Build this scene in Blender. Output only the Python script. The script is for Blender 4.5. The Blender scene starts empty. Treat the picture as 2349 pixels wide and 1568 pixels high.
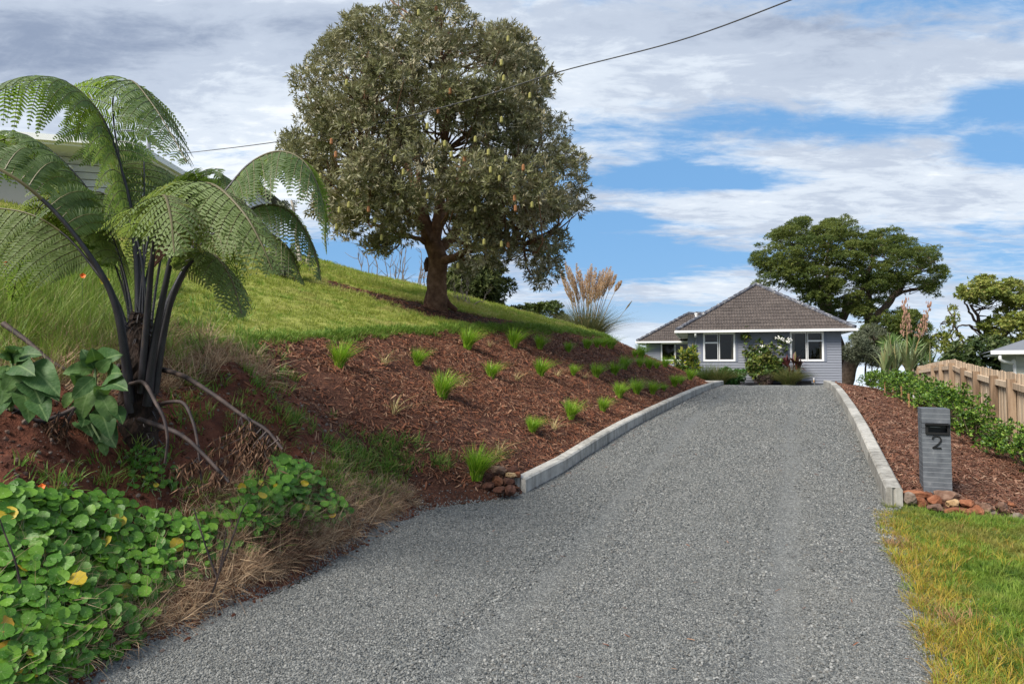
import bpy, math, random
import numpy as np
from mathutils import Vector, Matrix

scene = bpy.context.scene
random.seed(4)
RNG = np.random.default_rng(11)

# ---------------------------------------------------------------- camera, sky, sun
F = 1565.0
PITCH = math.atan(54 / F)
CAM = np.array([0, 0, 1.6])
cam_data = bpy.data.cameras.new('camera')
cam_data.lens = 24.0
cam_data.sensor_width = 36.0
cam_data.clip_start = 0.05
cam_data.clip_end = 60000
cam = bpy.data.objects.new('camera', cam_data)
scene.collection.objects.link(cam)
cam.location = CAM
cam.rotation_euler = (math.pi / 2 + PITCH, 0, 0)
scene.camera = cam
scene.render.resolution_x = 1024
scene.render.resolution_y = 683
scene.view_settings.view_transform = 'Standard'
scene.view_settings.look = 'None'
scene.view_settings.exposure = 0.84
scene.view_settings.gamma = 1.0
scene.view_settings.use_curve_mapping = False

SUN_DIR = Vector((-0.62, -0.52, 0.80)).normalized()
SUN_ELEV = math.asin(SUN_DIR.z)
sun_data = bpy.data.lights.new('sun', 'SUN')
sun_data.energy = 3.7
sun_data.angle = math.radians(24.0)
sun_data.color = (1.0, 0.93, 0.82)
sun = bpy.data.objects.new('sun', sun_data)
scene.collection.objects.link(sun)
sun.rotation_euler = SUN_DIR.to_track_quat('Z', 'Y').to_euler()
sun.location = (-20, -10, 30)


class NT:
    """small helper around a node tree"""
    def __init__(s, tree):
        s.t = tree
        s.n = tree.nodes
        s.l = tree.links

    def add(s, typ, ins=None, **props):
        nd = s.n.new(typ)
        for k, v in props.items():
            setattr(nd, k, v)
        if ins:
            for k, v in ins.items():
                s.put(nd.inputs[k], v)
        return nd

    def put(s, sock, v):
        if isinstance(v, bpy.types.NodeSocket):
            s.l.new(v, sock)
        elif isinstance(v, bpy.types.Node):
            s.l.new(v.outputs[0], sock)
        else:
            if hasattr(sock.default_value, '__len__') and hasattr(v, '__len__') and len(v) == 3 and len(sock.default_value) == 4:
                v = (*v, 1)
            sock.default_value = v

    def math(s, op, a, b=0.0, c=None, clamp=False):
        nd = s.n.new('ShaderNodeMath')
        nd.operation = op
        nd.use_clamp = clamp
        s.put(nd.inputs[0], a)
        s.put(nd.inputs[1], b)
        if c is not None:
            s.put(nd.inputs[2], c)
        return nd.outputs[0]

    def mix(s, f, a, b, blend='MIX'):
        nd = s.n.new('ShaderNodeMix')
        nd.data_type = 'RGBA'
        nd.blend_type = blend
        s.put(nd.inputs[0], f)
        s.put(nd.inputs[6], a)
        s.put(nd.inputs[7], b)
        return nd.outputs[2]

    def noise(s, scale, vec=None, detail=4, rough=.55, dist=0.0):
        nd = s.n.new('ShaderNodeTexNoise')
        nd.inputs['Scale'].default_value = scale
        nd.inputs['Detail'].default_value = detail
        nd.inputs['Roughness'].default_value = rough
        nd.inputs['Distortion'].default_value = dist
        if vec is not None:
            s.put(nd.inputs['Vector'], vec)
        return nd.outputs[0]

    def ramp(s, f, stops, interp='LINEAR'):
        nd = s.n.new('ShaderNodeValToRGB')
        cr = nd.color_ramp
        cr.interpolation = interp
        while len(cr.elements) < len(stops):
            cr.elements.new(0.5)
        for e, (p, c) in zip(cr.elements, stops):
            e.position = p
            e.color = (*c, 1) if hasattr(c, '__len__') else (c, c, c, 1)
        s.put(nd.inputs[0], f)
        return nd.outputs[0]

    def step(s, x, a, b):
        nd = s.n.new('ShaderNodeMapRange')
        nd.interpolation_type = 'SMOOTHSTEP'
        s.put(nd.inputs[0], x)
        s.put(nd.inputs[1], a)
        s.put(nd.inputs[2], b)
        return nd.outputs[0]


def make_world():
    w = bpy.data.worlds.new('World')
    scene.world = w
    w.use_nodes = True
    w.node_tree.nodes.clear()
    t = NT(w.node_tree)
    sky = t.add('ShaderNodeTexSky')
    sky.sky_type = 'NISHITA'
    sky.sun_disc = False
    sky.sun_elevation = SUN_ELEV
    sky.sun_rotation = math.atan2(SUN_DIR.x, SUN_DIR.y)
    sky.air_density = 1.0
    sky.dust_density = 0.6
    sky.ozone_density = 2.0
    co = t.add('ShaderNodeTexCoord')
    d = co.outputs['Generated']
    sep = t.add('ShaderNodeSeparateXYZ', {0: d})
    x, y, z = sep.outputs
    zz = t.math('ADD', t.math('MAXIMUM', z, 0.0), 0.14)
    px = t.math('DIVIDE', x, zz)
    py = t.math('DIVIDE', y, zz)
    # streaky high cloud: a little drawn out left to right and leaning
    q1 = t.add('ShaderNodeCombineXYZ', {0: t.math('ADD', t.math('MULTIPLY', px, .62), t.math('MULTIPLY', py, .22)), 1: py, 2: 0.0})
    n1 = t.noise(1.25, q1.outputs[0], 9, .60, .55)
    q2 = t.add('ShaderNodeCombineXYZ', {0: t.math('ADD', t.math('MULTIPLY', px, .9), 3.7), 1: t.math('MULTIPLY', py, 1.7), 2: 4.0})
    n2 = t.noise(3.4, q2.outputs[0], 10, .66, .5)
    q3 = t.add('ShaderNodeCombineXYZ', {0: t.math('ADD', px, -1.3), 1: py, 2: 9.0})
    n3 = t.noise(.75, q3.outputs[0], 6, .55, .25)

    def blob(u, v, ru, rv):
        cx = (u - 1174) / F
        cz = (838 - v) / F
        yy = t.math('MAXIMUM', y, .05)
        ex = t.math('DIVIDE', t.math('SUBTRACT', t.math('DIVIDE', x, yy), cx), ru / F)
        ez = t.math('DIVIDE', t.math('SUBTRACT', t.math('DIVIDE', z, yy), cz), rv / F)
        r2 = t.math('ADD', t.math('MULTIPLY', ex, ex), t.math('MULTIPLY', ez, ez))
        return t.math('MULTIPLY', t.math('EXPONENT', t.math('MULTIPLY', r2, -1.0)), t.math('GREATER_THAN', y, 0.0))

    def addup(bs):
        s = None
        for b, k in bs:
            v = t.math('MULTIPLY', b, k)
            s = v if s is None else t.math('ADD', s, v)
        return s

    # where the blue shows between the clouds of this sky
    holes = addup([(blob(1600, 412, 260, 32), .38), (blob(1470, 585, 210, 40), .42), (blob(1400, 505, 170, 24), .28),
                   (blob(2330, 225, 170, 60), .30), (blob(1720, 262, 230, 48), .24), (blob(2320, 345, 130, 40), .26),
                   (blob(1500, 725, 240, 24), .34), (blob(520, 330, 240, 50), .20), (blob(2000, 300, 160, 36), .18),
                   (blob(760, 590, 220, 50), .25)])
    whites = addup([(blob(1480, 775, 130, 30), .6), (blob(2000, 420, 350, 90), .1), (blob(600, 180, 300, 200), .25),
                    (blob(200, 60, 600, 250), .35), (blob(1500, 120, 500, 120), .2), (blob(2100, 160, 300, 70), .12)])
    dens = t.math('ADD', t.math('MULTIPLY', n1, .62), t.math('MULTIPLY', n2, .42))
    dens = t.math('ADD', t.math('SUBTRACT', dens, t.math('MULTIPLY', holes, .85)), whites)
    n4 = t.noise(9.0, q2.outputs[0], 8, .65, .4)
    dens = t.math('ADD', dens, t.math('MULTIPLY', t.math('SUBTRACT', n4, .5), .16))
    mask = t.step(dens, .38, .575)
    # grey undersides of the thicker cloud
    darks = addup([(blob(60, 110, 330, 110), .22), (blob(560, 60, 330, 75), .17), (blob(1700, 40, 420, 60), .16),
                   (blob(2150, 60, 380, 60), .10), (blob(100, 320, 220, 60), .05), (blob(1480, 815, 140, 14), .2)])
    gr = t.math('ADD', t.math('MULTIPLY', n3, .75), t.math('MULTIPLY', n2, .62))
    gr = t.math('ADD', t.math('ADD', gr, darks), t.math('SUBTRACT', t.math('MULTIPLY', t.math('SUBTRACT', .5, n4), .35), .09))
    cloud = t.ramp(gr, [(.40, (5.5, 5.8, 6.1)), (.54, (4.3, 4.75, 5.35)), (.68, (3.2, 3.65, 4.4)), (1.0, (1.7, 2.1, 2.9))], 'EASE')
    blue = t.mix(.8, sky.outputs[0], (.95, 2.3, 4.3))
    col = t.mix(mask, blue, cloud)
    hz = t.step(z, .13, -.005)
    col = t.mix(t.math('MULTIPLY', hz, .55), col, (4.6, 5.2, 5.8))
    bg = t.add('ShaderNodeBackground', {0: col, 1: .1})
    out = t.add('ShaderNodeOutputWorld')
    t.l.new(bg.outputs[0], out.inputs[0])


make_world()

def ray(u,v):
    cx=(u-1174)/F; cy=(784-v)/F; c,s=math.cos(PITCH),math.sin(PITCH)
    return np.array([cx, c-cy*s, s+cy*c])
def at(u,v,Y):
    d=ray(u,v); return CAM+d*(Y/d[1])
_yp=[-40,-10,-3,0,3,5,7,8.5,10,12,14.5,17,20,22,25,28,32,40,60,100,200,400]
_zp=[-2.5,-.7,-.3,-.13,0,.12,.31,.46,.6,.73,.86,.935,.97,.965,.88,.76,.6,.2,-3,-14,-35,-60]
_yy=np.linspace(-40,400,8801); _zz=np.interp(_yy,_yp,_zp)
_k=np.hanning(31); _k/=_k.sum(); _zz=np.convolve(np.pad(_zz,15,mode='edge'),_k,'valid')
def D(Y): return np.interp(Y,_yy,_zz)
def sm(a,b,x):
    t=np.clip((x-a)/(b-a),0,1); return t*t*(3-2*t)
TX,TY=.3903,.9207
def sw(X,Y):
    rx=X-.1; ry=Y-6.9
    return rx*TX+ry*TY, -rx*TY+ry*TX
def xy(s,w): return .1+s*TX-w*TY, 6.9+s*TY+w*TX
def w0(s): return .65*(1-sm(-.9,.1,s))
def H(X,Y):
    X=np.asarray(X,float);Y=np.asarray(Y,float)
    s,w=sw(X,Y); b=np.maximum(w-w0(s),0)
    sl=.88-.36*sm(-2.2,.6,s)
    steep=sl*b
    lawn=1.5+.13*sm(4,11,s)+.27*np.clip(w-2.9,-3,14)
    k=.10
    h=np.clip(.5+.5*(lawn-steep)/k,0,1); B=lawn*(1-h)+steep*h-k*h*(1-h)
    B=np.maximum(B,0)*(1-sm(20.8,27,Y+.0*w))
    q=-3.5-w
    R=.1-.16*np.clip(q,0,30)-.25*np.clip(q-1.6,0,4)
    R=R*sm(.9,1.5,s)*(q>-.0)*1.0
    return D(Y)+np.where(w>0,B,0)+np.where(q>0,R,0)
def hit(u,v,y0=1.5,y1=60):
    ys=np.linspace(y0,y1,6000); d=ray(u,v); P=CAM+np.outer(ys/d[1],d)
    g=P[:,2]-H(P[:,0],P[:,1]); i=np.argmax(g<=0)
    return P[i] if g[i]<=0 else None


def wl(s):
    """road face of the left kerb"""
    return np.where(np.asarray(s) < 0, 0, -np.interp(s, [0, 1, 2.8, 5.2, 7.75, 11, 14.2, 17], [0, .10, .15, .23, .32, .33, .29, .27]))


WR = -3.32


def vnoise(x, y, sc, seed=0):
    x = np.asarray(x) / sc + 1000.3
    y = np.asarray(y) / sc + 1000.7
    xi = np.floor(x).astype(np.int64)
    yi = np.floor(y).astype(np.int64)
    fx = x - xi
    fy = y - yi
    fx = fx * fx * (3 - 2 * fx)
    fy = fy * fy * (3 - 2 * fy)

    def h(a, b):
        n = (a * 374761393 + b * 668265263 + seed * 974711) & 0x7fffffff
        n = ((n ^ (n >> 13)) * 1274126177) & 0x7fffffff
        return ((n ^ (n >> 16)) & 0xffff) / 65535.0
    return (h(xi, yi) * (1 - fx) + h(xi + 1, yi) * fx) * (1 - fy) + (h(xi, yi + 1) * (1 - fx) + h(xi + 1, yi + 1) * fx) * fy


def fbm(x, y, sc, seed=0, o=3):
    v = 0
    a = 1
    for i in range(o):
        v = v + a * (vnoise(x, y, sc / 2 ** i, seed + i) - .5)
        a *= .5
    return v


def G(X, Y):
    """finished ground height, relief included"""
    X = np.asarray(X, float)
    Y = np.asarray(Y, float)
    s, w = sw(X, Y)
    z = H(X, Y)
    left = sm(0, .3, w - w0(s))
    earth = left * (1 - sm(-1.6, -.6, s)) * (1 - sm(2.6, 3.4, w))
    mulch = left * sm(-1.4, -.5, s) * (1 - sm(2.8, 3.1, w))
    lawn = sm(2.8, 3.2, w)
    drive = (w < w0(s) + .1) & (w > WR)
    z = z + earth * (.20 * fbm(X, Y, .55, 3, 4) + .05 * fbm(X, Y, .12, 5, 2))
    z = z + mulch * (.07 * fbm(X, Y, .5, 7, 3) + .03 * fbm(X, Y, .09, 9, 2))
    z = z + lawn * (.09 * fbm(X, Y, 1.3, 11, 3))
    rut = np.exp(-((w + .95) / .16) ** 2) + np.exp(-((w + 2.45) / .16) ** 2)
    z = z + drive * (.012 * fbm(X, Y, .6, 13, 3) - .022 * rut)
    rb = (w < WR - .1)
    z = z + rb * (.05 * fbm(X, Y, .45, 15, 3) + .02 * fbm(X, Y, .09, 17, 2) * sm(.9, 1.5, s))
    return z


def hit(u, v, y0=1.2, y1=60):
    ys = np.linspace(y0, y1, 3000)
    d = ray(u, v)
    P = CAM + np.outer(ys / d[1], d)
    g = P[:, 2] - G(P[:, 0], P[:, 1])
    i = int(np.argmax(g <= 0))
    if g[i] > 0:
        return None
    if i > 0:
        a = g[i - 1] / (g[i - 1] - g[i])
        p = P[i - 1] * (1 - a) + P[i] * a
    else:
        p = P[i]
    return np.array([p[0], p[1], float(G(p[0], p[1]))])


def gnormal(X, Y, e=.08):
    gx = (H(X + e, Y) - H(X - e, Y)) / (2 * e)
    gy = (H(X, Y + e) - H(X, Y - e)) / (2 * e)
    n = np.stack([-gx, -gy, np.ones_like(gx)], -1)
    return n / np.linalg.norm(n, axis=-1, keepdims=True)


# ---------------------------------------------------------------- objects
ORG = {}


def tag(o, label=None, cat=None, group=None, kind=None):
    if label:
        o['label'] = label
    if cat:
        o['category'] = cat
    if group:
        o['group'] = group
    if kind:
        o['kind'] = kind
    return o


def thing(name, label, cat, base=(0, 0, 0), group=None, rotz=0):
    o = bpy.data.objects.new(name, None)
    scene.collection.objects.link(o)
    o.location = base
    o.rotation_euler = (0, 0, rotz)
    o.empty_display_size = .1
    ORG[o.name] = np.array(base, float)
    return tag(o, label, cat, group)


def mesh(name, V, Fs, mats, rnd=None, uv=None, smooth=False, mi=None):
    """fast mesh: V (N,3), Fs (M,k) array or a list of such arrays"""
    V = np.asarray(V, np.float32).reshape(-1, 3)
    if not isinstance(Fs, list):
        Fs = [Fs]
    Fs = [np.asarray(f, np.int32) for f in Fs if len(f)]
    me = bpy.data.meshes.new(name)
    me.vertices.add(len(V))
    me.vertices.foreach_set('co', V.ravel())
    tot = np.concatenate([np.full(len(f), f.shape[1], np.int32) for f in Fs])
    loops = np.concatenate([f.ravel() for f in Fs])
    me.loops.add(len(loops))
    me.loops.foreach_set('vertex_index', loops)
    me.polygons.add(len(tot))
    st = np.concatenate([[0], np.cumsum(tot)[:-1]]).astype(np.int32)
    me.polygons.foreach_set('loop_start', st)
    me.polygons.foreach_set('loop_total', tot)
    me.polygons.foreach_set('use_smooth', np.full(len(tot), bool(smooth)))
    if mi is not None:
        me.polygons.foreach_set('material_index', np.asarray(mi, np.int32))
    if rnd is not None:
        a = me.attributes.new('rnd', 'FLOAT', 'POINT')
        a.data.foreach_set('value', np.asarray(rnd, np.float32))
    if uv is not None:
        l = me.uv_layers.new(name='UVMap')
        l.data.foreach_set('uv', np.asarray(uv, np.float32)[loops].ravel())
    for m in (mats if isinstance(mats, (list, tuple)) else [mats]):
        me.materials.append(m)
    me.update(calc_edges=True)
    return me


def put(name, me, parent=None, **tags):
    o = bpy.data.objects.new(name, me)
    scene.collection.objects.link(o)
    if parent is not None:
        o.parent = parent
    tag(o, **tags)
    return o


def part(name, parent, V, Fs, mats, **kw):
    """a part built in world coordinates, stored relative to its thing"""
    org = ORG.get(parent.name, np.zeros(3))
    tags = {k: kw.pop(k) for k in ('label', 'cat', 'group', 'kind') if k in kw}
    me = mesh(name, np.asarray(V) - org, Fs, mats, **kw)
    o = put(name, me, parent, **tags)
    ORG[o.name] = org
    return o


def solo(name, label, cat, base, V, Fs, mats, **kw):
    tags = {k: kw.pop(k) for k in ('group', 'kind') if k in kw}
    me = mesh(name, np.asarray(V) - np.asarray(base), Fs, mats, **kw)
    o = put(name, me, None, label=label, cat=cat, **tags)
    o.location = base
    ORG[o.name] = np.asarray(base, float)
    return o


class MB:
    """collects simple shapes"""
    def __init__(s):
        s.V = []
        s.F = {}
        s.n = 0

    def add(s, V, Fs):
        V = np.asarray(V, float).reshape(-1, 3)
        for f in (Fs if isinstance(Fs, list) else [Fs]):
            f = np.asarray(f)
            s.F.setdefault(f.shape[1], []).append(f + s.n)
        s.V.append(V)
        s.n += len(V)
        return s

    def box(s, c, h, ax=None):
        """centre, half sizes, optional 3 axis rows"""
        k = np.array([[-1, -1, -1], [1, -1, -1], [1, 1, -1], [-1, 1, -1], [-1, -1, 1], [1, -1, 1], [1, 1, 1], [-1, 1, 1]], float) * np.asarray(h, float)
        if ax is not None:
            k = k @ np.asarray(ax, float)
        return s.add(k + np.asarray(c, float), np.array([[0, 3, 2, 1], [4, 5, 6, 7], [0, 1, 5, 4], [1, 2, 6, 5], [2, 3, 7, 6], [3, 0, 4, 7]]))

    def prism(s, poly, e):
        """polygon points (n,3) pushed along vector e"""
        p = np.asarray(poly, float)
        n = len(p)
        V = np.vstack([p, p + np.asarray(e, float)])
        i = np.arange(n)
        j = (i + 1) % n
        s.add(V, np.stack([i, j, j + n, i + n], 1))
        s.F.setdefault(n, []).append(np.array([i[::-1]]) + s.n - 2 * n)
        s.F.setdefault(n, []).append(np.array([i + n]) + s.n - 2 * n)
        return s

    def tube(s, P, R, k=6, cap=True):
        V, Q = tube(P, R, k)
        n0 = s.n
        s.add(V, Q)
        if cap:
            m = len(V) // k
            s.F.setdefault(k, []).append(np.array([np.arange(k)[::-1]]) + n0)
            s.F.setdefault(k, []).append(np.array([np.arange(k)]) + n0 + (m - 1) * k)
        return s

    def get(s):
        return np.vstack(s.V), [np.vstack(f) for f in s.F.values()]


def tube(P, R, k=6):
    P = np.asarray(P, float)
    R = np.broadcast_to(np.asarray(R, float), (len(P),))
    T = np.gradient(P, axis=0)
    T /= np.linalg.norm(T, axis=1, keepdims=True) + 1e-9
    ref = np.array([0, 0, 1.]) if abs(T[0][2]) < .8 else np.array([1., 0, 0])
    A = np.zeros_like(P)
    a = np.cross(T[0], ref)
    a /= np.linalg.norm(a)
    for i in range(len(P)):
        a = a - T[i] * np.dot(a, T[i])
        a /= np.linalg.norm(a) + 1e-9
        A[i] = a
    B = np.cross(T, A)
    th = np.linspace(0, 2 * np.pi, k, endpoint=False)
    V = P[:, None] + R[:, None, None] * (np.cos(th)[None, :, None] * A[:, None] + np.sin(th)[None, :, None] * B[:, None])
    m = len(P)
    i = np.arange(m - 1)[:, None]
    j = np.arange(k)[None]
    j2 = (j + 1) % k
    Q = np.stack([i * k + j, i * k + j2, (i + 1) * k + j2, (i + 1) * k + j], -1).reshape(-1, 4)
    return V.reshape(-1, 3), Q


def spline(P, n):
    """Catmull-Rom through the points"""
    P = np.asarray(P, float)
    Q = np.vstack([2 * P[0] - P[1], P, 2 * P[-1] - P[-2]])
    t = np.linspace(0, len(P) - 1 - 1e-6, n)
    i = t.astype(int)
    f = (t - i)[:, None]
    a, b, c, d = Q[i], Q[i + 1], Q[i + 2], Q[i + 3]
    return .5 * ((2 * b) + (c - a) * f + (2 * a - 5 * b + 4 * c - d) * f ** 2 + (3 * b - a - 3 * c + d) * f ** 3)


def unit(v):
    v = np.asarray(v, float)
    return v / (np.linalg.norm(v, axis=-1, keepdims=True) + 1e-9)


def frames(axis, spin, seed_dir=None):
    """rotation matrices (N,3,3), rows x,y,z with z along axis and a spin about it"""
    z = unit(axis)
    ref = np.where(np.abs(z[:, 2:3]) < .9, np.array([[0, 0, 1.]]), np.array([[1., 0, 0]]))
    x = unit(np.cross(ref, z))
    y = np.cross(z, x)
    c = np.cos(spin)[:, None]
    s = np.sin(spin)[:, None]
    return np.stack([x * c + y * s, -x * s + y * c, z], 1)


def batch(TV, TF, P, M, S, rnd=None, uv=None):
    """copies of a template joined: returns V, F, rnd, uv"""
    TV = np.asarray(TV, float)
    n = len(P)
    S = np.asarray(S, float)
    if S.ndim == 1:
        S = S[:, None]
    L = TV[None] * S[:, None, :]
    V = np.einsum('nki,nij->nkj', L, M) + P[:, None]
    k = len(TV)
    off = (np.arange(n) * k)[:, None, None]
    Fs = [(np.asarray(f)[None] + off).reshape(-1, np.asarray(f).shape[1]) for f in (TF if isinstance(TF, list) else [TF])]
    r = np.repeat(RNG.random(n) if rnd is None else rnd, k)
    U = None if uv is None else np.tile(uv, (n, 1))
    return V.reshape(-1, 3), Fs, r, U


def eulers(M):
    """XYZ euler angles of row-frame matrices (rows are the images of x,y,z)"""
    R = np.transpose(M, (0, 2, 1))
    sy = np.clip(-R[:, 2, 0], -1, 1)
    return np.stack([np.arctan2(R[:, 2, 1], R[:, 2, 2]), np.arcsin(sy), np.arctan2(R[:, 1, 0], R[:, 0, 0])], -1)


def scatter(name, P, M, S, sources, label, cat=None, parent=None):
    """one object of stuff: points that geometry nodes dress with small meshes"""
    n = len(P)
    S = np.asarray(S, float)
    if S.ndim == 1:
        S = np.repeat(S[:, None], 3, 1)
    me = bpy.data.meshes.new(name)
    me.vertices.add(n)
    me.vertices.foreach_set('co', np.asarray(P, np.float32).ravel())
    for nm, arr in (('rot', eulers(M)), ('scl', S)):
        a = me.attributes.new(nm, 'FLOAT_VECTOR', 'POINT')
        a.data.foreach_set('vector', np.asarray(arr, np.float32).ravel())
    a = me.attributes.new('var', 'INT', 'POINT')
    a.data.foreach_set('value', RNG.integers(0, len(sources), n).astype(np.int32))
    o = put(name, me, parent, label=label, cat=cat, kind='stuff')
    g = bpy.data.node_groups.new(name, 'GeometryNodeTree')
    g.interface.new_socket('Geometry', in_out='INPUT', socket_type='NodeSocketGeometry')
    g.interface.new_socket('Geometry', in_out='OUTPUT', socket_type='NodeSocketGeometry')
    N = g.nodes
    L = g.links
    gi = N.new('NodeGroupInput')
    go = N.new('NodeGroupOutput')
    jn = N.new('GeometryNodeJoinGeometry')

    def attr(nm, typ):
        a = N.new('GeometryNodeInputNamedAttribute')
        a.data_type = typ
        a.inputs['Name'].default_value = nm
        return a.outputs[0]
    rot = N.new('FunctionNodeEulerToRotation')
    L.new(attr('rot', 'FLOAT_VECTOR'), rot.inputs[0])
    scl = attr('scl', 'FLOAT_VECTOR')
    var = attr('var', 'INT')
    for i, src in enumerate(sources):
        cmp_ = N.new('FunctionNodeCompare')
        cmp_.data_type = 'INT'
        cmp_.operation = 'EQUAL'
        L.new(var, cmp_.inputs[2])
        cmp_.inputs[3].default_value = i
        oi = N.new('GeometryNodeObjectInfo')
        oi.inputs['Object'].default_value = src
        oi.inputs['As Instance'].default_value = True
        ip = N.new('GeometryNodeInstanceOnPoints')
        L.new(gi.outputs[0], ip.inputs['Points'])
        L.new(cmp_.outputs[0], ip.inputs['Selection'])
        L.new(oi.outputs['Geometry'], ip.inputs['Instance'])
        L.new(rot.outputs[0], ip.inputs['Rotation'])
        L.new(scl, ip.inputs['Scale'])
        L.new(ip.outputs[0], jn.inputs[0])
    L.new(jn.outputs[0], go.inputs[0])
    md = o.modifiers.new('scatter', 'NODES')
    md.node_group = g
    return o


def source(name, V, Fs, mats, **kw):
    """a small mesh that is only used by scatter; not linked to the scene"""
    return bpy.data.objects.new(name, mesh(name, V, Fs, mats, **kw))


# ---------------------------------------------------------------- materials
def new_mat(name):
    m = bpy.data.materials.new(name)
    m.use_nodes = True
    m.node_tree.nodes.clear()
    t = NT(m.node_tree)
    return m, t


def finish(m, t, shader, disp=None):
    out = t.add('ShaderNodeOutputMaterial')
    t.l.new(shader, out.inputs[0])
    return m


def pos(t):
    return t.add('ShaderNodeNewGeometry').outputs['Position']


def rough_mat(name, stops, scale=8, rough=.85, bump=.3, bscale=40, big=None, detail=6, spec=.3, obj=False, stretch=None, bd=.02):
    """noise driven colour ramp with a bump"""
    m, t = new_mat(name)
    p = t.add('ShaderNodeTexCoord').outputs['Object'] if obj else pos(t)
    if stretch:
        mp = t.add('ShaderNodeMapping', {0: p})
        mp.inputs['Scale'].default_value = stretch
        p = mp.outputs[0]
    n = t.noise(scale, p, detail, .6)
    if big:
        n = t.math('ADD', t.math('MULTIPLY', n, 1 - big[1]), t.math('MULTIPLY', t.noise(big[0], p, 3), big[1]))
    if obj:
        oi = t.add('ShaderNodeObjectInfo')
        n = t.math('ADD', n, t.math('MULTIPLY', t.math('SUBTRACT', oi.outputs['Random'], .5), .22))
    col = t.ramp(n, stops)
    b = t.add('ShaderNodeBump', {'Strength': bump, 'Distance': bd, 'Height': t.noise(bscale, p, 5, .6)})
    s = t.add('ShaderNodeBsdfPrincipled', {'Base Color': col, 'Roughness': rough, 'Specular IOR Level': spec, 'Normal': b.outputs[0]})
    return finish(m, t, s.outputs[0])


def leaf_mat(name, cols, back=None, transl=.25, rough=.5, src='attr', patch=None, spec=.4, tcol=None):
    """leaf: colours by a per-leaf random value; back = colour of the underside; patch=(scale, colour, lo, hi)"""
    m, t = new_mat(name)
    if src == 'attr':
        r = t.add('ShaderNodeAttribute', attribute_name='rnd').outputs['Fac']
    else:
        r = t.add('ShaderNodeObjectInfo').outputs['Random']
    k = len(cols)
    col = t.ramp(r, [(i / max(k - 1, 1), c) for i, c in enumerate(cols)])
    if patch:
        for sc, c, lo, hi in (patch if isinstance(patch, list) else [patch]):
            col = t.mix(t.step(t.noise(sc, pos(t), 3), lo, hi), col, c)
    front = col
    if back:
        bf = t.add('ShaderNodeNewGeometry').outputs['Backfacing']
        front = t.mix(bf, col, back)
    s = t.add('ShaderNodeBsdfPrincipled', {'Base Color': front, 'Roughness': rough, 'Specular IOR Level': spec})
    if transl > 0:
        tr = t.add('ShaderNodeBsdfTranslucent', {0: t.mix(.5, col, tcol) if tcol else col})
        mx = t.add('ShaderNodeMixShader', {0: transl, 1: s.outputs[0], 2: tr.outputs[0]})
        return finish(m, t, mx.outputs[0])
    return finish(m, t, s.outputs[0])


def plain(name, col, rough=.5, metal=0, spec=.5, var=.12):
    m, t = new_mat(name)
    n = t.noise(6, pos(t), 5)
    c = t.mix(t.math('MULTIPLY', n, var * 2), col, tuple(x * .55 for x in col))
    s = t.add('ShaderNodeBsdfPrincipled', {'Base Color': c, 'Roughness': rough, 'Metallic': metal, 'Specular IOR Level': spec})
    return finish(m, t, s.outputs[0])


# ---------------------------------------------------------------- ground
RED = [(.30, (.040, .014, .009)), (.5, (.105, .034, .019)), (.64, (.17, .06, .034)), (.8, (.25, .12, .075))]
M_SOIL = rough_mat('red_soil', RED, 9, .95, .7, 55, big=(1.6, .3), bd=.03)
M_MULCHBED = rough_mat('mulch_ground', [(.3, (.018, .009, .006)), (.5, (.075, .028, .016)), (.62, (.14, .06, .035)), (.75, (.22, .12, .075))], 38, .9, 1.0, 60, big=(3, .25), bd=.03, stretch=(1, 1, 1))


def gravel_mat():
    m, t = new_mat('gravel_bed')
    p = pos(t)
    vo = t.add('ShaderNodeTexVoronoi', {'Vector': p, 'Scale': 95.0})
    vo2 = t.add('ShaderNodeTexVoronoi', {'Vector': p, 'Scale': 48.0})
    r1 = t.add('ShaderNodeSeparateColor', {0: vo.outputs['Color']}).outputs[0]
    r2 = t.add('ShaderNodeSeparateColor', {0: vo2.outputs['Color']}).outputs[0]
    v = t.math('ADD', t.math('MULTIPLY', r1, .6), t.math('MULTIPLY', r2, .4))
    col = t.ramp(v, [(.08, (.055, .058, .058)), (.4, (.115, .12, .12)), (.7, (.175, .18, .175)), (.9, (.29, .295, .285))])
    big = t.noise(.8, p, 5, .6)
    col = t.mix(t.math('MULTIPLY', t.step(big, .40, .68), .38), col, (.19, .19, .18))
    sml = t.noise(6, p, 5, .6)
    col = t.mix(t.math('MULTIPLY', t.step(sml, .52, .75), .35), col, (.07, .075, .077))
    b = t.add('ShaderNodeBump', {'Strength': .9, 'Distance': .012, 'Height': t.math('SUBTRACT', 1.0, vo.outputs['Distance'])})
    s = t.add('ShaderNodeBsdfPrincipled', {'Base Color': col, 'Roughness': .85, 'Specular IOR Level': .3, 'Normal': b.outputs[0]})
    return finish(m, t, s.outputs[0])


M_GRAVEL = gravel_mat()


def lawn_mat(name, gcols, attr_soil=True):
    m, t = new_mat(name)
    p = pos(t)
    n = t.math('ADD', t.math('MULTIPLY', t.noise(2.2, p, 4), .5), t.math('MULTIPLY', t.noise(30, p, 5), .5))
    col = t.ramp(n, gcols)
    if attr_soil:
        a = t.add('ShaderNodeAttribute', attribute_name='rnd').outputs['Fac']
        k = t.step(t.math('ADD', a, t.math('MULTIPLY', t.math('SUBTRACT', t.noise(7, p, 5, .7), .5), 1.3)), .42, .62)
        col = t.mix(k, col, (.045, .022, .014))
    b = t.add('ShaderNodeBump', {'Strength': .9, 'Distance': .03, 'Height': t.noise(60, p, 4)})
    s = t.add('ShaderNodeBsdfPrincipled', {'Base Color': col, 'Roughness': .95, 'Specular IOR Level': .15, 'Normal': b.outputs[0]})
    return finish(m, t, s.outputs[0])


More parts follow.
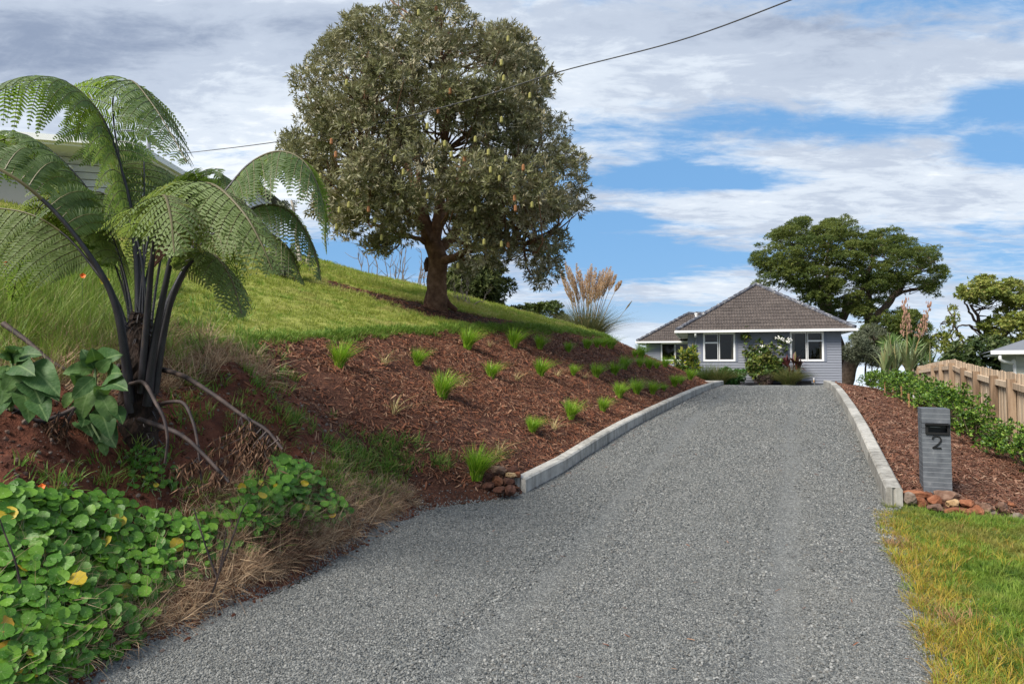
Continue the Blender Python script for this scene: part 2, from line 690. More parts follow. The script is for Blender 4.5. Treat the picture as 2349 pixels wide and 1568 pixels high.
M_LAWN = lawn_mat('mown_lawn', [(.32, (.12, .14, .03)), (.5, (.25, .28, .06)), (.66, (.35, .33, .11)), (.8, (.33, .27, .14))])
M_VERGE = lawn_mat('verge_turf', [(.3, (.03, .05, .012)), (.5, (.07, .11, .022)), (.7, (.15, .15, .05))], False)
M_LAND = lawn_mat('rough_land', [(.3, (.04, .055, .02)), (.6, (.08, .10, .03)), (.8, (.12, .12, .05))], False)

# mulch band that crosses the lawn at the tree
BAND = np.array([hit(u, v)[:2] for u, v in [(770, 652), (880, 684), (990, 712), (1090, 733), (1190, 748)]])


def band_d(X, Y):
    X = np.asarray(X, float)
    Y = np.asarray(Y, float)
    best = np.full(np.broadcast(X, Y).shape, 9.0)
    wd = [.4, .75, 1.15, 1.1, .9]
    for i in range(len(BAND) - 1):
        a, b = BAND[i], BAND[i + 1]
        ab = b - a
        t = np.clip(((X - a[0]) * ab[0] + (Y - a[1]) * ab[1]) / (ab @ ab), 0, 1)
        d = np.hypot(X - a[0] - t * ab[0], Y - a[1] - t * ab[1]) / (wd[i] * (1 - t) + wd[i + 1] * t)
        best = np.minimum(best, d)
    return best


def strip(name, s0, s1, lo, hi, ns, nw, mat, label=None, attr=None, pw=1.0, lift=0.0):
    S = s0 + (s1 - s0) * (np.linspace(0, 1, ns) ** pw)
    T = np.linspace(0, 1, nw)
    a = lo(S) if callable(lo) else np.full(ns, float(lo))
    b = hi(S) if callable(hi) else np.full(ns, float(hi))
    W = a[:, None] + (b - a)[:, None] * T[None]
    SS = np.repeat(S[:, None], nw, 1)
    X, Y = xy(SS, W)
    Z = G(X, Y) + lift
    V = np.stack([X, Y, Z], -1).reshape(-1, 3)
    i = np.arange(ns - 1)[:, None] * nw
    j = np.arange(nw - 1)[None]
    k = (i + j)
    Q = np.stack([k, k + nw, k + nw + 1, k + 1], -1).reshape(-1, 4)[:, ::-1]
    r = None if attr is None else attr(X, Y).ravel()
    return put(name, mesh(name, V, Q, mat, rnd=r, smooth=True), kind='structure', label=label)


def wrr(s):
    return np.where(s < .9, -3.27 - .05 * sm(-1, -3, s) + .07 * np.sin(s * 2.3) + .05 * np.sin(s * 5.1), WR)


def wll(s):
    return np.where(s < 0, w0(s) + .05 * np.sin(s * 3.1) + .03 * np.sin(s * 7.7), wl(s) + .02)


strip('driveway', -9, 17, wrr, wll, 260, 46, M_GRAVEL, 'grey gravel driveway climbing to the house between two kerbs')
strip('forecourt', 17, 31, lambda s: -3.32 - (s - 17) * .25, lambda s: -.3 + (s - 17) * .3, 40, 20, M_GRAVEL, 'gravel forecourt beyond the crest')
strip('mulch_bank', -.95, 16.9, lambda s: np.where(s < .1, w0(s), wl(s) + .13), 2.97, 300, 54, M_MULCHBED, 'bark mulched bank left of the driveway')
strip('earth_bank', -9, -.95, w0, 2.97, 180, 66, M_SOIL, 'bare red earth bank under the fern')
strip('lawn', -9, 24, 2.97, 22, 200, 130, M_LAWN, 'mown lawn sloping up to the ridge', attr=lambda X, Y: 1 - band_d(X, Y) * .5)
strip('mulch_bed', 1.12, 17.2, lambda s: np.full_like(s, -8.5), WR - .13, 220, 80, M_MULCHBED, 'bark mulched bed between driveway and fence')
strip('verge', -9, 1.12, lambda s: np.full_like(s, -12.0), lambda s: np.minimum(wrr(s), -3.1), 160, 90, M_VERGE, 'grass verge right of the driveway mouth')


def far_ground():
    g = np.concatenate([-np.geomspace(300, 12, 34), np.arange(-11, 60, .5), np.geomspace(61, 390, 24)])
    gx = np.concatenate([-np.geomspace(300, 16, 30), np.arange(-15, 32, .5), np.geomspace(33, 300, 30)])
    X, Y = np.meshgrid(gx, g)
    near = (1 - sm(26, 34, np.hypot(X, Y - 5)))
    Z = H(X, Y) - .04 - .34 * near
    Z = Z - 14 * sm(60, 260, np.abs(X)) - 20 * sm(-30, -200, Y) * 0
    nx = len(gx)
    i = np.arange(len(g) - 1)[:, None] * nx
    k = i + np.arange(nx - 1)[None]
    Q = np.stack([k, k + 1, k + nx + 1, k + nx], -1).reshape(-1, 4)
    put('ground', mesh('ground', np.stack([X, Y, Z], -1).reshape(-1, 3), Q, M_LAND, smooth=True), kind='structure', label='rough land around the gardens')


far_ground()


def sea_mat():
    m, t = new_mat('haze_tinted_sea')
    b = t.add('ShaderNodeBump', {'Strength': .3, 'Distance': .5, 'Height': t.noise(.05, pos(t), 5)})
    s = t.add('ShaderNodeBsdfPrincipled', {'Base Color': (.52, .58, .64), 'Roughness': .5, 'Normal': b.outputs[0]})  # distance haze is painted into the pale base colour of the water
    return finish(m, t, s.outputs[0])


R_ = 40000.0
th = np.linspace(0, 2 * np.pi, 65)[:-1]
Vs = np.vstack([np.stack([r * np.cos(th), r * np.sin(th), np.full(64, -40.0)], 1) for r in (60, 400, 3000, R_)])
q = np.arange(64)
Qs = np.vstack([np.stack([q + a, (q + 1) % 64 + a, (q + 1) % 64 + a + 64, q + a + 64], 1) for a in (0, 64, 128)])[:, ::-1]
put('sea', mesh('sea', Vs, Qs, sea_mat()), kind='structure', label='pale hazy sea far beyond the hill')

# ---------------------------------------------------------------- loose stuff on the ground


def rnd_sw(n, s0, s1, a, b):
    s = RNG.uniform(s0, s1, n)
    lo = a(s) if callable(a) else a
    hi = b(s) if callable(b) else b
    w = lo + (hi - lo) * RNG.random(n)
    return s, w


def in_view(X, Y, m=1.12):
    u = X / np.maximum(Y, .1) * F
    return (np.abs(u) < 1174 * m) & (Y > 2.6)


def slope_frames(X, Y, spin, wob):
    n = gnormal(X, Y) + RNG.normal(0, wob, (len(X), 3))
    return frames(n, spin)


def stone_src(name, mat, k, flat=.6, jit=.28, seed=0):
    out = []
    r = np.random.default_rng(seed)
    p = (1 + 5 ** .5) / 2
    ico = unit(np.array([[-1, p, 0], [1, p, 0], [-1, -p, 0], [1, -p, 0], [0, -1, p], [0, 1, p], [0, -1, -p], [0, 1, -p], [p, 0, -1], [p, 0, 1], [-p, 0, -1], [-p, 0, 1]]))
    f = np.array([[0, 11, 5], [0, 5, 1], [0, 1, 7], [0, 7, 10], [0, 10, 11], [1, 5, 9], [5, 11, 4], [11, 10, 2], [10, 7, 6], [7, 1, 8], [3, 9, 4], [3, 4, 2], [3, 2, 6], [3, 6, 8], [3, 8, 9], [4, 9, 5], [2, 4, 11], [6, 2, 10], [8, 6, 7], [9, 8, 1]])
    for i in range(k):
        v = ico * (1 + r.uniform(-jit, jit, (12, 1))) * [1, r.uniform(.6, .95), flat * r.uniform(.7, 1.2)]
        out.append(source(name, v * .5, f, mat))
    return out


M_STONE = leaf_mat('gravel_stone', [(.03, .035, .038), (.075, .082, .085), (.10, .107, .108), (.125, .131, .13), (.155, .16, .155), (.18, .182, .175), (.28, .28, .27), (.10, .105, .106), (.13, .122, .11)], transl=0, rough=.7, src='obj', spec=.35, patch=[(.7, (.17, .17, .16), .50, .95), (2.5, (.075, .08, .08), .60, .90)])


def gravel():
    parts = []
    for (s0, s1, n, lo, hi) in ((-5.2, -1.2, 150000, .0065, .0155), (-1.2, 2.2, 62000, .009, .018), (2.2, 6.5, 26000, .013, .024), (6.5, 16.5, 30000, .02, .032)):
        s, w = rnd_sw(n, s0, s1, lambda s: wrr(s) - .12 * (s < 1), lambda s: wll(s) + .08 * (s < 0))
        X, Y = xy(s, w)
        trk = np.maximum(np.exp(-((w + .95 + .05 * np.sin(s * .9)) / .17) ** 2), np.exp(-((w + 2.45 + .05 * np.sin(s * 1.1)) / .17) ** 2)) * (.45 + .55 * vnoise(X, Y, 1.1, 75))
        k = in_view(X, Y) & (RNG.random(len(s)) > .85 * trk)
        parts.append(np.stack([X[k], Y[k], RNG.uniform(lo, hi, k.sum()) * (1 - .35 * trk[k])], 1))
    # looser, coarser ridges beside the wheel tracks
    s, w = rnd_sw(16000, -4.5, 15, -3, 0)
    w = np.where(RNG.random(len(s)) < .5, -.72, -2.22) + np.where(RNG.random(len(s)) < .5, 0, -.48) + RNG.normal(0, .07, len(s)) + .05 * np.sin(s * 1.3)
    X, Y = xy(s, w)
    k = in_view(X, Y) & (vnoise(X, Y, .8, 71) > .35)
    parts.append(np.stack([X[k], Y[k], RNG.uniform(.014, .026, k.sum())], 1))
    # loose spill that thins out over the soil, the verge and the kerb ends
    s, w = rnd_sw(5000, -5, .2, lambda s: w0(s) - .1, lambda s: w0(s) + .45)
    X, Y = xy(s, w)
    k = RNG.random(len(s)) < np.exp(-(w - w0(s)) / .15)
    parts.append(np.stack([X[k], Y[k], RNG.uniform(.008, .018, k.sum())], 1))
    s, w = rnd_sw(6000, -5, 1.1, -3.9, -3.15)
    X, Y = xy(s, w)
    k = RNG.random(len(s)) < np.exp((w + 3.15) / .16)
    parts.append(np.stack([X[k], Y[k], RNG.uniform(.008, .018, k.sum())], 1))
    A = np.vstack(parts)
    X, Y, sz = A.T
    P = np.stack([X, Y, G(X, Y) + sz * .18], 1)
    M = slope_frames(X, Y, RNG.uniform(0, 6.28, len(X)), .35)
    scatter('gravel', P, M, sz, stone_src('gravel_stone', M_STONE, 6), 'loose blue grey gravel chips covering the driveway')


gravel()


def chip_src(name, mat, k, seed):
    r = np.random.default_rng(seed)
    out = []
    for i in range(k):
        n = 4
        x = np.linspace(-.5, .5, n)
        wd = r.uniform(.09, .24) * np.array([r.uniform(.2, .9), 1, r.uniform(.7, 1), r.uniform(.15, .8)])
        z = np.array([0, .06, .05, 0]) * r.uniform(-1, 1.6)
        of = r.normal(0, .02, n)
        th = r.uniform(.02, .07)
        V = np.concatenate([np.stack([x, of - wd / 2, z - .0], 1), np.stack([x, of + wd / 2, z + r.normal(0, .02)], 1),
                            np.stack([x, of - wd / 2, z - th], 1), np.stack([x, of + wd / 2, z - th], 1)])
        q = []
        for j in range(n - 1):
            q += [[j, j + 1, n + j + 1, n + j], [2 * n + j, 2 * n + j + 1, j + 1, j], [n + j, n + j + 1, 3 * n + j + 1, 3 * n + j]]
        q += [[0, n, 3 * n, 2 * n], [n - 1, 3 * n - 1, 4 * n - 1, 2 * n - 1]]
        out.append(source(name, V, np.array(q), mat))
    return out


M_CHIP = leaf_mat('bark_chip', [(.03, .011, .007), (.085, .028, .014), (.19, .066, .032), (.27, .105, .052), (.14, .05, .026), (.20, .095, .055), (.12, .046, .027), (.36, .21, .13), (.065, .024, .014), (.04, .015, .01)], transl=0, rough=.75, src='obj', spec=.3)
M_CHIP2 = leaf_mat('bark_chip_right', [(.032, .013, .008), (.08, .030, .018), (.15, .060, .034), (.22, .10, .058), (.11, .046, .027), (.22, .12, .08), (.13, .056, .038), (.33, .21, .145), (.06, .024, .017)], transl=0, rough=.75, src='obj', spec=.3)
CHIPS = chip_src('bark_chip', M_CHIP, 10, 3)


def chips(name, label, areas, src, keep=None, kind_mat=None):
    xs, ys, zs = [], [], []
    for (n, s0, s1, a, b, lo, hi) in areas:
        s, w = rnd_sw(n, s0, s1, a, b)
        X, Y = xy(s, w)
        k = in_view(X, Y)
        if keep is not None:
            k &= keep(X, Y, s, w)
        xs.append(X[k])
        ys.append(Y[k])
        zs.append(lo + (hi - lo) * RNG.random(k.sum()) ** 2.2)
    X = np.concatenate(xs)
    Y = np.concatenate(ys)
    L = np.concatenate(zs)
    M = slope_frames(X, Y, RNG.uniform(0, 6.28, len(X)), .38)
    P = np.stack([X, Y, G(X, Y) + RNG.uniform(.002, .024, len(X))], 1)
    S = np.stack([L, L * RNG.uniform(.6, 1.3, len(L)), L], 1)
    return scatter(name, P, M, S, src, label)


lo_l = lambda s: np.where(s < .1, w0(s) + .05, wl(s) + .13)
chips('bark_mulch', 'dark red brown bark chips covering the left bank',
      [(46000, -.9, 3.2, lo_l, 2.95, .018, .10), (34000, 3.2, 8, lo_l, 2.95, .025, .11), (24000, 8, 16.6, lo_l, 2.95, .04, .13),
       (900, -1.8, -.9, 1.2, 2.9, .03, .1), (500, -1.6, -.6, .7, 2.0, .03, .09)], CHIPS,
      keep=lambda X, Y, s, w: (RNG.random(len(s)) < .35 + 1.3 * vnoise(X, Y, .7, 61) * vnoise(X, Y, .25, 62) + .5 * sm(1, 4, s)) & (w > .75 - .9 * sm(-.6, .1, s)) & ((s > -.75 + .5 * vnoise(X, Y, .35, 4)) | (RNG.random(len(s)) < .25)))
chips('bark_mulch', 'reddish bark chips covering the bed right of the driveway',
      [(26000, 1.2, 4.2, -6.6, WR - .13, .018, .095), (24000, 4.2, 9, -7, WR - .13, .025, .10), (15000, 9, 17, -7, WR - .13, .04, .12)],
      chip_src('bark_chip', M_CHIP2, 10, 5), keep=lambda X, Y, s, w: (s > 1.32))
chips('bark_mulch', 'dark bark chips strewn around the foot of the big tree',
      [(15000, 2.5, 14, 3.0, 9, .05, .13)], CHIPS, keep=lambda X, Y, s, w: band_d(X, Y) < .55 + .75 * vnoise(X, Y, .4, 8) * RNG.random(len(s)) + .25 * RNG.random(len(s)))
# soil clods and pebbles on the bare bank
M_CLOD = leaf_mat('soil_clod', [(.035, .013, .008), (.07, .026, .016), (.11, .042, .026), (.05, .02, .014), (.13, .09, .075), (.08, .032, .02), (.17, .15, .135), (.07, .028, .018)], transl=0, rough=.95, src='obj', spec=.1)
s, w = rnd_sw(15000, -5.2, .3, lambda s: w0(s) - .05, 2.8)
X, Y = xy(s, w)
k = in_view(X, Y) & (RNG.random(len(s)) < np.where(s > -.6, .25 * (w < 1.2), 1.0))
X, Y = X[k], Y[k]
sz = .008 + .034 * RNG.random(len(X)) ** 4
scatter('pebbles', np.stack([X, Y, G(X, Y) + sz * .15], 1), slope_frames(X, Y, RNG.uniform(0, 6, len(X)), .3), sz, stone_src('clod', M_CLOD, 5, .8), 'red soil clods and small stones on the earth bank')


# ---------------------------------------------------------------- grasses


def blades(n, h, r, lean, width, segs=2, curl=.6, seed=0, hvar=.4, bend=(0, 0), inner=0.0):
    """a tuft: n blades rising from a disc of radius r. V, F, rnd"""
    g = np.random.default_rng(seed)
    a = g.uniform(0, 6.283, n)
    rr = r * np.sqrt(g.random(n)) * (1 - inner) + r * inner
    B = np.stack([rr * np.cos(a), rr * np.sin(a), np.zeros(n)], 1)
    a2 = a + g.normal(0, .5, n)
    L = h * (1 - hvar * g.random(n))
    ln = lean * (.25 + .9 * g.random(n))
    out = np.stack([np.cos(a2), np.sin(a2), np.zeros(n)], 1)
    out[:, 0] += bend[0]
    out[:, 1] += bend[1]
    side = unit(np.stack([-out[:, 1], out[:, 0], g.normal(0, .3, n)], 1))
    Vs = []
    for j in range(segs + 1):
        t = j / segs
        up = np.sin(np.minimum(t * (1 + curl * ln), 2.2) / (1 + curl * ln * .5) * 1.0)
        Pt = B + out * (ln * t ** 1.8 * L)[:, None]
        Pt[:, 2] = L * (t * (1 - .5 * curl * ln * t))
        wd = width * (1 - t ** 1.6) * .5 if j < segs else 0
        Vs.append(Pt - side * wd)
        if j < segs:
            Vs.append(Pt + side * wd)
    k = 2 * segs + 1
    V = np.stack(Vs, 1)
    off = (np.arange(n) * k)[:, None]
    Q = np.concatenate([off + np.array([[2 * j, 2 * j + 1, 2 * j + 3, 2 * j + 2]]) for j in range(segs - 1)]) if segs > 1 else np.zeros((0, 4), int)
    T = off + np.array([[2 * segs - 2, 2 * segs - 1, 2 * segs]])
    return V.reshape(-1, 3), [Q, T] if segs > 1 else [T], np.repeat(g.random(n), k)


def tuft_src(name, mat, k, *a, **kw):
    out = []
    for i in range(k):
        V, Fs, r = blades(*a, seed=100 + i, **kw)
        out.append(source(name, V, Fs, mat, rnd=r))
    return out


def grass(name, label, X, Y, sc, src, tilt=.15, up=.6):
    n = gnormal(X, Y) * (1 - up) + np.array([0, 0, up]) + RNG.normal(0, tilt, (len(X), 3))
    M = frames(n, RNG.uniform(0, 6.28, len(X)))
    return scatter(name, np.stack([X, Y, G(X, Y) - .004], 1), M, sc, src, label)


M_LBLADE = leaf_mat('lawn_blade', [(.16, .21, .03), (.26, .31, .045), (.33, .36, .075), (.20, .27, .04), (.40, .38, .14)], transl=.4, rough=.6,
                    patch=[(1.1, (.40, .37, .13), .48, .68), (2.7, (.18, .28, .04), .50, .66)], spec=.2)
s, w = rnd_sw(60000, -2, 20, 2.93, 15)
X, Y = xy(s, w)
dist = np.hypot(X, Y)
k = in_view(X, Y) & (Y < 24) & (RNG.random(len(s)) < np.clip((9.0 / dist) ** 1.6, .12, 1)) & (band_d(X, Y) > .55 + .8 * vnoise(X, Y, .35, 21) * RNG.random(len(s)))
X, Y = X[k], Y[k]
grass('lawn_grass', 'short mown yellow green grass on the sloping lawn', X, Y, (.7 + .7 * RNG.random(len(X))) * np.clip(np.hypot(X, Y) / 11, .8, 1.6),
      tuft_src('lawn_tuft', M_LBLADE, 6, 16, .055, .06, .7, .009, 1, hvar=.5), up=.3)
# greener ragged fringe along the top edge of the bank
M_FRINGE = leaf_mat('fringe_blade', [(.07, .14, .018), (.11, .21, .025), (.17, .27, .04), (.22, .28, .05)], transl=.35, rough=.55, spec=.3)
s, w = rnd_sw(4200, -1.6, 16, 2.72, 3.2)
X, Y = xy(s, w)
k = in_view(X, Y) & (RNG.random(len(s)) < np.exp(-((w - 2.95) / .12) ** 2) + .08)
X, Y = X[k], Y[k]
grass('lawn_edge_grass', 'longer green grass hanging over the lawn edge above the mulch', X, Y, .6 + .8 * RNG.random(len(X)), tuft_src('fringe_tuft', M_FRINGE, 5, 18, .10, .06, .9, .009, 2, hvar=.5))

M_VBLADE = leaf_mat('verge_blade', [(.09, .17, .018), (.15, .25, .028), (.21, .31, .04), (.12, .21, .025), (.28, .35, .06)], transl=.35, rough=.5,
                    patch=[(1.7, (.26, .25, .06), .50, .66), (4.5, (.05, .12, .015), .55, .68)], spec=.25)
s, w = rnd_sw(21000, -4.4, 1.3, -9.2, -3.2)
X, Y = xy(s, w)
k = in_view(X, Y) & (Y < 8)
edge = (-w - 3.2)
k &= RNG.random(len(s)) < np.clip(edge / .5, .12, 1)
k &= ~((s > 1.0) & (w > -5.6))
X, Y, edge = X[k], Y[k], edge[k]
grass('verge_grass', 'bright green grass of the verge beside the driveway mouth', X, Y, .55 + .6 * RNG.random(len(X)), tuft_src('verge_tuft', M_VBLADE, 8, 20, .085, .05, 1.0, .0045, 2, hvar=.6))
M_YBLADE = leaf_mat('yellow_blade', [(.34, .27, .04), (.45, .33, .045), (.30, .31, .04), (.50, .30, .04), (.22, .28, .035), (.42, .22, .05), (.35, .25, .12)], transl=.3, rough=.55, spec=.25,
                    patch=[(3.0, (.34, .19, .10), .56, .72)])
s, w = rnd_sw(7500, -4.3, 1.05, -4.5, -3.15)
X, Y = xy(s, w)
fr = .28 + .22 * np.sin(s * 1.9 + .7) + .25 * vnoise(X, Y, .6, 33)
k = in_view(X, Y) & (RNG.random(len(s)) < .55 * np.exp(-((-w - 3.35) / np.maximum(fr, .12)) ** 2)) & (s < .8) & (w < -3.2)
X, Y = X[k], Y[k]
grass('yellowed_grass', 'yellow and orange dying grass fringing the right gravel edge', X, Y, (.5 + .7 * RNG.random(len(X))) * (1 - .45 * sm(-.6, .9, sw(X, Y)[0])), tuft_src('yellow_tuft', M_YBLADE, 8, 18, .10, .05, 1.15, .0045, 3, hvar=.6, bend=(-.1, 0)), tilt=.25)

# tall rank grass behind the fern
M_TBLADE = leaf_mat('tall_blade', [(.09, .17, .022), (.16, .27, .035), (.25, .35, .055), (.15, .24, .04), (.32, .34, .10), (.28, .24, .12)], transl=.35, rough=.5, spec=.3)
s, w = rnd_sw(5200, -4.2, .3, 2.2, 6.2)
X, Y = xy(s, w)
k = in_view(X, Y, 1.2) & (X / Y < -.46 - .12 * vnoise(X, Y, .5, 2)) & (RNG.random(len(s)) < .35 + .65 * sm(2.2, 3.4, w))
X, Y = X[k], Y[k]
w_ = sw(X, Y)[1]
grass('tall_grass', 'tall rank green grass growing behind the tree fern', X, Y, (.45 + .75 * RNG.random(len(X))) * (.75 + .35 * sm(2.6, 4, w_)), tuft_src('tall_tuft', M_TBLADE, 8, 16, .42, .08, .75, .007, 4, hvar=.6), tilt=.25)
# straw and dead grass
M_STRAW = leaf_mat('straw', [(.26, .17, .10), (.38, .27, .17), (.48, .36, .24), (.20, .12, .075), (.33, .22, .14), (.13, .07, .045)], transl=.1, rough=.8, spec=.15)


def straw(name, label, n, s0, s1, a, b, sc, keep, src, tilt=.5):
    s, w = rnd_sw(n, s0, s1, a, b)
    X, Y = xy(s, w)
    k = in_view(X, Y, 1.2) & keep(s, w, X, Y)
    X, Y = X[k], Y[k]
    return grass(name, label, X, Y, sc * (.5 + .8 * RNG.random(len(X))), src, tilt=tilt, up=-.1)


STRAW = tuft_src('straw_tuft', M_STRAW, 8, 16, .2, .06, 1.7, .005, 4, curl=.45, hvar=.6)
straw('straw', 'heap of dry straw coloured dead grass along the gravel edge', 4600, -4.6, -.75, lambda s: w0(s) + .08, lambda s: w0(s) + .66, .70,
      lambda s, w, X, Y: RNG.random(len(s)) < (.12 + 1.2 * np.exp(-((s + 2.5) / .7) ** 2) + .9 * np.exp(-((s + 1.2) / .3) ** 2) * (w < .95) + .5 * (s < -3.2)) * np.exp(-(w - w0(s)) / .42), STRAW, tilt=.6)
straw('dead_grass', 'matted dry grass under the tall grass behind the fern', 1500, -4.2, -1.0, 2.1, 3.9, 1.0,
      lambda s, w, X, Y: RNG.random(len(s)) < .6, STRAW, tilt=.6)
# weeds between the fern and the kerb end
M_WEED = leaf_mat('weed_blade', [(.05, .12, .018), (.08, .19, .024), (.13, .26, .035), (.18, .26, .05), (.3, .27, .09)], transl=.35, rough=.5, spec=.3)
WEED = tuft_src('weed_tuft', M_WEED, 6, 14, .12, .05, 1.0, .008, 3, hvar=.5)
pts = []
for (u, v, ru, rv, n) in [(800, 1040, 60, 40, 50), (880, 1075, 70, 45, 75), (850, 1120, 60, 30, 26), (905, 1020, 40, 20, 22), (665, 965, 30, 18, 22), (610, 900, 50, 40, 22), (440, 870, 60, 60, 26),
                          (520, 730, 70, 40, 60), (445, 760, 50, 60, 60), (560, 800, 30, 30, 30), (380, 700, 60, 60, 60), (600, 820, 60, 60, 14), (1010, 1060, 25, 15, 14), (640, 1180, 90, 60, 60), (790, 1090, 60, 40, 50), (560, 1020, 90, 60, 16), (480, 1150, 60, 40, 20), (150, 1090, 140, 30, 20), (330, 1060, 50, 50, 20), (700, 1010, 90, 50, 16), (440, 940, 60, 60, 14), (520, 930, 60, 60, 14)]:
    for i in range(n):
        h = hit(u + random.gauss(0, ru / 1.6), v + random.gauss(0, rv / 1.6))
        if h is not None and h[1] < 14:
            pts.append(h)
pts = np.array(pts)
grass('weeds', 'green grassy weeds sprouting on the red earth bank', pts[:, 0], pts[:, 1], .5 + .9 * RNG.random(len(pts)), WEED, tilt=.3)

# ---------------------------------------------------------------- kerbs


def kerb_mat():
    m, t = new_mat('kerb_concrete')
    tc = t.add('ShaderNodeTexCoord').outputs['Object']
    oi = t.add('ShaderNodeObjectInfo').outputs['Random']
    ps = pos(t)
    n = t.noise(9, ps, 6, .65)
    mp = t.add('ShaderNodeMapping', {0: ps})
    mp.inputs['Scale'].default_value = (14, 14, 1.2)
    st = t.noise(1, mp.outputs[0], 4, .6)
    v = t.math('ADD', t.math('ADD', t.math('MULTIPLY', n, .5), t.math('MULTIPLY', st, .42)), t.math('MULTIPLY', t.math('SUBTRACT', oi, .5), .14))
    col = t.ramp(v, [(.3, (.16, .15, .135)), (.46, (.31, .30, .275)), (.6, (.43, .415, .385)), (.72, (.36, .31, .25))])
    b = t.add('ShaderNodeBump', {'Strength': .4, 'Distance': .006, 'Height': t.noise(70, ps, 6, .7)})
    s = t.add('ShaderNodeBsdfPrincipled', {'Base Color': col, 'Roughness': .85, 'Specular IOR Level': .25, 'Normal': b.outputs[0]})
    return finish(m, t, s.outputs[0])


M_KERB = kerb_mat()


def kerb(name, label, pts, side, base):
    """pts: foot line on the road side; side +1 body lies to larger w"""
    t = thing(name, label, 'kerb', base, 'concrete kerbs along the driveway')
    P = np.array(pts)
    for i in range(len(P) - 1):
        a, b = P[i], P[i + 1]
        d = unit((b - a)[:2])
        a = a + np.array([*d, 0]) * .003
        b = b - np.array([*d, 0]) * .003
        nrm = np.array([-d[1], d[0], 0]) * side
        wd, hh, c = .145, .165 - .028 * (side > 0) + random.uniform(-.004, .004), .018
        up = np.array([0, 0, 1.])
        prof = [(0, -.08), (0, hh - c), (c, hh), (wd - c, hh), (wd, hh - c), (wd, -.08)]
        gv = [(wd * .56, -.08), (wd * .56, hh * .93), (wd * .5, hh * .95), (wd * .44, hh * .93), (wd * .44, -.08)]
        m = MB()
        ca = [a + nrm * x + up * z for x, z in prof]
        cb = [b + nrm * x + up * z for x, z in prof]
        n = len(prof)
        V = np.array(ca + cb)
        j = np.arange(n - 1)
        m.add(V, [np.stack([j, j + 1, j + 1 + n, j + n], 1)])
        # ends with the cast key slot pushed in
        for C, sgn in ((ca, 1), (cb, -1)):
            e = np.array([*d, 0]) * sgn
            base_ = a if sgn == 1 else b
            sl = .02 if i in (0, len(P) - 2) else .002
            L = [base_ + nrm * x + up * z for x, z in [(0, -.08), (0, hh - c), (c, hh), (wd * .38, hh), (wd * .38, -.08)]]
            Rr = [base_ + nrm * x + up * z for x, z in [(wd * .62, -.08), (wd * .62, hh), (wd - c, hh), (wd, hh - c), (wd, -.08)]]
            q1 = base_ + nrm * wd * .38
            q2 = base_ + nrm * wd * .5 + e * sl
            q3 = base_ + nrm * wd * .62
            m.add(L, np.array([[0, 1, 2, 3, 4]]))
            m.add(Rr, np.array([[0, 1, 2, 3, 4]]))
            m.add([q1 - up * .08, q1 + up * hh, q2 + up * hh, q2 - up * .08, q3 + up * hh, q3 - up * .08], np.array([[0, 1, 2, 3], [3, 2, 4, 5]]))
            m.add([q1 + up * hh, q3 + up * hh, q2 + up * hh], np.array([[0, 1, 2]]))
        V, Fs = m.get()
        part('kerb_stone', t, V, Fs, M_KERB)
    return t


def kpt(s, w):
    X, Y = xy(s, w)
    return np.array([X, Y, float(D(Y)) + .012])


sl_ = np.arange(.08, 16.7, .92)
kerb('kerb', 'pale concrete kerb curving along the left side of the driveway below the bank', [kpt(s, float(wl(s))) for s in sl_], 1, kpt(.08, 0))
e = kpt(sl_[-1], float(wl(sl_[-1])))
kp = [e + np.array([0, .0, 0])] + [e + np.array([-.9 * i, .02 * i, -.005 * i]) for i in (1, 2)]
kerb('kerb', 'short return of the left kerb at the crest in front of the house', [kp[0] + [.0, .16, 0], kp[1] + [0, .16, 0], kp[2] + [0, .16, 0]], 1, kp[0])
sr_ = np.arange(1.02, 16.9, .92)
kerb('kerb', 'pale concrete kerb along the right side of the driveway beside the mailbox', [kpt(s, WR + (0 if s < 14.5 else -(s - 14.5) * -.05)) for s in sr_], -1, kpt(1.02, WR))


def ground_pt(X, Y, dz=0.0):
    return np.array([X, Y, float(G(X, Y)) + dz])


# ---------------------------------------------------------------- main house
M_BOARD = plain('blue_grey_weatherboard', (.20, .215, .26), .6, var=.06)
M_BOARD2 = plain('blue_grey_facing', (.16, .18, .235), .6, var=.06)
M_PLINTH = plain('dark_plinth', (.07, .075, .09), .7)
M_WHITE = plain('white_paint', (.80, .80, .80), .45, var=.05)
M_SOFFIT = plain('soffit_paint', (.62, .60, .57), .6, var=.05)
M_ROOM = plain('room_wall', (.20, .13, .08), .8, var=.1)
M_CURT = plain('curtain_cloth', (.75, .74, .70), .85, var=.1)
M_IRON = plain('dark_iron', (.03, .022, .018), .5, var=.1)
M_BLACK = plain('black_plastic', (.010, .010, .011), .55, spec=.3)
M_TILE = rough_mat('roof_tile', [(.3, (.045, .037, .034)), (.5, (.085, .070, .064)), (.68, (.135, .112, .10))], 7, .85, .3, 60, big=(1.3, .35))
M_RIDGE = rough_mat('ridge_tile', [(.36, (.055, .058, .075)), (.52, (.10, .105, .13)), (.60, (.20, .20, .21)), (.7, (.50, .49, .46))], 7, .85, .3, 60)


def glass():
    m, t = new_mat('window_glass')
    tr = t.add('ShaderNodeBsdfTransparent', {0: (.72, .70, .66)})
    gl = t.add('ShaderNodeBsdfGlossy', {0: (.9, .95, 1), 'Roughness': .02})
    fr = t.add('ShaderNodeFresnel', {0: 1.5})
    n = t.math('MULTIPLY', fr.outputs[0], .55)
    mx = t.add('ShaderNodeMixShader', {0: n, 1: tr.outputs[0], 2: gl.outputs[0]})
    return finish(m, t, mx.outputs[0])


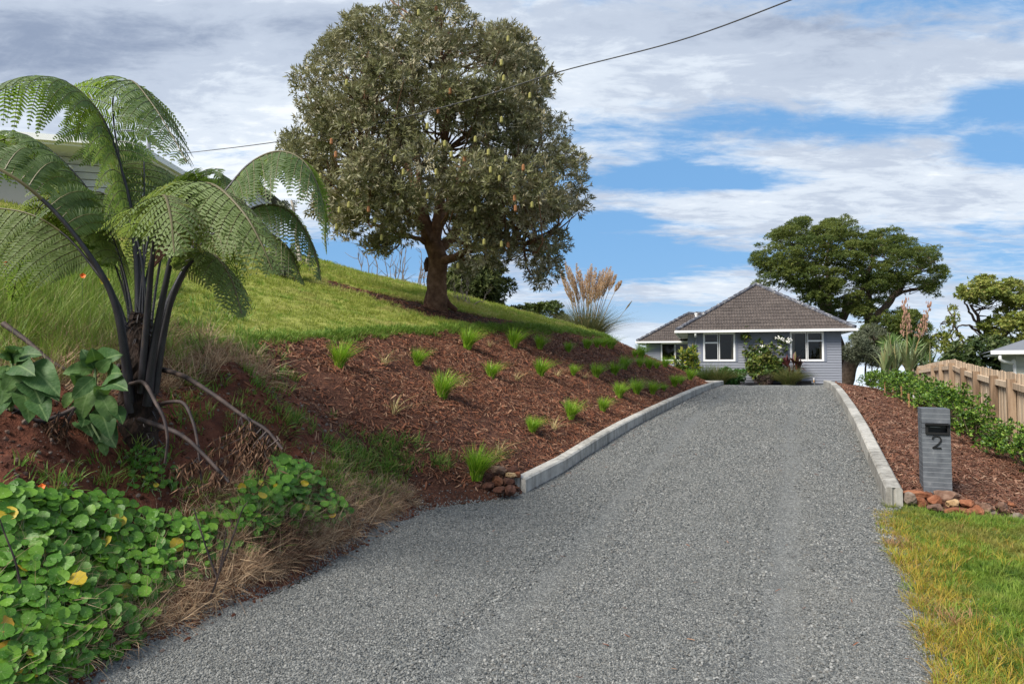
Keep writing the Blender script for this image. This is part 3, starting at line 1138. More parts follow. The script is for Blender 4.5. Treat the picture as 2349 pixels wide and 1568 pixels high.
M_GLASS = glass()
HO = np.array([8.45, 32.8])
HA = np.array([.9638, -.2667])
HB = np.array([.2667, .9638])
HAX = np.array([[HA[0], HA[1], 0], [HB[0], HB[1], 0], [0, 0, 1.]])


def hp(a, b, z):
    return np.array([HO[0] + HA[0] * a + HB[0] * b, HO[1] + HA[1] * a + HB[1] * b, z])


def hbox(m, a0, a1, b0, b1, z0, z1):
    m.box(hp((a0 + a1) / 2, (b0 + b1) / 2, (z0 + z1) / 2), ((a1 - a0) / 2, (b1 - b0) / 2, (z1 - z0) / 2), HAX)
    return m


house = thing('house', 'blue grey weatherboard house with hipped brown tiled roof at the top of the driveway', 'house', hp(3.4, 3, .55))


def hpart(name, boxes, mat, parent=house, **kw):
    m = MB()
    for b in boxes:
        hbox(m, *b)
    V, Fs = m.get()
    return part(name, parent, V, Fs, mat, **kw)


def boards(a0, a1, bf, z0, z1, pitch, openings, parent):
    """lapped boards on a front at depth bf; openings: (a0,a1,z0,z1)"""
    z = z0
    while z < z1 - .02:
        zt = min(z + pitch, z1)
        segs = [(a0, a1)]
        for (oa, ob, oz0, oz1) in openings:
            if zt > oz0 + .03 and z < oz1 - .03:
                ns = []
                for (x0, x1) in segs:
                    if ob <= x0 or oa >= x1:
                        ns.append((x0, x1))
                    else:
                        if oa > x0:
                            ns.append((x0, oa))
                        if ob < x1:
                            ns.append((ob, x1))
                segs = ns
        for (x0, x1) in segs:
            m = MB()
            pr = [(-.034, z - .012), (-.034, z + .004), (-.010, zt), (0, zt), (0, z - .012)]
            m.prism([hp(x0, bf + y, zz) for y, zz in pr], hp(x1, 0, 0) - hp(x0, 0, 0))
            V, Fs = m.get()
            part('weatherboard', parent, V, Fs, M_BOARD)
        z += pitch


def window(a0, a1, z0, z1, bf, panes, parent=house, mull=(), fmat=None):
    """panes: list of (a0,a1,z0,z1) fractions"""
    fmat = fmat or M_WHITE
    f = .05
    w = a1 - a0
    h = z1 - z0
    wf = hpart('window', [(a0, a1, bf - .05, bf + .08, z0, z0 + f), (a0, a1, bf - .05, bf + .08, z1 - f, z1),
                          (a0, a0 + f, bf - .048, bf + .078, z0 + f, z1 - f), (a1 - f, a1, bf - .048, bf + .078, z0 + f, z1 - f)], fmat, parent)
    for (p0, p1, q0, q1) in panes:
        x0, x1, y0, y1 = a0 + f + (w - 2 * f) * p0, a0 + f + (w - 2 * f) * p1, z0 + f + (h - 2 * f) * q0, z0 + f + (h - 2 * f) * q1
        g = .032
        hpart('sash', [(x0, x1, bf - .035, bf + .02, y0, y0 + g), (x0, x1, bf - .035, bf + .02, y1 - g, y1), (x0, x0 + g, bf - .033, bf + .018, y0 + g, y1 - g), (x1 - g, x1, bf - .033, bf + .018, y0 + g, y1 - g)], fmat, wf)
        hpart('pane', [(x0 + g, x1 - g, bf - .008, bf - .002, y0 + g, y1 - g)], M_GLASS, wf)
    return wf


def tile_face(name, parent, E0, E1, T0, T1, n_course, mat, roll=.125, th=.028):
    """tiled roof slope between eave E0-E1 and top T0-T1 (points); rolled tiles, courses stepping"""
    E0, E1, T0, T1 = map(np.asarray, (E0, E1, T0, T1))
    L = np.linalg.norm(E1 - E0)
    d = (E1 - E0) / L
    nrm = np.cross(d, T0 - E0)
    nrm = nrm / np.linalg.norm(nrm)
    if nrm[2] < 0:
        nrm = -nrm
    m = MB()
    for j in range(n_course):
        f0, f1 = j / n_course, (j + 1) / n_course + .012
        A0, A1 = E0 + (T0 - E0) * f0, E1 + (T1 - E1) * f0
        C0, C1 = E0 + (T0 - E0) * f1, E1 + (T1 - E1) * f1
        xa0, xa1 = (A0 - E0) @ d, (A1 - E0) @ d
        n = max(int((xa1 - xa0) / roll * 6), 6)
        x = np.linspace(xa0, xa1, n)
        ph = (x / roll) % 1.0
        wv = .022 * np.maximum(np.sin(ph * 2 * np.pi), -.35) - .012 * (np.abs(ph - .98) < .07)
        up = E0 + (T0 - E0) * 0
        # row axes
        slope = (T0 - E0) - ((T0 - E0) @ d) * d
        P0 = E0[None] + d[None] * x[:, None] + slope[None] * f0 + nrm[None] * (wv + th)[:, None]
        xc = np.clip(x, (C0 - E0) @ d, (C1 - E0) @ d)
        P1 = E0[None] + d[None] * xc[:, None] + slope[None] * f1 + nrm[None] * (wv * .9)[:, None]
        Pd = E0[None] + d[None] * x[:, None] + slope[None] * f0 + nrm[None] * (wv * .3 - .006)[:, None]
        i = np.arange(n - 1)
        m.add(np.vstack([P0, P1, Pd]), np.vstack([np.stack([i, i + 1, i + 1 + n, i + n], 1), np.stack([i + 2 * n, i + 1 + 2 * n, i + 1, i], 1)]))
    V, Fs = m.get()
    return part(name, parent, V, Fs, mat, kind='stuff')


def ridge_caps(parent, A, B, n, r=.085):
    A, B = np.asarray(A), np.asarray(B)
    for i in range(n):
        a = A + (B - A) * (i / n)
        b = A + (B - A) * ((i + 1.06) / n)
        V, Q = tube([a + [0, 0, .012], b - [0, 0, .008]], [r * 1.12, r * .92], 8)
        m = MB()
        m.tube([a + [0, 0, .014], b - [0, 0, .006]], [r * 1.12, r * .92], 8)
        V, Fs = m.get()
        part('ridge_tile', parent, V, Fs, M_RIDGE)


ZB, ZE = .80, 3.14
L_ = 6.75
wall = hpart('wall', [(.02, L_ - .02, 0, .1, .55, 1.80), (.02, .72, 0, .1, 1.80, ZE + .1), (2.16, 4.58, 0, .1, 1.80, ZE + .1), (6.01, L_ - .02, 0, .1, 1.80, ZE + .1),
                      (0, .1, .1, 8, .3, ZE + .1), (L_ - .1, L_, .1, 10, .3, ZE + .1)], M_BOARD2)
boards(0, L_, 0, ZB, ZE + .06, .118, [(.60, 2.28, 1.76, 9), (4.46, 6.13, 1.76, 9)], wall)
hpart('plinth', [(.03, L_ - .03, -.012, 0, .3, ZB - .01)], M_PLINTH)
hpart('facing_board', [(.60, .71, -.045, 0, 1.765, ZE), (2.17, 2.28, -.045, 0, 1.765, ZE), (.71, 2.17, -.042, 0, 1.765, 1.80)], M_BOARD2)
hpart('facing_board', [(4.46, 4.57, -.045, 0, 1.765, ZE), (6.02, 6.13, -.045, 0, 1.765, ZE), (4.57, 6.02, -.042, 0, 1.765, 1.80)], M_BOARD2)
window(.713, 2.167, 1.80, ZE + .02, 0, [(0, .47, 0, .66), (0, .47, .66, 1), (.50, 1, 0, 1)])
window(4.577, 6.018, 1.80, ZE + .02, 0, [(0, .49, 0, 1), (.52, 1, 0, .70), (.52, 1, .70, 1)])
# rooms behind the glass
hpart('room', [(.1, 3.3, 3.2, 3.25, .9, 3.2), (3.3, 3.35, .1, 3.2, .9, 3.2), (.1, L_ - .1, .1, 3.2, 3.205, 3.23), (.1, L_ - .1, .1, 3.2, .85, .9), (3.35, L_ - .1, 2.7, 2.75, .9, 3.2),
               (.1, .12, .1, 3.2, .9, 3.2), (L_ - .13, L_ - .1, .1, 3.2, .9, 3.2)], M_ROOM)
hpart('wardrobe', [(.6, 1.45, 2.9, 3.19, .9, 2.85), (1.46, 2.3, 2.9, 3.19, .9, 2.85)], M_SOFFIT)


def curtain(a0, a1, b, z0, z1, parent=house):
    n = 24
    a = np.linspace(a0, a1, n)
    bb = b + .025 * np.sin(np.linspace(0, 9 * np.pi, n))
    V = np.array([hp(x, y, z) for z in (z0, z1) for x, y in zip(a, bb)])
    i = np.arange(n - 1)
    part('curtain', parent, V, np.stack([i, i + 1, i + 1 + n, i + n], 1), M_CURT)


curtain(2.0, 2.13, .16, 1.2, 3.12)
curtain(4.62, 4.80, .16, 1.2, 3.12)
curtain(5.87, 5.98, .16, 1.2, 3.12)
# roof
EV = .50
e00, e10 = hp(-EV, -EV, 3.25), hp(L_ + EV, -EV, 3.25)
e01, e11 = hp(-EV, 9.5, 3.25), hp(L_ + EV, 9.5, 3.25)
hw = (L_ + 2 * EV) / 2
apex = hp(L_ / 2, -EV + hw, 3.25 + 2.50)
apexb = hp(L_ / 2, 9.5 - hw + 3, 3.25 + 2.50)
roof = hpart('roof', [(-EV + .03, L_ + EV - .03, -EV + .03, 9.4, 3.16, 3.19)], M_SOFFIT)
tile_face('roof_tiles', roof, e00, e10, apex, apex, 15, M_TILE)
tile_face('roof_tiles', roof, e01, e00, apexb, apex, 15, M_TILE)
tile_face('roof_tiles', roof, e10, e11, apex, apexb, 15, M_TILE)
ridge_caps(roof, e00 + [0, 0, .05], apex + [0, 0, .05], 14)
ridge_caps(roof, e10 + [0, 0, .05], apex + [0, 0, .05], 14)
ridge_caps(roof, apex + [0, 0, .05], apexb + [0, 0, .05], 8)
hpart('gutter', [(-EV - .06, L_ + EV + .06, -EV - .11, -EV + .02, 3.15, 3.255), (-EV - .10, -EV, -EV - .1, 9.5, 3.15, 3.25), (L_ + EV, L_ + EV + .10, -EV - .1, 9.5, 3.15, 3.25)], M_WHITE)
# downpipe on the front, left of the left window
m = MB()
m.tube([hp(.36, -.5, 3.2), hp(.36, -.5, 3.05), hp(.36, -.42, 2.98)], .05, 8)
V, Fs = m.get()
dp = part('downpipe', house, V, Fs, M_WHITE)
m = MB()
m.tube([hp(.36, -.42, 2.98), hp(.38, -.12, 2.86), hp(.38, -.08, 2.7), hp(.38, -.08, .8)], .035, 8)
V, Fs = m.get()
part('pipe', dp, V, Fs, M_BOARD)
hpart('corner_board', [(L_ + .02, L_ + .10, 3.0, 3.1, .9, 2.2)], M_WHITE)

# left wing, set back
WZ = 2.93
WF = 7.8
wing = hpart('wing_wall', [(-2.54, -1.72, WF, WF + .1, .2, WZ + .1), (-1.72, 0.2, WF, WF + .1, .2, 1.87), (0.0, .3, WF, WF + .1, 1.87, WZ + .1), (-2.54, -2.44, WF + .1, WF + 5, .2, WZ + .1)], M_BOARD2)
boards(-2.56, 0.0, WF, .6, WZ + .04, .122, [(-1.72, .1, 1.84, 9)], wing)
window(-1.70, -.05, 1.87, WZ + .02, WF, [(0, .49, 0, 1), (.51, 1, 0, 1)])
hpart('room', [(-2.4, .1, WF + 3, WF + 3.05, .6, 3), (-2.4, .1, WF + .1, WF + 3, .55, .6), (-2.44, -2.4, WF + .1, WF + 3, .6, 3), (.1, .14, WF + .1, WF + 3, .6, 2.94), (-2.4, .1, WF + .1, WF + 3, 2.90, 2.94)], M_ROOM)
we0, we1 = hp(-3.05, WF - .5, 3.03), hp(.6, WF - .5, 3.03)
wr0, wr1 = hp(-.15, WF - .5 + 2.9, 3.03 + 1.78), hp(3.0, WF - .5 + 2.9, 3.03 + 1.78)
wb0 = hp(-3.05, WF - .5 + 5.8, 3.03)
wroof = hpart('wing_roof', [(-3.02, .5, WF - .47, WF + 5.2, 2.95, 2.98)], M_SOFFIT)
tile_face('roof_tiles', wroof, we0, hp(3.0, WF - .5, 3.03), wr0, wr1, 11, M_TILE)
tile_face('roof_tiles', wroof, wb0, we0, wr0, wr0, 11, M_TILE)
ridge_caps(wroof, we0 + [0, 0, .05], wr0 + [0, 0, .05], 11)
ridge_caps(wroof, wr0 + [0, 0, .05], wr1 + [0, 0, .05], 7)
hpart('gutter', [(-3.12, .0, WF - .61, WF - .48, 2.94, 3.035), (-3.15, -3.05, WF - .6, WF + 5.2, 2.94, 3.03)], M_WHITE, wroof)
m = MB()
m.tube([hp(-2.95, WF - .45, 2.95), hp(-2.95, WF - .4, 2.72), hp(-2.62, WF - .1, 2.62), hp(-2.55, WF - .05, 2.6)], .04, 7)
V, Fs = m.get()
part('downpipe', house, V, Fs, M_WHITE)
m = MB()
m.tube([hp(.35, WF + 1.5, 3.9), hp(.35, WF + 1.5, 4.72)], .075, 10)
m.tube([hp(.35, WF + 1.5, 4.70), hp(.35, WF + 1.5, 4.80)], .10, 10)
V, Fs = m.get()
part('vent_pipe', house, V, Fs, M_WHITE)

# bed head seen through the right window
m = MB()


def hcurve(pts, r):
    m.tube([hp(a, .55, z) for a, z in pts], r, 6)


for sgn in (-1, 1):
    c0 = 5.30
    hcurve([(c0 + sgn * x, 2.05 + z) for x, z in spline([(0, .32), (.1, .30), (.22, .18), (.36, .16), (.48, .05), (.52, -.1)], 24)], .018)
    hcurve([(c0 + sgn * x, 2.05 + z) for x, z in spline([(.0, .10), (.14, .02), (.30, .0), (.44, -.12)], 20)], .014)
    th = np.linspace(0, 4.2 * np.pi, 50)
    rr = .14 * (1 - th / 16)
    hcurve([(c0 + sgn * (.50 + .0 + r * math.cos(a_)), 1.98 + r * math.sin(a_)) for r, a_ in zip(rr, th)], .013)
    hcurve([(c0 + sgn * (.12 + .07 * math.cos(a_)), 2.26 + .07 * math.sin(a_)) for a_ in np.linspace(0, 6, 20)], .013)
    for q in range(4):
        hcurve([(c0 + sgn * (.1 + q * .1), 2.22 - q * .03), (c0 + sgn * (.14 + q * .1), 1.99 - q * .03)], .01)
hcurve([(5.30 + .06 * math.cos(a_), 2.40 + .07 * math.sin(a_)) for a_ in np.linspace(0, 6.3, 16)], .02)
hcurve([(4.80, 1.9), (4.80, 1.0)], .02)
hcurve([(5.85, 1.9), (5.85, 1.0)], .02)
V, Fs = m.get()
solo('bed_headboard', 'ornate dark scrolled iron bedhead seen through the right front window', 'bedhead', hp(5.3, .55, 1.0), V, Fs, M_IRON)

# small things at the foot of the front wall
m = MB()
hbox(m, 4.95, 5.42, -.28, -.06, .52, .86)
V, Fs = m.get()
bx = thing('meter_box', 'small black box standing against the plinth under the right window', 'box', hp(5.2, -.17, .52))
part('case', bx, V, Fs, M_BLACK)
part('lid', bx, *hbox(MB(), 4.93, 5.44, -.30, -.05, .86, .885).get(), M_BLACK)
tp = thing('garden_tap', 'outdoor tap with white top and grey hose near the right end of the front wall', 'tap', hp(5.62, -.06, .5))
m = MB()
m.tube([hp(5.56, -.04, .92), hp(5.56, -.14, .92), hp(5.56, -.16, .84)], .022, 7)
part('spout', tp, *m.get(), plain('brass', (.35, .20, .08), .4, .8))
m = MB()
m.tube([hp(5.56, -.10, .93), hp(5.56, -.10, 1.04)], .035, 7)
part('tap_handle', tp, *m.get(), M_WHITE)
m = MB()
m.tube(spline([hp(5.56, -.16, .84), hp(5.60, -.17, .7), hp(5.64, -.18, .45)], 10), .016, 6)
part('hose', tp, *m.get(), plain('hose', (.25, .25, .22), .6))
tr_ = thing('planter_trough', 'low dark trough with white feet at the foot of the wall', 'planter', hp(4.5, -.2, .5))
part('trough', tr_, *hbox(hbox(MB(), 4.2, 4.85, -.34, -.12, .60, .80), 4.25, 4.8, -.30, -.16, .80, .801).get(), M_BLACK)
part('foot', tr_, *hbox(MB(), 4.32, 4.52, -.38, -.10, .56, .60).get(), M_WHITE)
part('foot', tr_, *hbox(MB(), 4.58, 4.85, -.38, -.10, .56, .60).get(), M_WHITE)

# ---------------------------------------------------------------- fence
M_POST = rough_mat('post_wood', [(.3, (.13, .085, .055)), (.5, (.24, .165, .11)), (.7, (.33, .24, .165))], 3, .85, .3, 30, obj=True, stretch=(5, 5, .6))
M_PALE = rough_mat('paling_wood', [(.25, (.24, .18, .13)), (.42, (.42, .315, .225)), (.56, (.52, .40, .29)), (.75, (.60, .49, .38))], 2.5, .85, .25, 30, obj=True, stretch=(6, 6, .5))
fence = thing('fence', 'pale new timber paling fence with square posts behind the hedge', 'fence', ground_pt(9.7, 15))
FP = [(2372, 882, 9.0), (2317, 869, 10.1), (2277, 861, 11.1), (2237, 851, 12.3), (2208, 843, 13.6), (2181, 832, 15.0), (2157, 835, 16.8), (2139, 838, 18.6), (2105, 845, 21.5), (2082, 848, 24.6)]
FT = [at(*p) for p in FP]
FT.insert(0, FT[0] + (FT[0] - FT[1]) * 1.3)
pf = plain('paling_gap', (.1, .07, .05))
for i, p in enumerate(FT):
    gz = float(G(p[0], p[1])) - .25
    d = unit((FT[min(i + 1, len(FT) - 1)] - FT[max(i - 1, 0)])[:2])
    ax = np.array([[d[0], d[1], 0], [-d[1], d[0], 0], [0, 0, 1.]])
    V, Fs = MB().box([p[0], p[1], (p[2] + gz) / 2], (.05, .05, (p[2] - gz) / 2), ax).get()
    part('post', fence, V, Fs, M_POST)
for i in range(len(FT) - 1):
    a, b = FT[i], FT[i + 1]
    d2 = unit((b - a)[:2])
    nr = np.array([-d2[1], d2[0], 0])
    if nr[0] > 0:
        nr = -nr          # towards the driveway
    L = np.linalg.norm((b - a)[:2])
    for dz, nm in ((-.10, 'rail'), (-1.0, 'rail')):
        pa = a + [0, 0, dz] + np.array([*d2, 0]) * .052 - nr * .028
        pb = b + [0, 0, dz] - np.array([*d2, 0]) * .052 - nr * .028
        V, Fs = MB().prism([pa + nr * .022 + [0, 0, .045], pa - nr * .022 + [0, 0, .045], pa - nr * .022 - [0, 0, .045], pa + nr * .022 - [0, 0, .045]], pb - pa).get()
        part(nm, fence, V, Fs, M_PALE)
    n = int(round(L / .102))
    for k in range(n):
        f0 = (k + .5) / n
        c = a + (b - a) * f0 - nr * .066
        gz = float(G(c[0], c[1])) - .25
        zt = c[2] + .085 + random.uniform(-.012, .012)
        hwid = .5 * L / n - random.uniform(.001, .006)
        if i == 5 and k == 0:
            hwid -= .02
        ax = np.array([[d2[0], d2[1], 0], [-d2[1], d2[0], 0], [random.gauss(0, .004), random.gauss(0, .004), 1.]])
        V, Fs = MB().box([c[0], c[1], (zt + gz) / 2] - nr * (k % 2) * .006, (hwid, .009, (zt - gz) / 2), ax).get()
        part('paling', fence, V, Fs, M_PALE)

# ---------------------------------------------------------------- mailbox
M_SLATE = rough_mat('slate', [(.3, (.060, .066, .078)), (.5, (.092, .102, .118)), (.66, (.12, .13, .146)), (.8, (.22, .23, .24))], 9, .7, .25, 50, bd=.004)
M_JOINT = plain('pale_joint', (.27, .285, .31), .9)
cA, sA = math.cos(math.radians(24.5)), math.sin(math.radians(24.5))
mb0 = np.array([4.04, 6.75])
MAXW = np.array([[cA, -sA, 0], [sA, cA, 0], [-.008, 0, 1.]])
mzb, mzt = .18, 1.180


def mbp(x, y, z):
    return np.array([mb0[0] + cA * x + sA * y, mb0[1] - sA * x + cA * y, z]) + np.array([(z - .7) * -.008, 0, 0])


mail = thing('mailbox', 'slate grey stone pillar mailbox with black slot and the number 2', 'mailbox', mbp(.12, .15, .3))
V, Fs = MB().box(mbp(.12, .15, (mzb + .925) / 2), (.1193, .1493, (.925 - mzb) / 2), MAXW).box(mbp(.12, .15, 1.10), (.1193, .1493, .062), MAXW).box(mbp(.12, .22, .98), (.1165, .075, .0545), MAXW).get()
part('core', mail, V, Fs, M_JOINT)
nsl = 21
hs = (mzt - mzb) / nsl
for i in range(nsl):
    z0 = mzb + i * hs
    x0, x1 = 0, .24
    z1 = z0 + hs - .0038
    cuts = [(0, .24, 0, .30)]
    if .932 < (z0 + z1) / 2 < 1.028:
        cuts = [(0, .035, 0, .3), (.225, .24, 0, .3), (.035, .225, .12, .3)]
    m = MB()
    for (a, b, c, d_) in cuts:
        m.box(mbp((a + b) / 2, (c + d_) / 2, (z0 + z1) / 2), ((b - a) / 2, (d_ - c) / 2, (z1 - z0) / 2), MAXW)
    part('slab', mail, *m.get(), M_SLATE)
m = MB()
zs0, zs1 = .930, 1.030
m.box(mbp(.13, -.006, zs1 - .004), (.105, .030, .005), MAXW)
m.box(mbp(.13, -.004, zs0 + .008), (.100, .012, .010), MAXW)
m.box(mbp(.040, .006, .98), (.012, .016, .048), MAXW)
m.box(mbp(.222, .006, .98), (.010, .016, .048), MAXW)
slot = part('slot_frame', mail, *m.get(), M_BLACK)
m = MB()
m.box(mbp(.13, .10, .98), (.085, .008, .044), MAXW)
m.box(mbp(.13, .03, 1.000), (.080, .004, .012), MAXW)
part('slot_flap', slot, *m.get(), plain('slot_inside', (.006, .006, .007), .4))
part('slot_light', slot, *MB().box(mbp(.115, .022, .997), (.045, .002, .0015), MAXW).get(), plain('slot_lip', (.35, .35, .36), .4, .5))
# the numeral
nx, nz = .121, .862
num = [(-.036, -.022 + .044)]
arc = [(-.0 + .036 * math.cos(a_), .016 + .036 * math.sin(a_)) for a_ in np.radians(np.linspace(172, -28, 18))]
pth = arc + [(.018, -.020), (-.002, -.040), (-.030, -.062)]
pth2 = [(-.038, -.064), (.038, -.064)]
m = MB()


def ribbon(pts, wd):
    p = np.array(pts)
    t_ = unit(np.gradient(p, axis=0))
    n_ = np.stack([-t_[:, 1], t_[:, 0]], 1) * wd / 2
    n = len(p)
    Lf = p + n_
    Rt = p - n_
    V = []
    for y in (-.012, -.0005):
        V += [mbp(nx + a, y, nz + b) for a, b in Lf] + [mbp(nx + a, y, nz + b) for a, b in Rt]
    i = np.arange(n - 1)
    m.add(V, [np.stack([i, i + 1, i + 1 + n, i + n], 1), np.stack([i, i + 2 * n, i + 1 + 2 * n, i + 1], 1), np.stack([i + n, i + 1 + n, i + 1 + 3 * n, i + 3 * n], 1),
              np.array([[0, n, 3 * n, 2 * n], [n - 1, 3 * n - 1, 4 * n - 1, 2 * n - 1]])])


ribbon(spline(pth, 50), .0115)
ribbon(pth2, .0105)
part('number_plate', mail, *m.get(), M_BLACK, label='black raised numeral 2')

# ---------------------------------------------------------------- rocks


def rock_mesh(seed, sub=2):
    import bmesh
    bm = bmesh.new()
    bmesh.ops.create_icosphere(bm, subdivisions=3, radius=.5)
    g = np.random.default_rng(seed)
    pl = [(unit(g.normal(0, 1, 3)), g.uniform(.26, .44)) for _ in range(13)]
    off = g.uniform(0, 50, 3)
    for v in bm.verts:
        c = np.array(v.co)
        for n_, d_ in pl:
            k = c @ n_
            if k > d_:
                c = c - n_ * (k - d_) * .85
        q = c * 5 + off
        c = c * (1 + .10 * math.sin(q[0] * 1.7 + q[1]) * math.sin(q[2] * 1.3) + .05 * math.sin(q[0] * 4.1 + 2) * math.sin(q[1] * 3.7) * math.sin(q[2] * 4.3) + g.normal(0, .03))
        v.co = c
    V = np.array([v.co for v in bm.verts])
    Fs = np.array([[v.index for v in f.verts] for f in bm.faces])
    bm.free()
    return V, Fs


def scoria(name, stops):
    return rough_mat(name, stops, 6, .95, 1.0, 28, big=(22, .35), bd=.02)


M_SC = [scoria('rust_scoria', [(.3, (.07, .025, .012)), (.5, (.20, .075, .038)), (.62, (.30, .13, .07)), (.75, (.34, .20, .13))]),
        scoria('brown_scoria', [(.3, (.06, .035, .024)), (.5, (.15, .085, .06)), (.7, (.28, .19, .14))]),
        scoria('dark_scoria', [(.3, (.03, .014, .010)), (.5, (.085, .036, .024)), (.7, (.17, .085, .06))]),
        scoria('yellow_rock', [(.3, (.22, .13, .06)), (.5, (.42, .28, .15)), (.7, (.52, .40, .26))]),
        scoria('grey_rock', [(.3, (.09, .07, .055)), (.5, (.17, .13, .105)), (.7, (.28, .23, .19))])]


def rock(c, sx, sz, mi, label, group, seed):
    V, Fs = rock_mesh(seed)
    a = random.uniform(-.4, .4)
    R = np.array([[math.cos(a), math.sin(a) * .3, 0], [-math.sin(a), math.cos(a), 0], [0, 0, 1]])
    V = (V @ R) * np.array([sx, (sx + sz) * .5, sz]) * 1.12
    solo('rock', label, 'rock', np.asarray(c), V + np.asarray(c), Fs, M_SC[mi], group=group)


RR = [(430, 1090, 230, 80, 0, 'long flat rusty scoria rock lying against the left foot of the mailbox'),
      (355, 1130, 100, 115, 4, 'grey brown rounded rock touching the end of the right kerb'),
      (465, 1165, 120, 120, 0, 'orange brown rounded scoria rock second from the right kerb'),
      (585, 1145, 110, 105, 0, 'small pinkish brown rock directly below the mailbox front'),
      (605, 1220, 165, 85, 1, 'brown wide rock in the lower row below the mailbox'),
      (720, 1100, 215, 130, 1, 'big brown scoria rock against the right foot of the mailbox'),
      (755, 1172, 150, 72, 3, 'pale yellow knobbly rock in the middle of the pile'),
      (885, 1180, 140, 100, 0, 'rusty red angular rock right of the pale yellow one'),
      (985, 1182, 90, 65, 1, 'small brown rock on top at the right half of the pile'),
      (960, 1262, 130, 135, 0, 'tall reddish rock at the grass edge in the lower row'),
      (765, 1250, 265, 95, 0, 'largest flat brick red rock in the lower row'),
      (1065, 1210, 95, 80, 1, 'small pinkish rock towards the right end of the pile'),
      (1110, 1268, 110, 75, 4, 'low grey brown rock half sunk in grass at the right end'),
      (1205, 1205, 120, 85, 1, 'brown rock lying in the mulch at the far right of the pile'),
      (1290, 1180, 65, 50, 0, 'tiny rusty rock alone in the mulch right of the pile'),
      (1335, 1312, 180, 95, 4, 'wide pale grey rock at the photo edge in the grass')]
for i, (x, y, w_, h_, mi, lb) in enumerate(RR):
    u, v = (2550 + x / 3.136) * .78267, (1100 + y / 3.136) * .78267
    Yr = 6.35 if y > 1200 else (6.5 if y > 1110 else 6.62)
    p = at(u, v, Yr)
    k = .78267 / 3.136 / F * Yr
    rock(p, w_ * k, h_ * k, mi, lb, 'scoria rocks around the mailbox', 50 + i)
LR = [(1705, 1170, 95, 65, 2, 'dark brown rock at the far left of the pile by the left kerb end'),
      (1785, 1118, 115, 75, 1, 'wide brown rock on top of the left kerb pile'),
      (1882, 1125, 90, 60, 2, 'dark rounded rock at the upper right of the left kerb pile'),
      (1880, 1152, 90, 40, 3, 'flat orange yellow rock near the top of the left kerb pile'),
      (1778, 1200, 95, 72, 0, 'rusty rock in the centre of the left kerb pile'),
      (1855, 1200, 85, 62, 2, 'dark red rock right of the centre of the left kerb pile'),
      (1722, 1225, 85, 55, 2, 'small dark rock low on the left side of the left kerb pile'),
      (1858, 1258, 85, 85, 2, 'dark brown rock at the gravel edge touching the left kerb end'),
      (1800, 1258, 95, 52, 2, 'flat dark rock in the bottom row of the left kerb pile'),
      (1915, 1145, 60, 50, 0, 'small rusty rock tucked behind the end of the left kerb'),
      (1640, 1228, 65, 42, 2, 'small dark rock lying apart left of the kerb pile')]
for i, (x, y, w_, h_, mi, lb) in enumerate(LR):
    u, v = (700 + x / 2.349) * .78267, (900 + y / 2.349) * .78267
    Yr = 6.75 + (1260 - y) * .0022
    p = at(u, v, Yr)
    k = .78267 / 2.349 / F * Yr
    rock(p, w_ * k, h_ * k, mi, lb, 'scoria rocks at the end of the left kerb', 90 + i)

# ---------------------------------------------------------------- stakes
M_STAKE = plain('stake_wood', (.42, .23, .11), .8, var=.3)
ST = [(2040, 866, 890, 17), (2056, 867, 890, 16), (2030 - 18, 0, 0, 0)]
STK = [(669, 1118, 1190, 'first stake from the house end, in front of the hedge'), (719, 1128, 1196, 'thin stake second from the house end of the hedge'),
       (916, 1145, 1272, 'tall stake third from the house end, in front of the hedge'), (993, 1195, 1305, 'fourth stake from the house end of the hedge row'),
       (1070, 1195, 1343, 'leaning tall stake fifth from the house end'), (1140, 1262, 1388, 'short greyish stake next to the white banded one'),
       (1186, 1242, 1420, 'orange stake with white band nearest the mailbox')]
for i, (x, y0, y1, lb) in enumerate(STK):
    u, v0, v1 = (2300 + x / 3.136) * .78267, (750 + y0 / 3.136) * .78267, (750 + y1 / 3.136) * .78267
    b = hit(u, v1, 5)
    if b is None:
        continue
    tz = at(u, v0, b[1])[2]
    lean = random.uniform(-.012, .012)
    s_ = solo('stake', 'slim wooden garden stake, ' + lb, 'stake', b, *MB().prism([b + [-.012, -.012, -.1], b + [.012, -.012, -.1], b + [.012, .012, -.1], b + [-.012, .012, -.1]], [lean, 0, tz - b[2] + .1]).get(), M_STAKE, group='wooden stakes in front of the hedge')
    if i == 6:
        c = b + np.array([0, 0, (tz - b[2]) * .72])
        part('white_band', s_, *MB().box(c, (.014, .014, .03)).get(), M_WHITE)

# ---------------------------------------------------------------- neighbouring house on the right
M_CREAM = plain('cream_board', (.50, .52, .46), .6, var=.1)
M_GREYROOF = plain('grey_metal_roof', (.16, .17, .19), .5, var=.2)
nh = thing('neighbour_house', 'cream weatherboard house with grey roof cut by the right edge behind the fence', 'house', (15.6, 21.5, -.5))
c0 = at(2331, 850, 21.0)[:2]
dA = unit(np.array([1, -.62]))
dB = np.array([-dA[1], dA[0]])
NAX = np.array([[*dA, 0], [*dB, 0], [0, 0, 1.]])


def nb(a0, a1, b0, b1, z0, z1, m=None):
    m = m or MB()
    c = c0 + dA * (a0 + a1) / 2 + dB * (b0 + b1) / 2
    return m.box([c[0], c[1], (z0 + z1) / 2], ((a1 - a0) / 2, (b1 - b0) / 2, (z1 - z0) / 2), NAX)


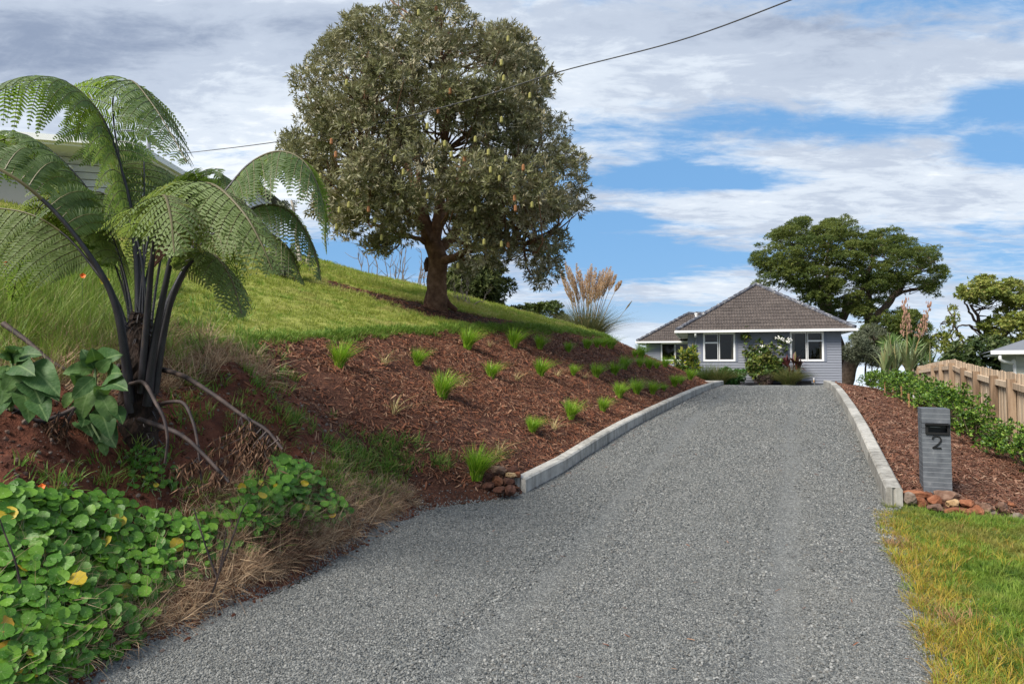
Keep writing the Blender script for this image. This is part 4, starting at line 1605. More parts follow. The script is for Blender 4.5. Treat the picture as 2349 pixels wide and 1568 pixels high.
ez = 1.6 + 28 / F * 21.0
nw = part('wall', nh, *nb(0, 7, 0, 6, -1, ez - .05).get(), M_CREAM)
for i in range(16):
    for (x0, x1) in ((0, .32), (1.5, 6.9)):
        part('weatherboard', nw, *nb(x0, x1, -.025 - .006, 0, ez - .12 - i * .15 - .14, ez - .12 - i * .15).get(), M_CREAM)
nwin = part('window', nh, *nb(.35, 1.45, -.05, 0, ez - 1.5, ez - .2).get(), M_WHITE)
part('pane', nwin, *nb(.45, .87, -.06, -.052, ez - 1.42, ez - .28).get(), M_GLASS)
part('pane', nwin, *nb(.93, 1.36, -.06, -.052, ez - 1.42, ez - .28).get(), M_GLASS)
part('soffit', nh, *nb(-.55, 7, -.55, 6, ez - .05, ez).get(), M_WHITE)
part('gutter', nh, *nb(-.68, 7, -.68, -.55, ez - .03, ez + .08).get(), M_WHITE)
p_ = lambda a, b, z: np.array([*(c0 + dA * a + dB * b), z])
m = MB()
m.add([p_(-.65, -.65, ez + .06), p_(7, -.65, ez + .06), p_(7, 3, ez + 1.5), p_(3, 3, ez + 1.5), p_(-.65, 6.6, ez + .06)], [np.array([[0, 1, 2, 3]]), np.array([[0, 3, 4]])])
part('roof', nh, *m.get(), M_GREYROOF)
m = MB()
m.tube(spline([p_(-.45, -.6, ez - .02), p_(-.42, -.55, ez - .22), p_(-.15, -.15, ez - .30), p_(-.05, -.06, ez - .42), p_(-.05, -.06, -.8)], 24), .045, 8)
part('downpipe', nh, *m.get(), M_WHITE)

# ---------------------------------------------------------------- neighbouring house on the ridge, left
M_LBOARD = plain('white_grey_board', (.60, .61, .63), .65, var=.12)
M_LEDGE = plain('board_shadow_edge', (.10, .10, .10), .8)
lh = thing('neighbour_house', 'white weatherboard house on the ridge half hidden behind the tree fern', 'house', (-8.5, 16, 3.8))


def wallrun(parent, A, B, z0, z1, pitch, mat, gaps=()):
    A, B = np.asarray(A, float), np.asarray(B, float)
    d = unit(B - A)
    nr = np.array([d[1], -d[0]])
    if nr @ (-A) < 0:
        nr = -nr
    m = MB()
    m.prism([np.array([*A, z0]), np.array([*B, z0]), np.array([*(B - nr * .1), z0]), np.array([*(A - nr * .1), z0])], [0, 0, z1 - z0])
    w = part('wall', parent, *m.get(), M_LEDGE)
    z = z0
    while z < z1 - .02:
        pr = [np.array([*(A + nr * .045), z]), np.array([*(A + nr * .012), min(z + pitch - .012, z1)]), np.array([*A, min(z + pitch - .012, z1)]), np.array([*A, z])]
        part('weatherboard', w, *MB().prism(pr, [*(B - A), 0]).get(), mat)
        z += pitch
    return w


wallrun(lh, (-14.5, 13.6), (-8.75, 15.2), 3.0, 6.2, .16, M_LBOARD)
wallrun(lh, (-8.75, 15.2), (-8.8, 17.4), 3.2, 6.2, .16, M_LBOARD)
wallrun(lh, (-9.3, 19.4), (-7.75, 20.0), 3.6, 6.92, .15, M_LBOARD)
wallrun(lh, (-7.75, 20.0), (-7.95, 23.2), 3.8, 6.92, .15, M_LBOARD)


def slab(parent, name, pts, th, mat):
    return part(name, parent, *MB().prism(pts, [0, 0, th]).get(), mat)


slab(lh, 'soffit', [(-15.2, 12.4, 6.2), (-8.15, 14.5, 6.2), (-8.15, 17.3, 6.2), (-15, 17, 6.2)], .05, M_WHITE)
slab(lh, 'gutter', [(-15.3, 12.3, 6.25), (-8.05, 14.4, 6.25), (-8.15, 14.6, 6.25), (-15.3, 12.5, 6.25)], .13, M_WHITE)
slab(lh, 'gutter', [(-8.05, 14.42, 6.253), (-8.05, 17.4, 6.253), (-8.18, 17.4, 6.253), (-8.18, 14.42, 6.253)], .13, M_WHITE)
m = MB()
m.add([(-15.2, 12.5, 6.37), (-8.1, 14.6, 6.37), (-10.5, 16.6, 6.95), (-15.2, 15.5, 6.95), (-8.1, 17.3, 6.37)], [np.array([[0, 1, 2, 3]]), np.array([[1, 4, 2]])])
part('roof', lh, *m.get(), M_WHITE)
m = MB()
m.add([(-9.6, 19.2, 6.95), (-7.4, 19.7, 6.95), (-7.6, 23.6, 6.95), (-9.6, 23, 7.5)], np.array([[0, 1, 2, 3]]))
part('roof', lh, *m.get(), plain('dark_roof', (.06, .055, .055), .7))
wn = part('window', lh, *MB().box((-8.76, 16.6, 5.4), (.05, .35, .5)).get(), M_WHITE)
part('pane', wn, *MB().box((-8.70, 16.6, 5.4), (.01, .28, .42)).get(), M_GLASS)
wn = part('window', lh, *MB().box((-10.2, 14.45, 5.3), (.7, .08, .6), np.array([[.963, .268, 0], [-.268, .963, 0], [0, 0, 1]])).get(), M_WHITE)
part('pane', wn, *MB().box((-10.19, 14.36, 5.3), (.62, .01, .52), np.array([[.963, .268, 0], [-.268, .963, 0], [0, 0, 1]])).get(), M_GLASS)
pc = at(342, 300, 17.0)
m = MB()
m.tube([pc - [0, 0, .6], pc + [0, 0, .48]], .05, 8)
m.tube([pc + [0, 0, .44], pc + [0, 0, .52]], .07, 8)
part('chimney', lh, *m.get(), plain('flue', (.25, .26, .28), .5, .4))

# ---------------------------------------------------------------- overhead wire
ws = [at(1900, -38, 7.2), at(1815, 0, 7.6), at(1560, 93, 8.9), at(1280, 166, 10.2), at(1110, 220, 10.9), at(900, 275, 11.4), at(640, 325, 13.5), at(420, 352, 16.5), at(380, 355, 17)]
P = spline(ws, 60)
solo('overhead_wire', 'thin black overhead cable strung past the big tree to the left house', 'cable', P[0], *MB().tube(P, .0085, 6).get(), plain('cable', (.05, .05, .055), .5))

# ---------------------------------------------------------------- vegetation helpers
LEAF4 = (np.array([[0, 0, 0], [-.5, .45, .06], [0, 1, 0], [.5, .45, .06]], float), np.array([[0, 3, 2, 1]]))            # pointed leaf, unit length along y
LEAF6 = (np.array([[0, 0, 0], [-.42, .3, .10], [-.36, .68, .08], [0, 1, -.06], [.36, .68, .08], [.42, .3, .10], [0, .5, 0]], float), np.array([[0, 6, 1], [1, 6, 2], [2, 6, 3], [3, 6, 4], [4, 6, 5], [5, 6, 0]])[:, ::-1])


def leafcloud(P, axis, L, W, spread, per, tmpl=LEAF4, rnd=None, droop=0.0):
    """per leaves around each twig tip P with direction axis"""
    n = len(P)
    A = np.repeat(unit(axis), per, 0)
    PP = np.repeat(P, per, 0)
    spin = (np.tile(np.arange(per) * 2.4, n) + np.repeat(RNG.uniform(0, 6.28, n), per))
    f = frames(A, spin)
    tilt = spread * (.6 + .6 * RNG.random(n * per))
    # leaf direction = axis leaning outwards; rows x (width), y (length), z (normal)
    d = unit(f[:, 2] * np.cos(tilt)[:, None] + f[:, 1] * np.sin(tilt)[:, None] + np.array([0, 0, -droop]))
    x = f[:, 0]
    z = unit(np.cross(x, d))
    z = np.where(z[:, 2:3] < -.2, z, z)
    M = np.stack([x, d, z], 1)
    ll = L * (.65 + .6 * RNG.random(n * per))
    S = np.stack([ll * W, ll, ll * W], 1)
    r = RNG.random(n * per) if rnd is None else np.clip(np.repeat(rnd, per) + RNG.normal(0, .13, n * per), 0, 1)
    return batch(tmpl[0], tmpl[1], PP + f[:, 2] * RNG.uniform(-.5, .2, (n * per, 1)) * L, M, S, rnd=r)


def sphere_pts(C, R, n, flat=1.0, up=0.0, inner=.55):
    """points around the outside of many little clumps: P, outward axis, clump index"""
    k = len(C)
    pr = np.asarray(R, float) ** 2
    idx = RNG.choice(k, n, p=pr / pr.sum())
    d = unit(RNG.normal(0, 1, (n, 3)) + [0, 0, up])
    r = (inner + (1 - inner) * RNG.random(n) ** .5) * R[idx]
    P = C[idx] + d * r[:, None] * np.array([1, 1, flat])
    return P, d, idx


def in_poly(x, y, poly):
    poly = np.asarray(poly, float)
    c = np.zeros(len(x), bool)
    j = len(poly) - 1
    for i in range(len(poly)):
        xi, yi = poly[i]
        xj, yj = poly[j]
        k = ((yi > y) != (yj > y)) & (x < (xj - xi) * (y - yi) / (yj - yi + 1e-12) + xi)
        c ^= k
        j = i
    return c


def edge_dist(x, y, poly):
    poly = np.asarray(poly, float)
    best = np.full(len(x), 1e9)
    for i in range(len(poly)):
        a, b = poly[i - 1], poly[i]
        ab = b - a
        t = np.clip(((x - a[0]) * ab[0] + (y - a[1]) * ab[1]) / (ab @ ab), 0, 1)
        best = np.minimum(best, np.hypot(x - a[0] - t * ab[0], y - a[1] - t * ab[1]))
    return best


def clumps(poly, Y, half, n, r0, r1, inset=.55, front=.35):
    """clump centres that fill the volume whose outline from the road is poly (an outline in angle, given real size at distance Y)"""
    poly = np.asarray(poly, float)
    lo, hi = poly.min(0), poly.max(0)
    out = []
    R = []
    mx = edge_dist(*np.array([RNG.uniform(lo[0], hi[0], 4000), RNG.uniform(lo[1], hi[1], 4000)]), poly).max() * .62
    k = F / Y
    while len(out) < n:
        u, v = RNG.uniform(lo[0], hi[0], 200), RNG.uniform(lo[1], hi[1], 200)
        ok = in_poly(u, v, poly)
        u, v = u[ok], v[ok]
        e = edge_dist(u, v, poly)
        for a, b, ee in zip(u, v, e):
            r = r0 + (r1 - r0) * RNG.random()
            if ee < r * k * inset:
                r = max(ee / k / inset, r0 * .45)
            th_ = half * math.sqrt(max(1 - (1 - min(ee / mx, 1)) ** 2, .02))
            sg = -1 if RNG.random() < .5 + front * .5 else 1
            dy = sg * th_ * RNG.random() ** .45
            out.append(at(a, b, Y + dy))
            R.append(r)
            if len(out) >= n:
                break
    return np.array(out), np.array(R)


def limb(pts, r0, r1, n=14, wob=.0, k=7):
    P = spline(pts, n)
    P[1:-1] += RNG.normal(0, wob, (n - 2, 3))
    return P, np.linspace(r0, r1, n), k


def tubes(specs):
    m = MB()
    for P, R, k in specs:
        m.tube(P, R, k, cap=False)
    return m.get()


def branches_to(roots, C, r0=.04, r1=.008, k=5, sag=.15):
    sp = []
    roots = np.asarray(roots)
    for c in C:
        d = np.linalg.norm(roots - c, axis=1)
        a = roots[np.argmin(d)]
        mid = (a + c) / 2 + RNG.normal(0, .12, 3) * np.linalg.norm(c - a) + [0, 0, -sag * np.linalg.norm(c - a) * .3]
        sp.append((spline([a, mid, c], 6), np.linspace(r0, r1, 6), k))
    return sp


# ---------------------------------------------------------------- the big tree on the lawn
M_BARK = rough_mat('brown_bark', [(.3, (.065, .034, .022)), (.48, (.17, .092, .055)), (.6, (.26, .15, .095)), (.75, (.34, .22, .145))], 9, .95, 1.0, 34, big=(1.2, .3), bd=.03)
M_BANK = leaf_mat('olive_leaf', [(.052, .056, .020), (.082, .087, .030), (.12, .126, .047), (.175, .172, .078), (.095, .098, .036), (.26, .24, .125)], back=(.46, .42, .28), transl=.16, rough=.5, spec=.35)
TY_ = 14.1
tb = hit(1002, 706)
tree = thing('tree', 'large dense round crowned tree with grey green leaves and yellow flower spikes on the lawn', 'tree', tb)
A_ = lambda u, v, dy=0.0: at(u, v, TY_ + dy)
trunkP = [tb + [0, 0, -.2], A_(1003, 690), A_(1001, 640), A_(1004, 600), A_(996, 570), A_(986, 545)]
sp = [(spline(trunkP, 22), np.interp(np.linspace(0, 1, 22), [0, .12, .3, .6, .85, 1], [.27, .23, .205, .21, .18, .155]), 16)]
V, Fs = tubes(sp)
V = V + np.stack([fbm(V[:, 1] * 1 + V[:, 0], V[:, 2], .35, 41), fbm(V[:, 0], V[:, 2], .3, 47), V[:, 0] * 0], 1) * .06
part('trunk', tree, V, Fs, M_BARK, smooth=True)
V, Fs = tubes([limb([tb + [-.10, -.13, .40], tb + [-.15, -.16, .22], tb + [-.19, -.20, -.08]], .08, .09, 6, 0, 8), limb([tb + [.12, -.1, .3], tb + [.24, -.14, .08], tb + [.42, -.1, -.06]], .08, .05, 6, 0, 8),
               limb([tb + [-.17, -.16, 1.02], tb + [-.2, -.19, .9], tb + [-.17, -.16, .75]], .05, .07, 5, 0, 8)])
part('root', tree, V, Fs, rough_mat('rusty_bark', [(.3, (.05, .024, .015)), (.5, (.12, .058, .036)), (.7, (.19, .115, .08))], 8, .95, .8, 30, bd=.02), smooth=True)
limbs = [
    limb([A_(988, 552), A_(975, 515), A_(958, 470), A_(925, 432), A_(880, 420), A_(830, 380, -.4)], .17, .05, 16, .01, 9),
    limb([A_(984, 548), A_(975, 500, .1), A_(962, 440, .2), A_(958, 380, .2), A_(950, 280, .2), A_(945, 160, .1)], .12, .03, 16, .01, 8),
    limb([A_(996, 555), A_(1004, 500), A_(1010, 440), A_(1016, 380), A_(1020, 260), A_(1010, 80)], .14, .03, 16, .012, 8),
    limb([A_(985, 555, -.1), A_(960, 510, -.2), A_(938, 490, -.3), A_(900, 478, -.5), A_(850, 470, -.9)], .08, .03, 12, .01, 7),
    limb([A_(1000, 575), A_(1040, 540, .3), A_(1060, 480, .5), A_(1110, 420, .5), A_(1180, 380, .3)], .13, .03, 14, .01, 8),
    limb([A_(1010, 600, -.1), A_(1045, 590, -.3), A_(1075, 575, -.5), A_(1150, 560, -.5), A_(1230, 560, -.3)], .10, .03, 12, .01, 7),
    limb([A_(1030, 545), A_(1070, 500, .2), A_(1120, 500, .3), A_(1200, 480, .3)], .07, .03, 12, .01, 7),
    limb([A_(990, 540, .2), A_(960, 460, .9), A_(920, 340, 1.2), A_(860, 240, 1.2)], .11, .03, 12, .01, 7),
    limb([A_(996, 540, .3), A_(1060, 400, 1.1), A_(1120, 260, 1.3), A_(1160, 160, 1.2)], .11, .03, 12, .01, 7),
    limb([A_(985, 560, 0), A_(950, 545, -.3), A_(900, 530, -.5), A_(830, 500, -.6)], .06, .02, 10, .01, 6)]
for l in limbs:
    part('branch', tree, *tubes([l]), M_BARK, smooth=True)
POLY = [(655, 195), (690, 150), (725, 105), (765, 85), (800, 30), (860, 0), (900, -30), (960, -45), (1045, -15), (1085, 40), (1135, 60), (1180, 52), (1228, 90), (1232, 140), (1272, 168), (1280, 212), (1248, 236),
        (1285, 272), (1305, 345), (1340, 372), (1348, 470), (1322, 515), (1290, 535), (1304, 580), (1283, 640), (1240, 668), (1195, 618), (1140, 610), (1100, 640), (1050, 625), (1020, 590), (1000, 530), (960, 545), (925, 575), (868, 590),
        (815, 560), (745, 548), (710, 495), (690, 400), (640, 325), (652, 292), (690, 300), (685, 235)]
C, R = clumps(POLY, TY_, 2.9, 470, .16, .44)
_u = C[:, 0] / C[:, 1] * F + 1174
_v = 838 - (C[:, 2] - 1.6) / C[:, 1] * F
ok_ = ~((np.abs(_u - 985) < 48) & (_v > 480) & (C[:, 1] < TY_ + .6))
C, R = C[ok_], R[ok_]
roots = np.vstack([l[0][4:] for l in limbs])
Vb, Fb = tubes(branches_to(roots, C, .03, .006, 4))
part('twigs', tree, Vb, Fb, M_BARK, kind='stuff')
P, d, idx = sphere_pts(C, R, 20000, .85, .25, .45)
tone = RNG.random(len(C))[idx] * .6 + .2
hgt = (P[:, 2] - P[:, 2].min()) / np.ptp(P[:, 2])
V, Fs, r, _ = leafcloud(P, d + [0, 0, .35], .105, .27, 1.05, 7, rnd=tone)
part('crown', tree, V, Fs, M_BANK, rnd=r, kind='stuff')
# flower spikes near the crown surface
M_SPY = plain('yellow_spike', (.30, .28, .08), .8, var=.3)
M_SPB = plain('brown_spike', (.30, .13, .05), .9, var=.3)
spk = 0
SP = [(795 * 1, 190), (1032, 210), (1150, 145), (1155, 180), (980, 290), (1005, 255), (1020, 330), (905, 365), (895, 350), (770, 355), (925, 395), (1000, 395), (1035, 355), (1065, 365), (1120, 350), (1090, 320), (1160, 365), (760, 325), (820, 440), (800, 470),
      (778, 482), (845, 480), (772, 520), (860, 505), (1125, 390), (1180, 455), (1145, 410), (1220, 470), (1150, 560), (1165, 562), (1110, 555), (1050, 610), (980, 450), (1200, 385), (735, 405), (1150, 275), (875, 545), (1000, 22), (960, 30), (1010, 8), (1090, 480), (1182, 478), (1215, 220), (1165, 90)]
for i, (u, v) in enumerate(SP):
    if v < 15:
        continue
    # first leaf clump the line of sight meets
    dd = ray(u, v)
    dd = dd / np.linalg.norm(dd)
    rel = C - CAM
    tt = rel @ dd
    off = np.linalg.norm(rel - tt[:, None] * dd, axis=1)
    near = tt[off < .5]
    t0 = (near.min() if len(near) else 13) - .20
    c = CAM + dd * t0
    k_ = .75
    V, Q = tube([c + [0, 0, -.07 * k_], c + [0, 0, -.05 * k_], c + [0, 0, .05 * k_], c + [0, 0, .075 * k_]], [.016, .027, .026, .010], 8)
    part('flower_spike', tree, V, Q, M_SPB if i % 4 == 1 else M_SPY)


def simple_tree(name, label, cat, base, poly, Y, half, nc, r0, r1, nleaf, per, L, W, mat, limbs, bark, flat=.7, spread=1.0, up=.4, group=None, broots=None, inset=.55, droop=0.0):
    t = thing(name, label, cat, base, group)
    if limbs:
        part('trunk', t, *tubes([limbs[0]]), bark, smooth=True)
        for l in limbs[1:]:
            part('branch', t, *tubes([l]), bark, smooth=True)
    C, R = clumps(poly, Y, half, nc, r0, r1, inset)
    if limbs:
        roots = np.vstack([l[0][len(l[0]) // 3:] for l in limbs])
        part('twigs', t, *tubes(branches_to(roots, C[RNG.random(len(C)) < .7], .05 * L / .2, .01 * L / .2, 4)), bark, kind='stuff')
    P, d, idx = sphere_pts(C, R, nleaf, flat, up, .5)
    tone = RNG.random(len(C))[idx] * .6 + .2
    V, Fs, r, _ = leafcloud(P, d + [0, 0, .3], L, W, spread, per, rnd=tone, droop=droop)
    part('crown', t, V, Fs, mat, rnd=r, kind='stuff')
    return t


M_DBARK = rough_mat('dark_bark', [(.3, (.035, .024, .018)), (.5, (.09, .065, .048)), (.7, (.15, .11, .085))], 5, .95, .8, 20, bd=.05)
M_TOT = leaf_mat('totara_leaf', [(.025, .045, .012), (.045, .072, .016), (.075, .105, .02), (.12, .14, .026), (.055, .085, .017), (.16, .165, .035)], transl=.28, rough=.6, spec=.25, tcol=(.25, .32, .05))
YT = 46.0
B_ = lambda u, v, dy=0.0: at(u, v, YT + dy)
simple_tree('tree', 'huge spreading evergreen tree with cloud like foliage behind the house', 'tree', B_(1945, 870),
            [(1722, 575), (1745, 540), (1800, 512), (1835, 492), (1890, 505), (1935, 488), (1972, 515), (2000, 530), (2040, 515), (2085, 540), (2105, 565), (2150, 560), (2158, 600), (2180, 635), (2150, 655), (2160, 685), (2125, 680), (2105, 655), (2060, 655), (2035, 700), (2000, 735), (1962, 745), (1935, 705), (1918, 740), (1880, 742), (1845, 705), (1815, 670), (1780, 655), (1722, 670), (1740, 625), (1722, 600)],
            YT, 4.8, 520, .25, .75, 32000, 6, .15, .26, M_TOT,
            [limb([B_(1938, 880), B_(1950, 835), B_(1975, 795), B_(1993, 760), B_(1996, 720)], .5, .34, 14, .03, 10),
             limb([B_(1992, 760), B_(2010, 725), B_(2040, 690), B_(2070, 650), B_(2100, 625), B_(2140, 600)], .34, .08, 14, .05, 8),
             limb([B_(1905, 735), B_(1880, 690), B_(1850, 640), B_(1820, 610)], .30, .08, 14, .05, 8),
             limb([B_(1935, 860, 1), B_(1915, 760, 1), B_(1900, 700, 1), B_(1895, 640, 1), B_(1900, 560, 1)], .45, .08, 14, .05, 8),
             limb([B_(1925, 740), B_(1950, 700), B_(1975, 670), B_(2000, 600), B_(2000, 560)], .30, .08, 14, .05, 8),
             limb([B_(1994, 740), B_(1992, 690), B_(1985, 650), B_(1965, 590), B_(1940, 540)], .30, .06, 14, .05, 8),
             limb([B_(2040, 690), B_(2075, 668), B_(2110, 660), B_(2140, 650)], .16, .05, 12, .05, 6)], M_DBARK, flat=.42, up=.55)
M_TOT2 = leaf_mat('dark_conifer_leaf', [(.012, .028, .010), (.025, .045, .014), (.045, .07, .018), (.06, .085, .02)], transl=.1, rough=.6, spec=.2)
simple_tree('tree', 'dark shaded lower tree mass between the house corner and the flax', 'tree', at(2030, 870, 42),
            [(1950, 770), (1985, 745), (2010, 720), (2060, 705), (2110, 715), (2130, 750), (2145, 790), (2120, 830), (2040, 840), (1985, 830), (1960, 800)], 42, 2.5, 150, .28, .6, 7500, 6, .17, .26, M_TOT, [limb([at(2030, 870, 42), at(2035, 800, 42), at(2045, 740, 42)], .3, .1, 8, .03, 7)], M_DBARK, flat=.6)
M_GREYL = leaf_mat('grey_leaf', [(.04, .05, .03), (.07, .085, .05), (.11, .125, .08), (.14, .15, .10)], transl=.12, rough=.6, spec=.25)
simple_tree('shrub', 'grey green wispy shrub just right of the house corner', 'shrub', at(2000, 880, 38),
            [(1935, 800), (1960, 765), (2000, 745), (2035, 760), (2050, 800), (2030, 840), (1985, 835), (1945, 830)], 38, 1.3, 40, .3, .55, 1900, 6, .2, .16, M_GREYL,
            [limb([at(1990, 885, 38), at(1985, 850, 38), at(1990, 800, 38)], .07, .03, 8, .02, 6), limb([at(1993, 885, 38), at(2010, 850, 38), at(2030, 800, 38)], .05, .02, 8, .02, 6), limb([at(2010, 885, 38), at(1998, 850, 38), at(2005, 780, 38)], .05, .02, 8, .02, 6)], M_DBARK, flat=.8)
M_PURI = leaf_mat('olive_yellow_leaf', [(.08, .12, .022), (.13, .18, .03), (.2, .24, .045), (.28, .28, .06), (.10, .15, .028), (.34, .30, .09)], transl=.3, rough=.5, spec=.3)
YR = 34.0
Q_ = lambda u, v, dy=0.0: at(u, v, YR + dy)
rt = simple_tree('tree', 'open crowned tree with visible forked branches at the right edge', 'tree', Q_(2270, 880),
                 [(2195, 665), (2215, 640), (2250, 632), (2290, 625), (2330, 640), (2365, 655), (2400, 700), (2400, 830), (2330, 850), (2290, 800), (2260, 780), (2245, 745), (2285, 720), (2300, 690), (2250, 700), (2220, 690), (2198, 690)],
                 YR, 2.4, 170, .2, .45, 5600, 6, .14, .42, M_PURI,
                 [limb([Q_(2290, 900), Q_(2285, 830), Q_(2275, 780), Q_(2250, 740), Q_(2225, 700)], .22, .05, 14, .03, 7),
                  limb([Q_(2280, 800), Q_(2305, 760), Q_(2308, 710), Q_(2300, 660)], .13, .04, 12, .03, 6),
                  limb([Q_(2278, 790), Q_(2235, 755), Q_(2205, 745), Q_(2180, 770)], .08, .02, 12, .03, 6),
                  limb([Q_(2300, 770), Q_(2340, 720), Q_(2370, 690)], .12, .04, 12, .03, 6),
                  limb([Q_(2270, 770), Q_(2225, 720), Q_(2210, 680)], .08, .03, 12, .03, 6)], M_DBARK, flat=.6)
simple_tree('tree', 'sparse twiggy small tree with bare branches between flax and fence corner', 'tree', Q_(2190, 880),
            [(2140, 770), (2165, 740), (2185, 690), (2200, 705), (2195, 760), (2225, 790), (2235, 830), (2180, 835), (2150, 820)], YR, 1.2, 60, .12, .26, 900, 5, .12, .42, M_PURI,
            [limb([Q_(2250, 870), Q_(2235, 820), Q_(2205, 795), Q_(2170, 790), Q_(2145, 765)], .11, .03, 12, .03, 6),
             limb([Q_(2220, 810), Q_(2195, 760), Q_(2178, 720), Q_(2172, 700)], .06, .015, 12, .03, 5), limb([Q_(2200, 800), Q_(2180, 770), Q_(2190, 740), Q_(2185, 700)], .05, .015, 12, .03, 5),
             limb([Q_(2230, 830), Q_(2190, 835), Q_(2150, 825)], .06, .015, 10, .03, 5), limb([Q_(2180, 790), Q_(2160, 760), Q_(2155, 740)], .03, .01, 10, .02, 5)], M_DBARK, flat=.7)
simple_tree('hedge', 'dark green bushy growth behind the right part of the fence', 'hedge', at(2240, 880, 28),
            [(2165, 800), (2200, 785), (2250, 775), (2300, 780), (2345, 800), (2400, 800), (2400, 870), (2165, 860)], 28, 1.2, 60, .35, .55, 3200, 6, .15, .45,
            leaf_mat('dark_bush_leaf', [(.015, .035, .01), (.03, .055, .014), (.055, .085, .02), (.09, .11, .03)], transl=.12, rough=.5, spec=.3), [], M_DBARK, flat=.8)
simple_tree('tree', 'dark green tree standing behind the ridge right of the big trunk', 'tree', at(1100, 760, 26),
            [(1035, 610), (1080, 600), (1120, 580), (1150, 610), (1175, 650), (1170, 690), (1140, 715), (1080, 720), (1030, 700), (1015, 655)], 26, 1.6, 60, .35, .6, 3800, 6, .16, .35,
            leaf_mat('dark_olive_leaf', [(.02, .03, .010), (.04, .055, .014), (.07, .085, .02), (.10, .11, .03)], transl=.1, rough=.6, spec=.2),
            [limb([at(1100, 790, 26), at(1100, 700, 26), at(1105, 620, 26)], .16, .05, 8, .02, 6)], M_DBARK, flat=.7)
simple_tree('hedge', 'mid green hedge peeping over the lawn ridge left of the pampas', 'hedge', at(1230, 790, 27),
            [(1150, 715), (1180, 705), (1240, 698), (1290, 690), (1300, 730), (1290, 775), (1150, 770)], 27, 1.0, 50, .25, .4, 3000, 5, .13, .45,
            leaf_mat('hedge_leaf', [(.03, .055, .012), (.06, .09, .018), (.10, .135, .025), (.15, .16, .04)], transl=.2, rough=.5, spec=.3), [], M_DBARK, flat=.8)

# bare grey shrub behind the ridge, and pale stump trunks behind the fern
M_BARE = plain('bare_grey_twig', (.20, .165, .145), .9, var=.2)


def bare(name, label, base_u, base_v, Y, n, seed, wide, high, r0=.035, cat='shrub'):
    g = np.random.default_rng(seed)
    b = at(base_u, base_v, Y)
    t = thing(name, label, cat, b)
    specs = []
    ends = []
    for i in range(n):
        a = g.uniform(-1, 1)
        e = b + np.array([a * wide, g.uniform(-.6, .6), high * g.uniform(.55, 1) * (1 - .35 * abs(a))])
        s0 = b + np.array([a * wide * .25, g.uniform(-.2, .2), 0])
        mid = (s0 + e) / 2 + np.array([a * wide * .18, 0, -high * .10])
        P = spline([s0, mid, e], 9)
        P[1:] += g.normal(0, .03, (8, 3))
        part('branch', t, *tubes([(P, np.linspace(r0, r0 * .25, 9), 5)]), M_BARE)
        for k in range(9):
            j = g.integers(3, 9)
            q = P[j]
            ee = q + unit(np.array([a * .5 + g.normal(0, .5), g.normal(0, .4), g.uniform(.3, 1.1)])) * high * g.uniform(.1, .26)
            specs.append((spline([q, (q + ee) / 2 + g.normal(0, .03, 3), ee], 4), np.linspace(r0 * .35, r0 * .14, 4), 4))
    part('twigs', t, *tubes(specs), M_BARE, kind='stuff')
    return t


bare('shrub', 'leafless grey branching shrub seen behind the ridge left of the big trunk', 905, 700, 23, 16, 5, 1.55, 2.3)
bare('shrub', 'small leafless pale twiggy shrub right of the big trunk', 1075, 700, 17, 7, 8, .55, .9, .016)

# the small shrub on the lawn
sb = hit(652, 636)
M_SHR = leaf_mat('shrub_leaf', [(.03, .045, .02), (.06, .08, .035), (.10, .12, .06), (.17, .18, .12)], back=(.2, .21, .16), transl=.12, rough=.4, spec=.5)
t = thing('shrub', 'small round grey green shrub alone on the lawn', 'shrub', sb)
C = sb + np.array([0, 0, .32]) + RNG.normal(0, 1, (16, 3)) * [.14, .14, .11]
Rr = RNG.uniform(.10, .17, 16)
P, d, idx = sphere_pts(C, Rr, 420, 1, .2, .4)
V, Fs, r, _ = leafcloud(P, d, .085, .36, 1.0, 6)
part('foliage', t, V, Fs, M_SHR, rnd=r, kind='stuff')
part('stem', t, *tubes(branches_to([sb + [0, 0, .02]], C, .016, .006, 5) + [limb([sb, sb + [.2, 0, .1], sb + [.42, 0, .34]], .012, .006, 8, .01, 5)]), M_DBARK)
sk = at(690, 600, 17.5)
t = thing('tree', 'pale thin trunked small tree half hidden by the fern on the ridge', 'tree', sk)
part('trunk', t, *tubes([limb([sk + [0, 0, -.3], at(684, 560, 17.5), at(676, 500, 17.5), at(668, 460, 17.5)], .07, .03, 10, .02, 7)]), plain('pale_bark', (.52, .47, .42), .9, var=.3))
part('trunk', t, *tubes([limb([sk + [.05, 0, -.3], at(712, 570, 17.5), at(700, 520, 17.5)], .06, .03, 8, .02, 7)]), plain('pale_bark', (.40, .34, .29), .9, var=.3))
C, R = clumps([(640, 470), (670, 455), (700, 480), (700, 530), (665, 540), (640, 510)], 17.5, .3, 12, .1, .16)
P, d, idx = sphere_pts(C, R, 150, 1, .2, .4)
V, Fs, r, _ = leafcloud(P, d, .09, .3, 1.0, 5)
part('crown', t, V, Fs, M_SHR, rnd=r, kind='stuff')

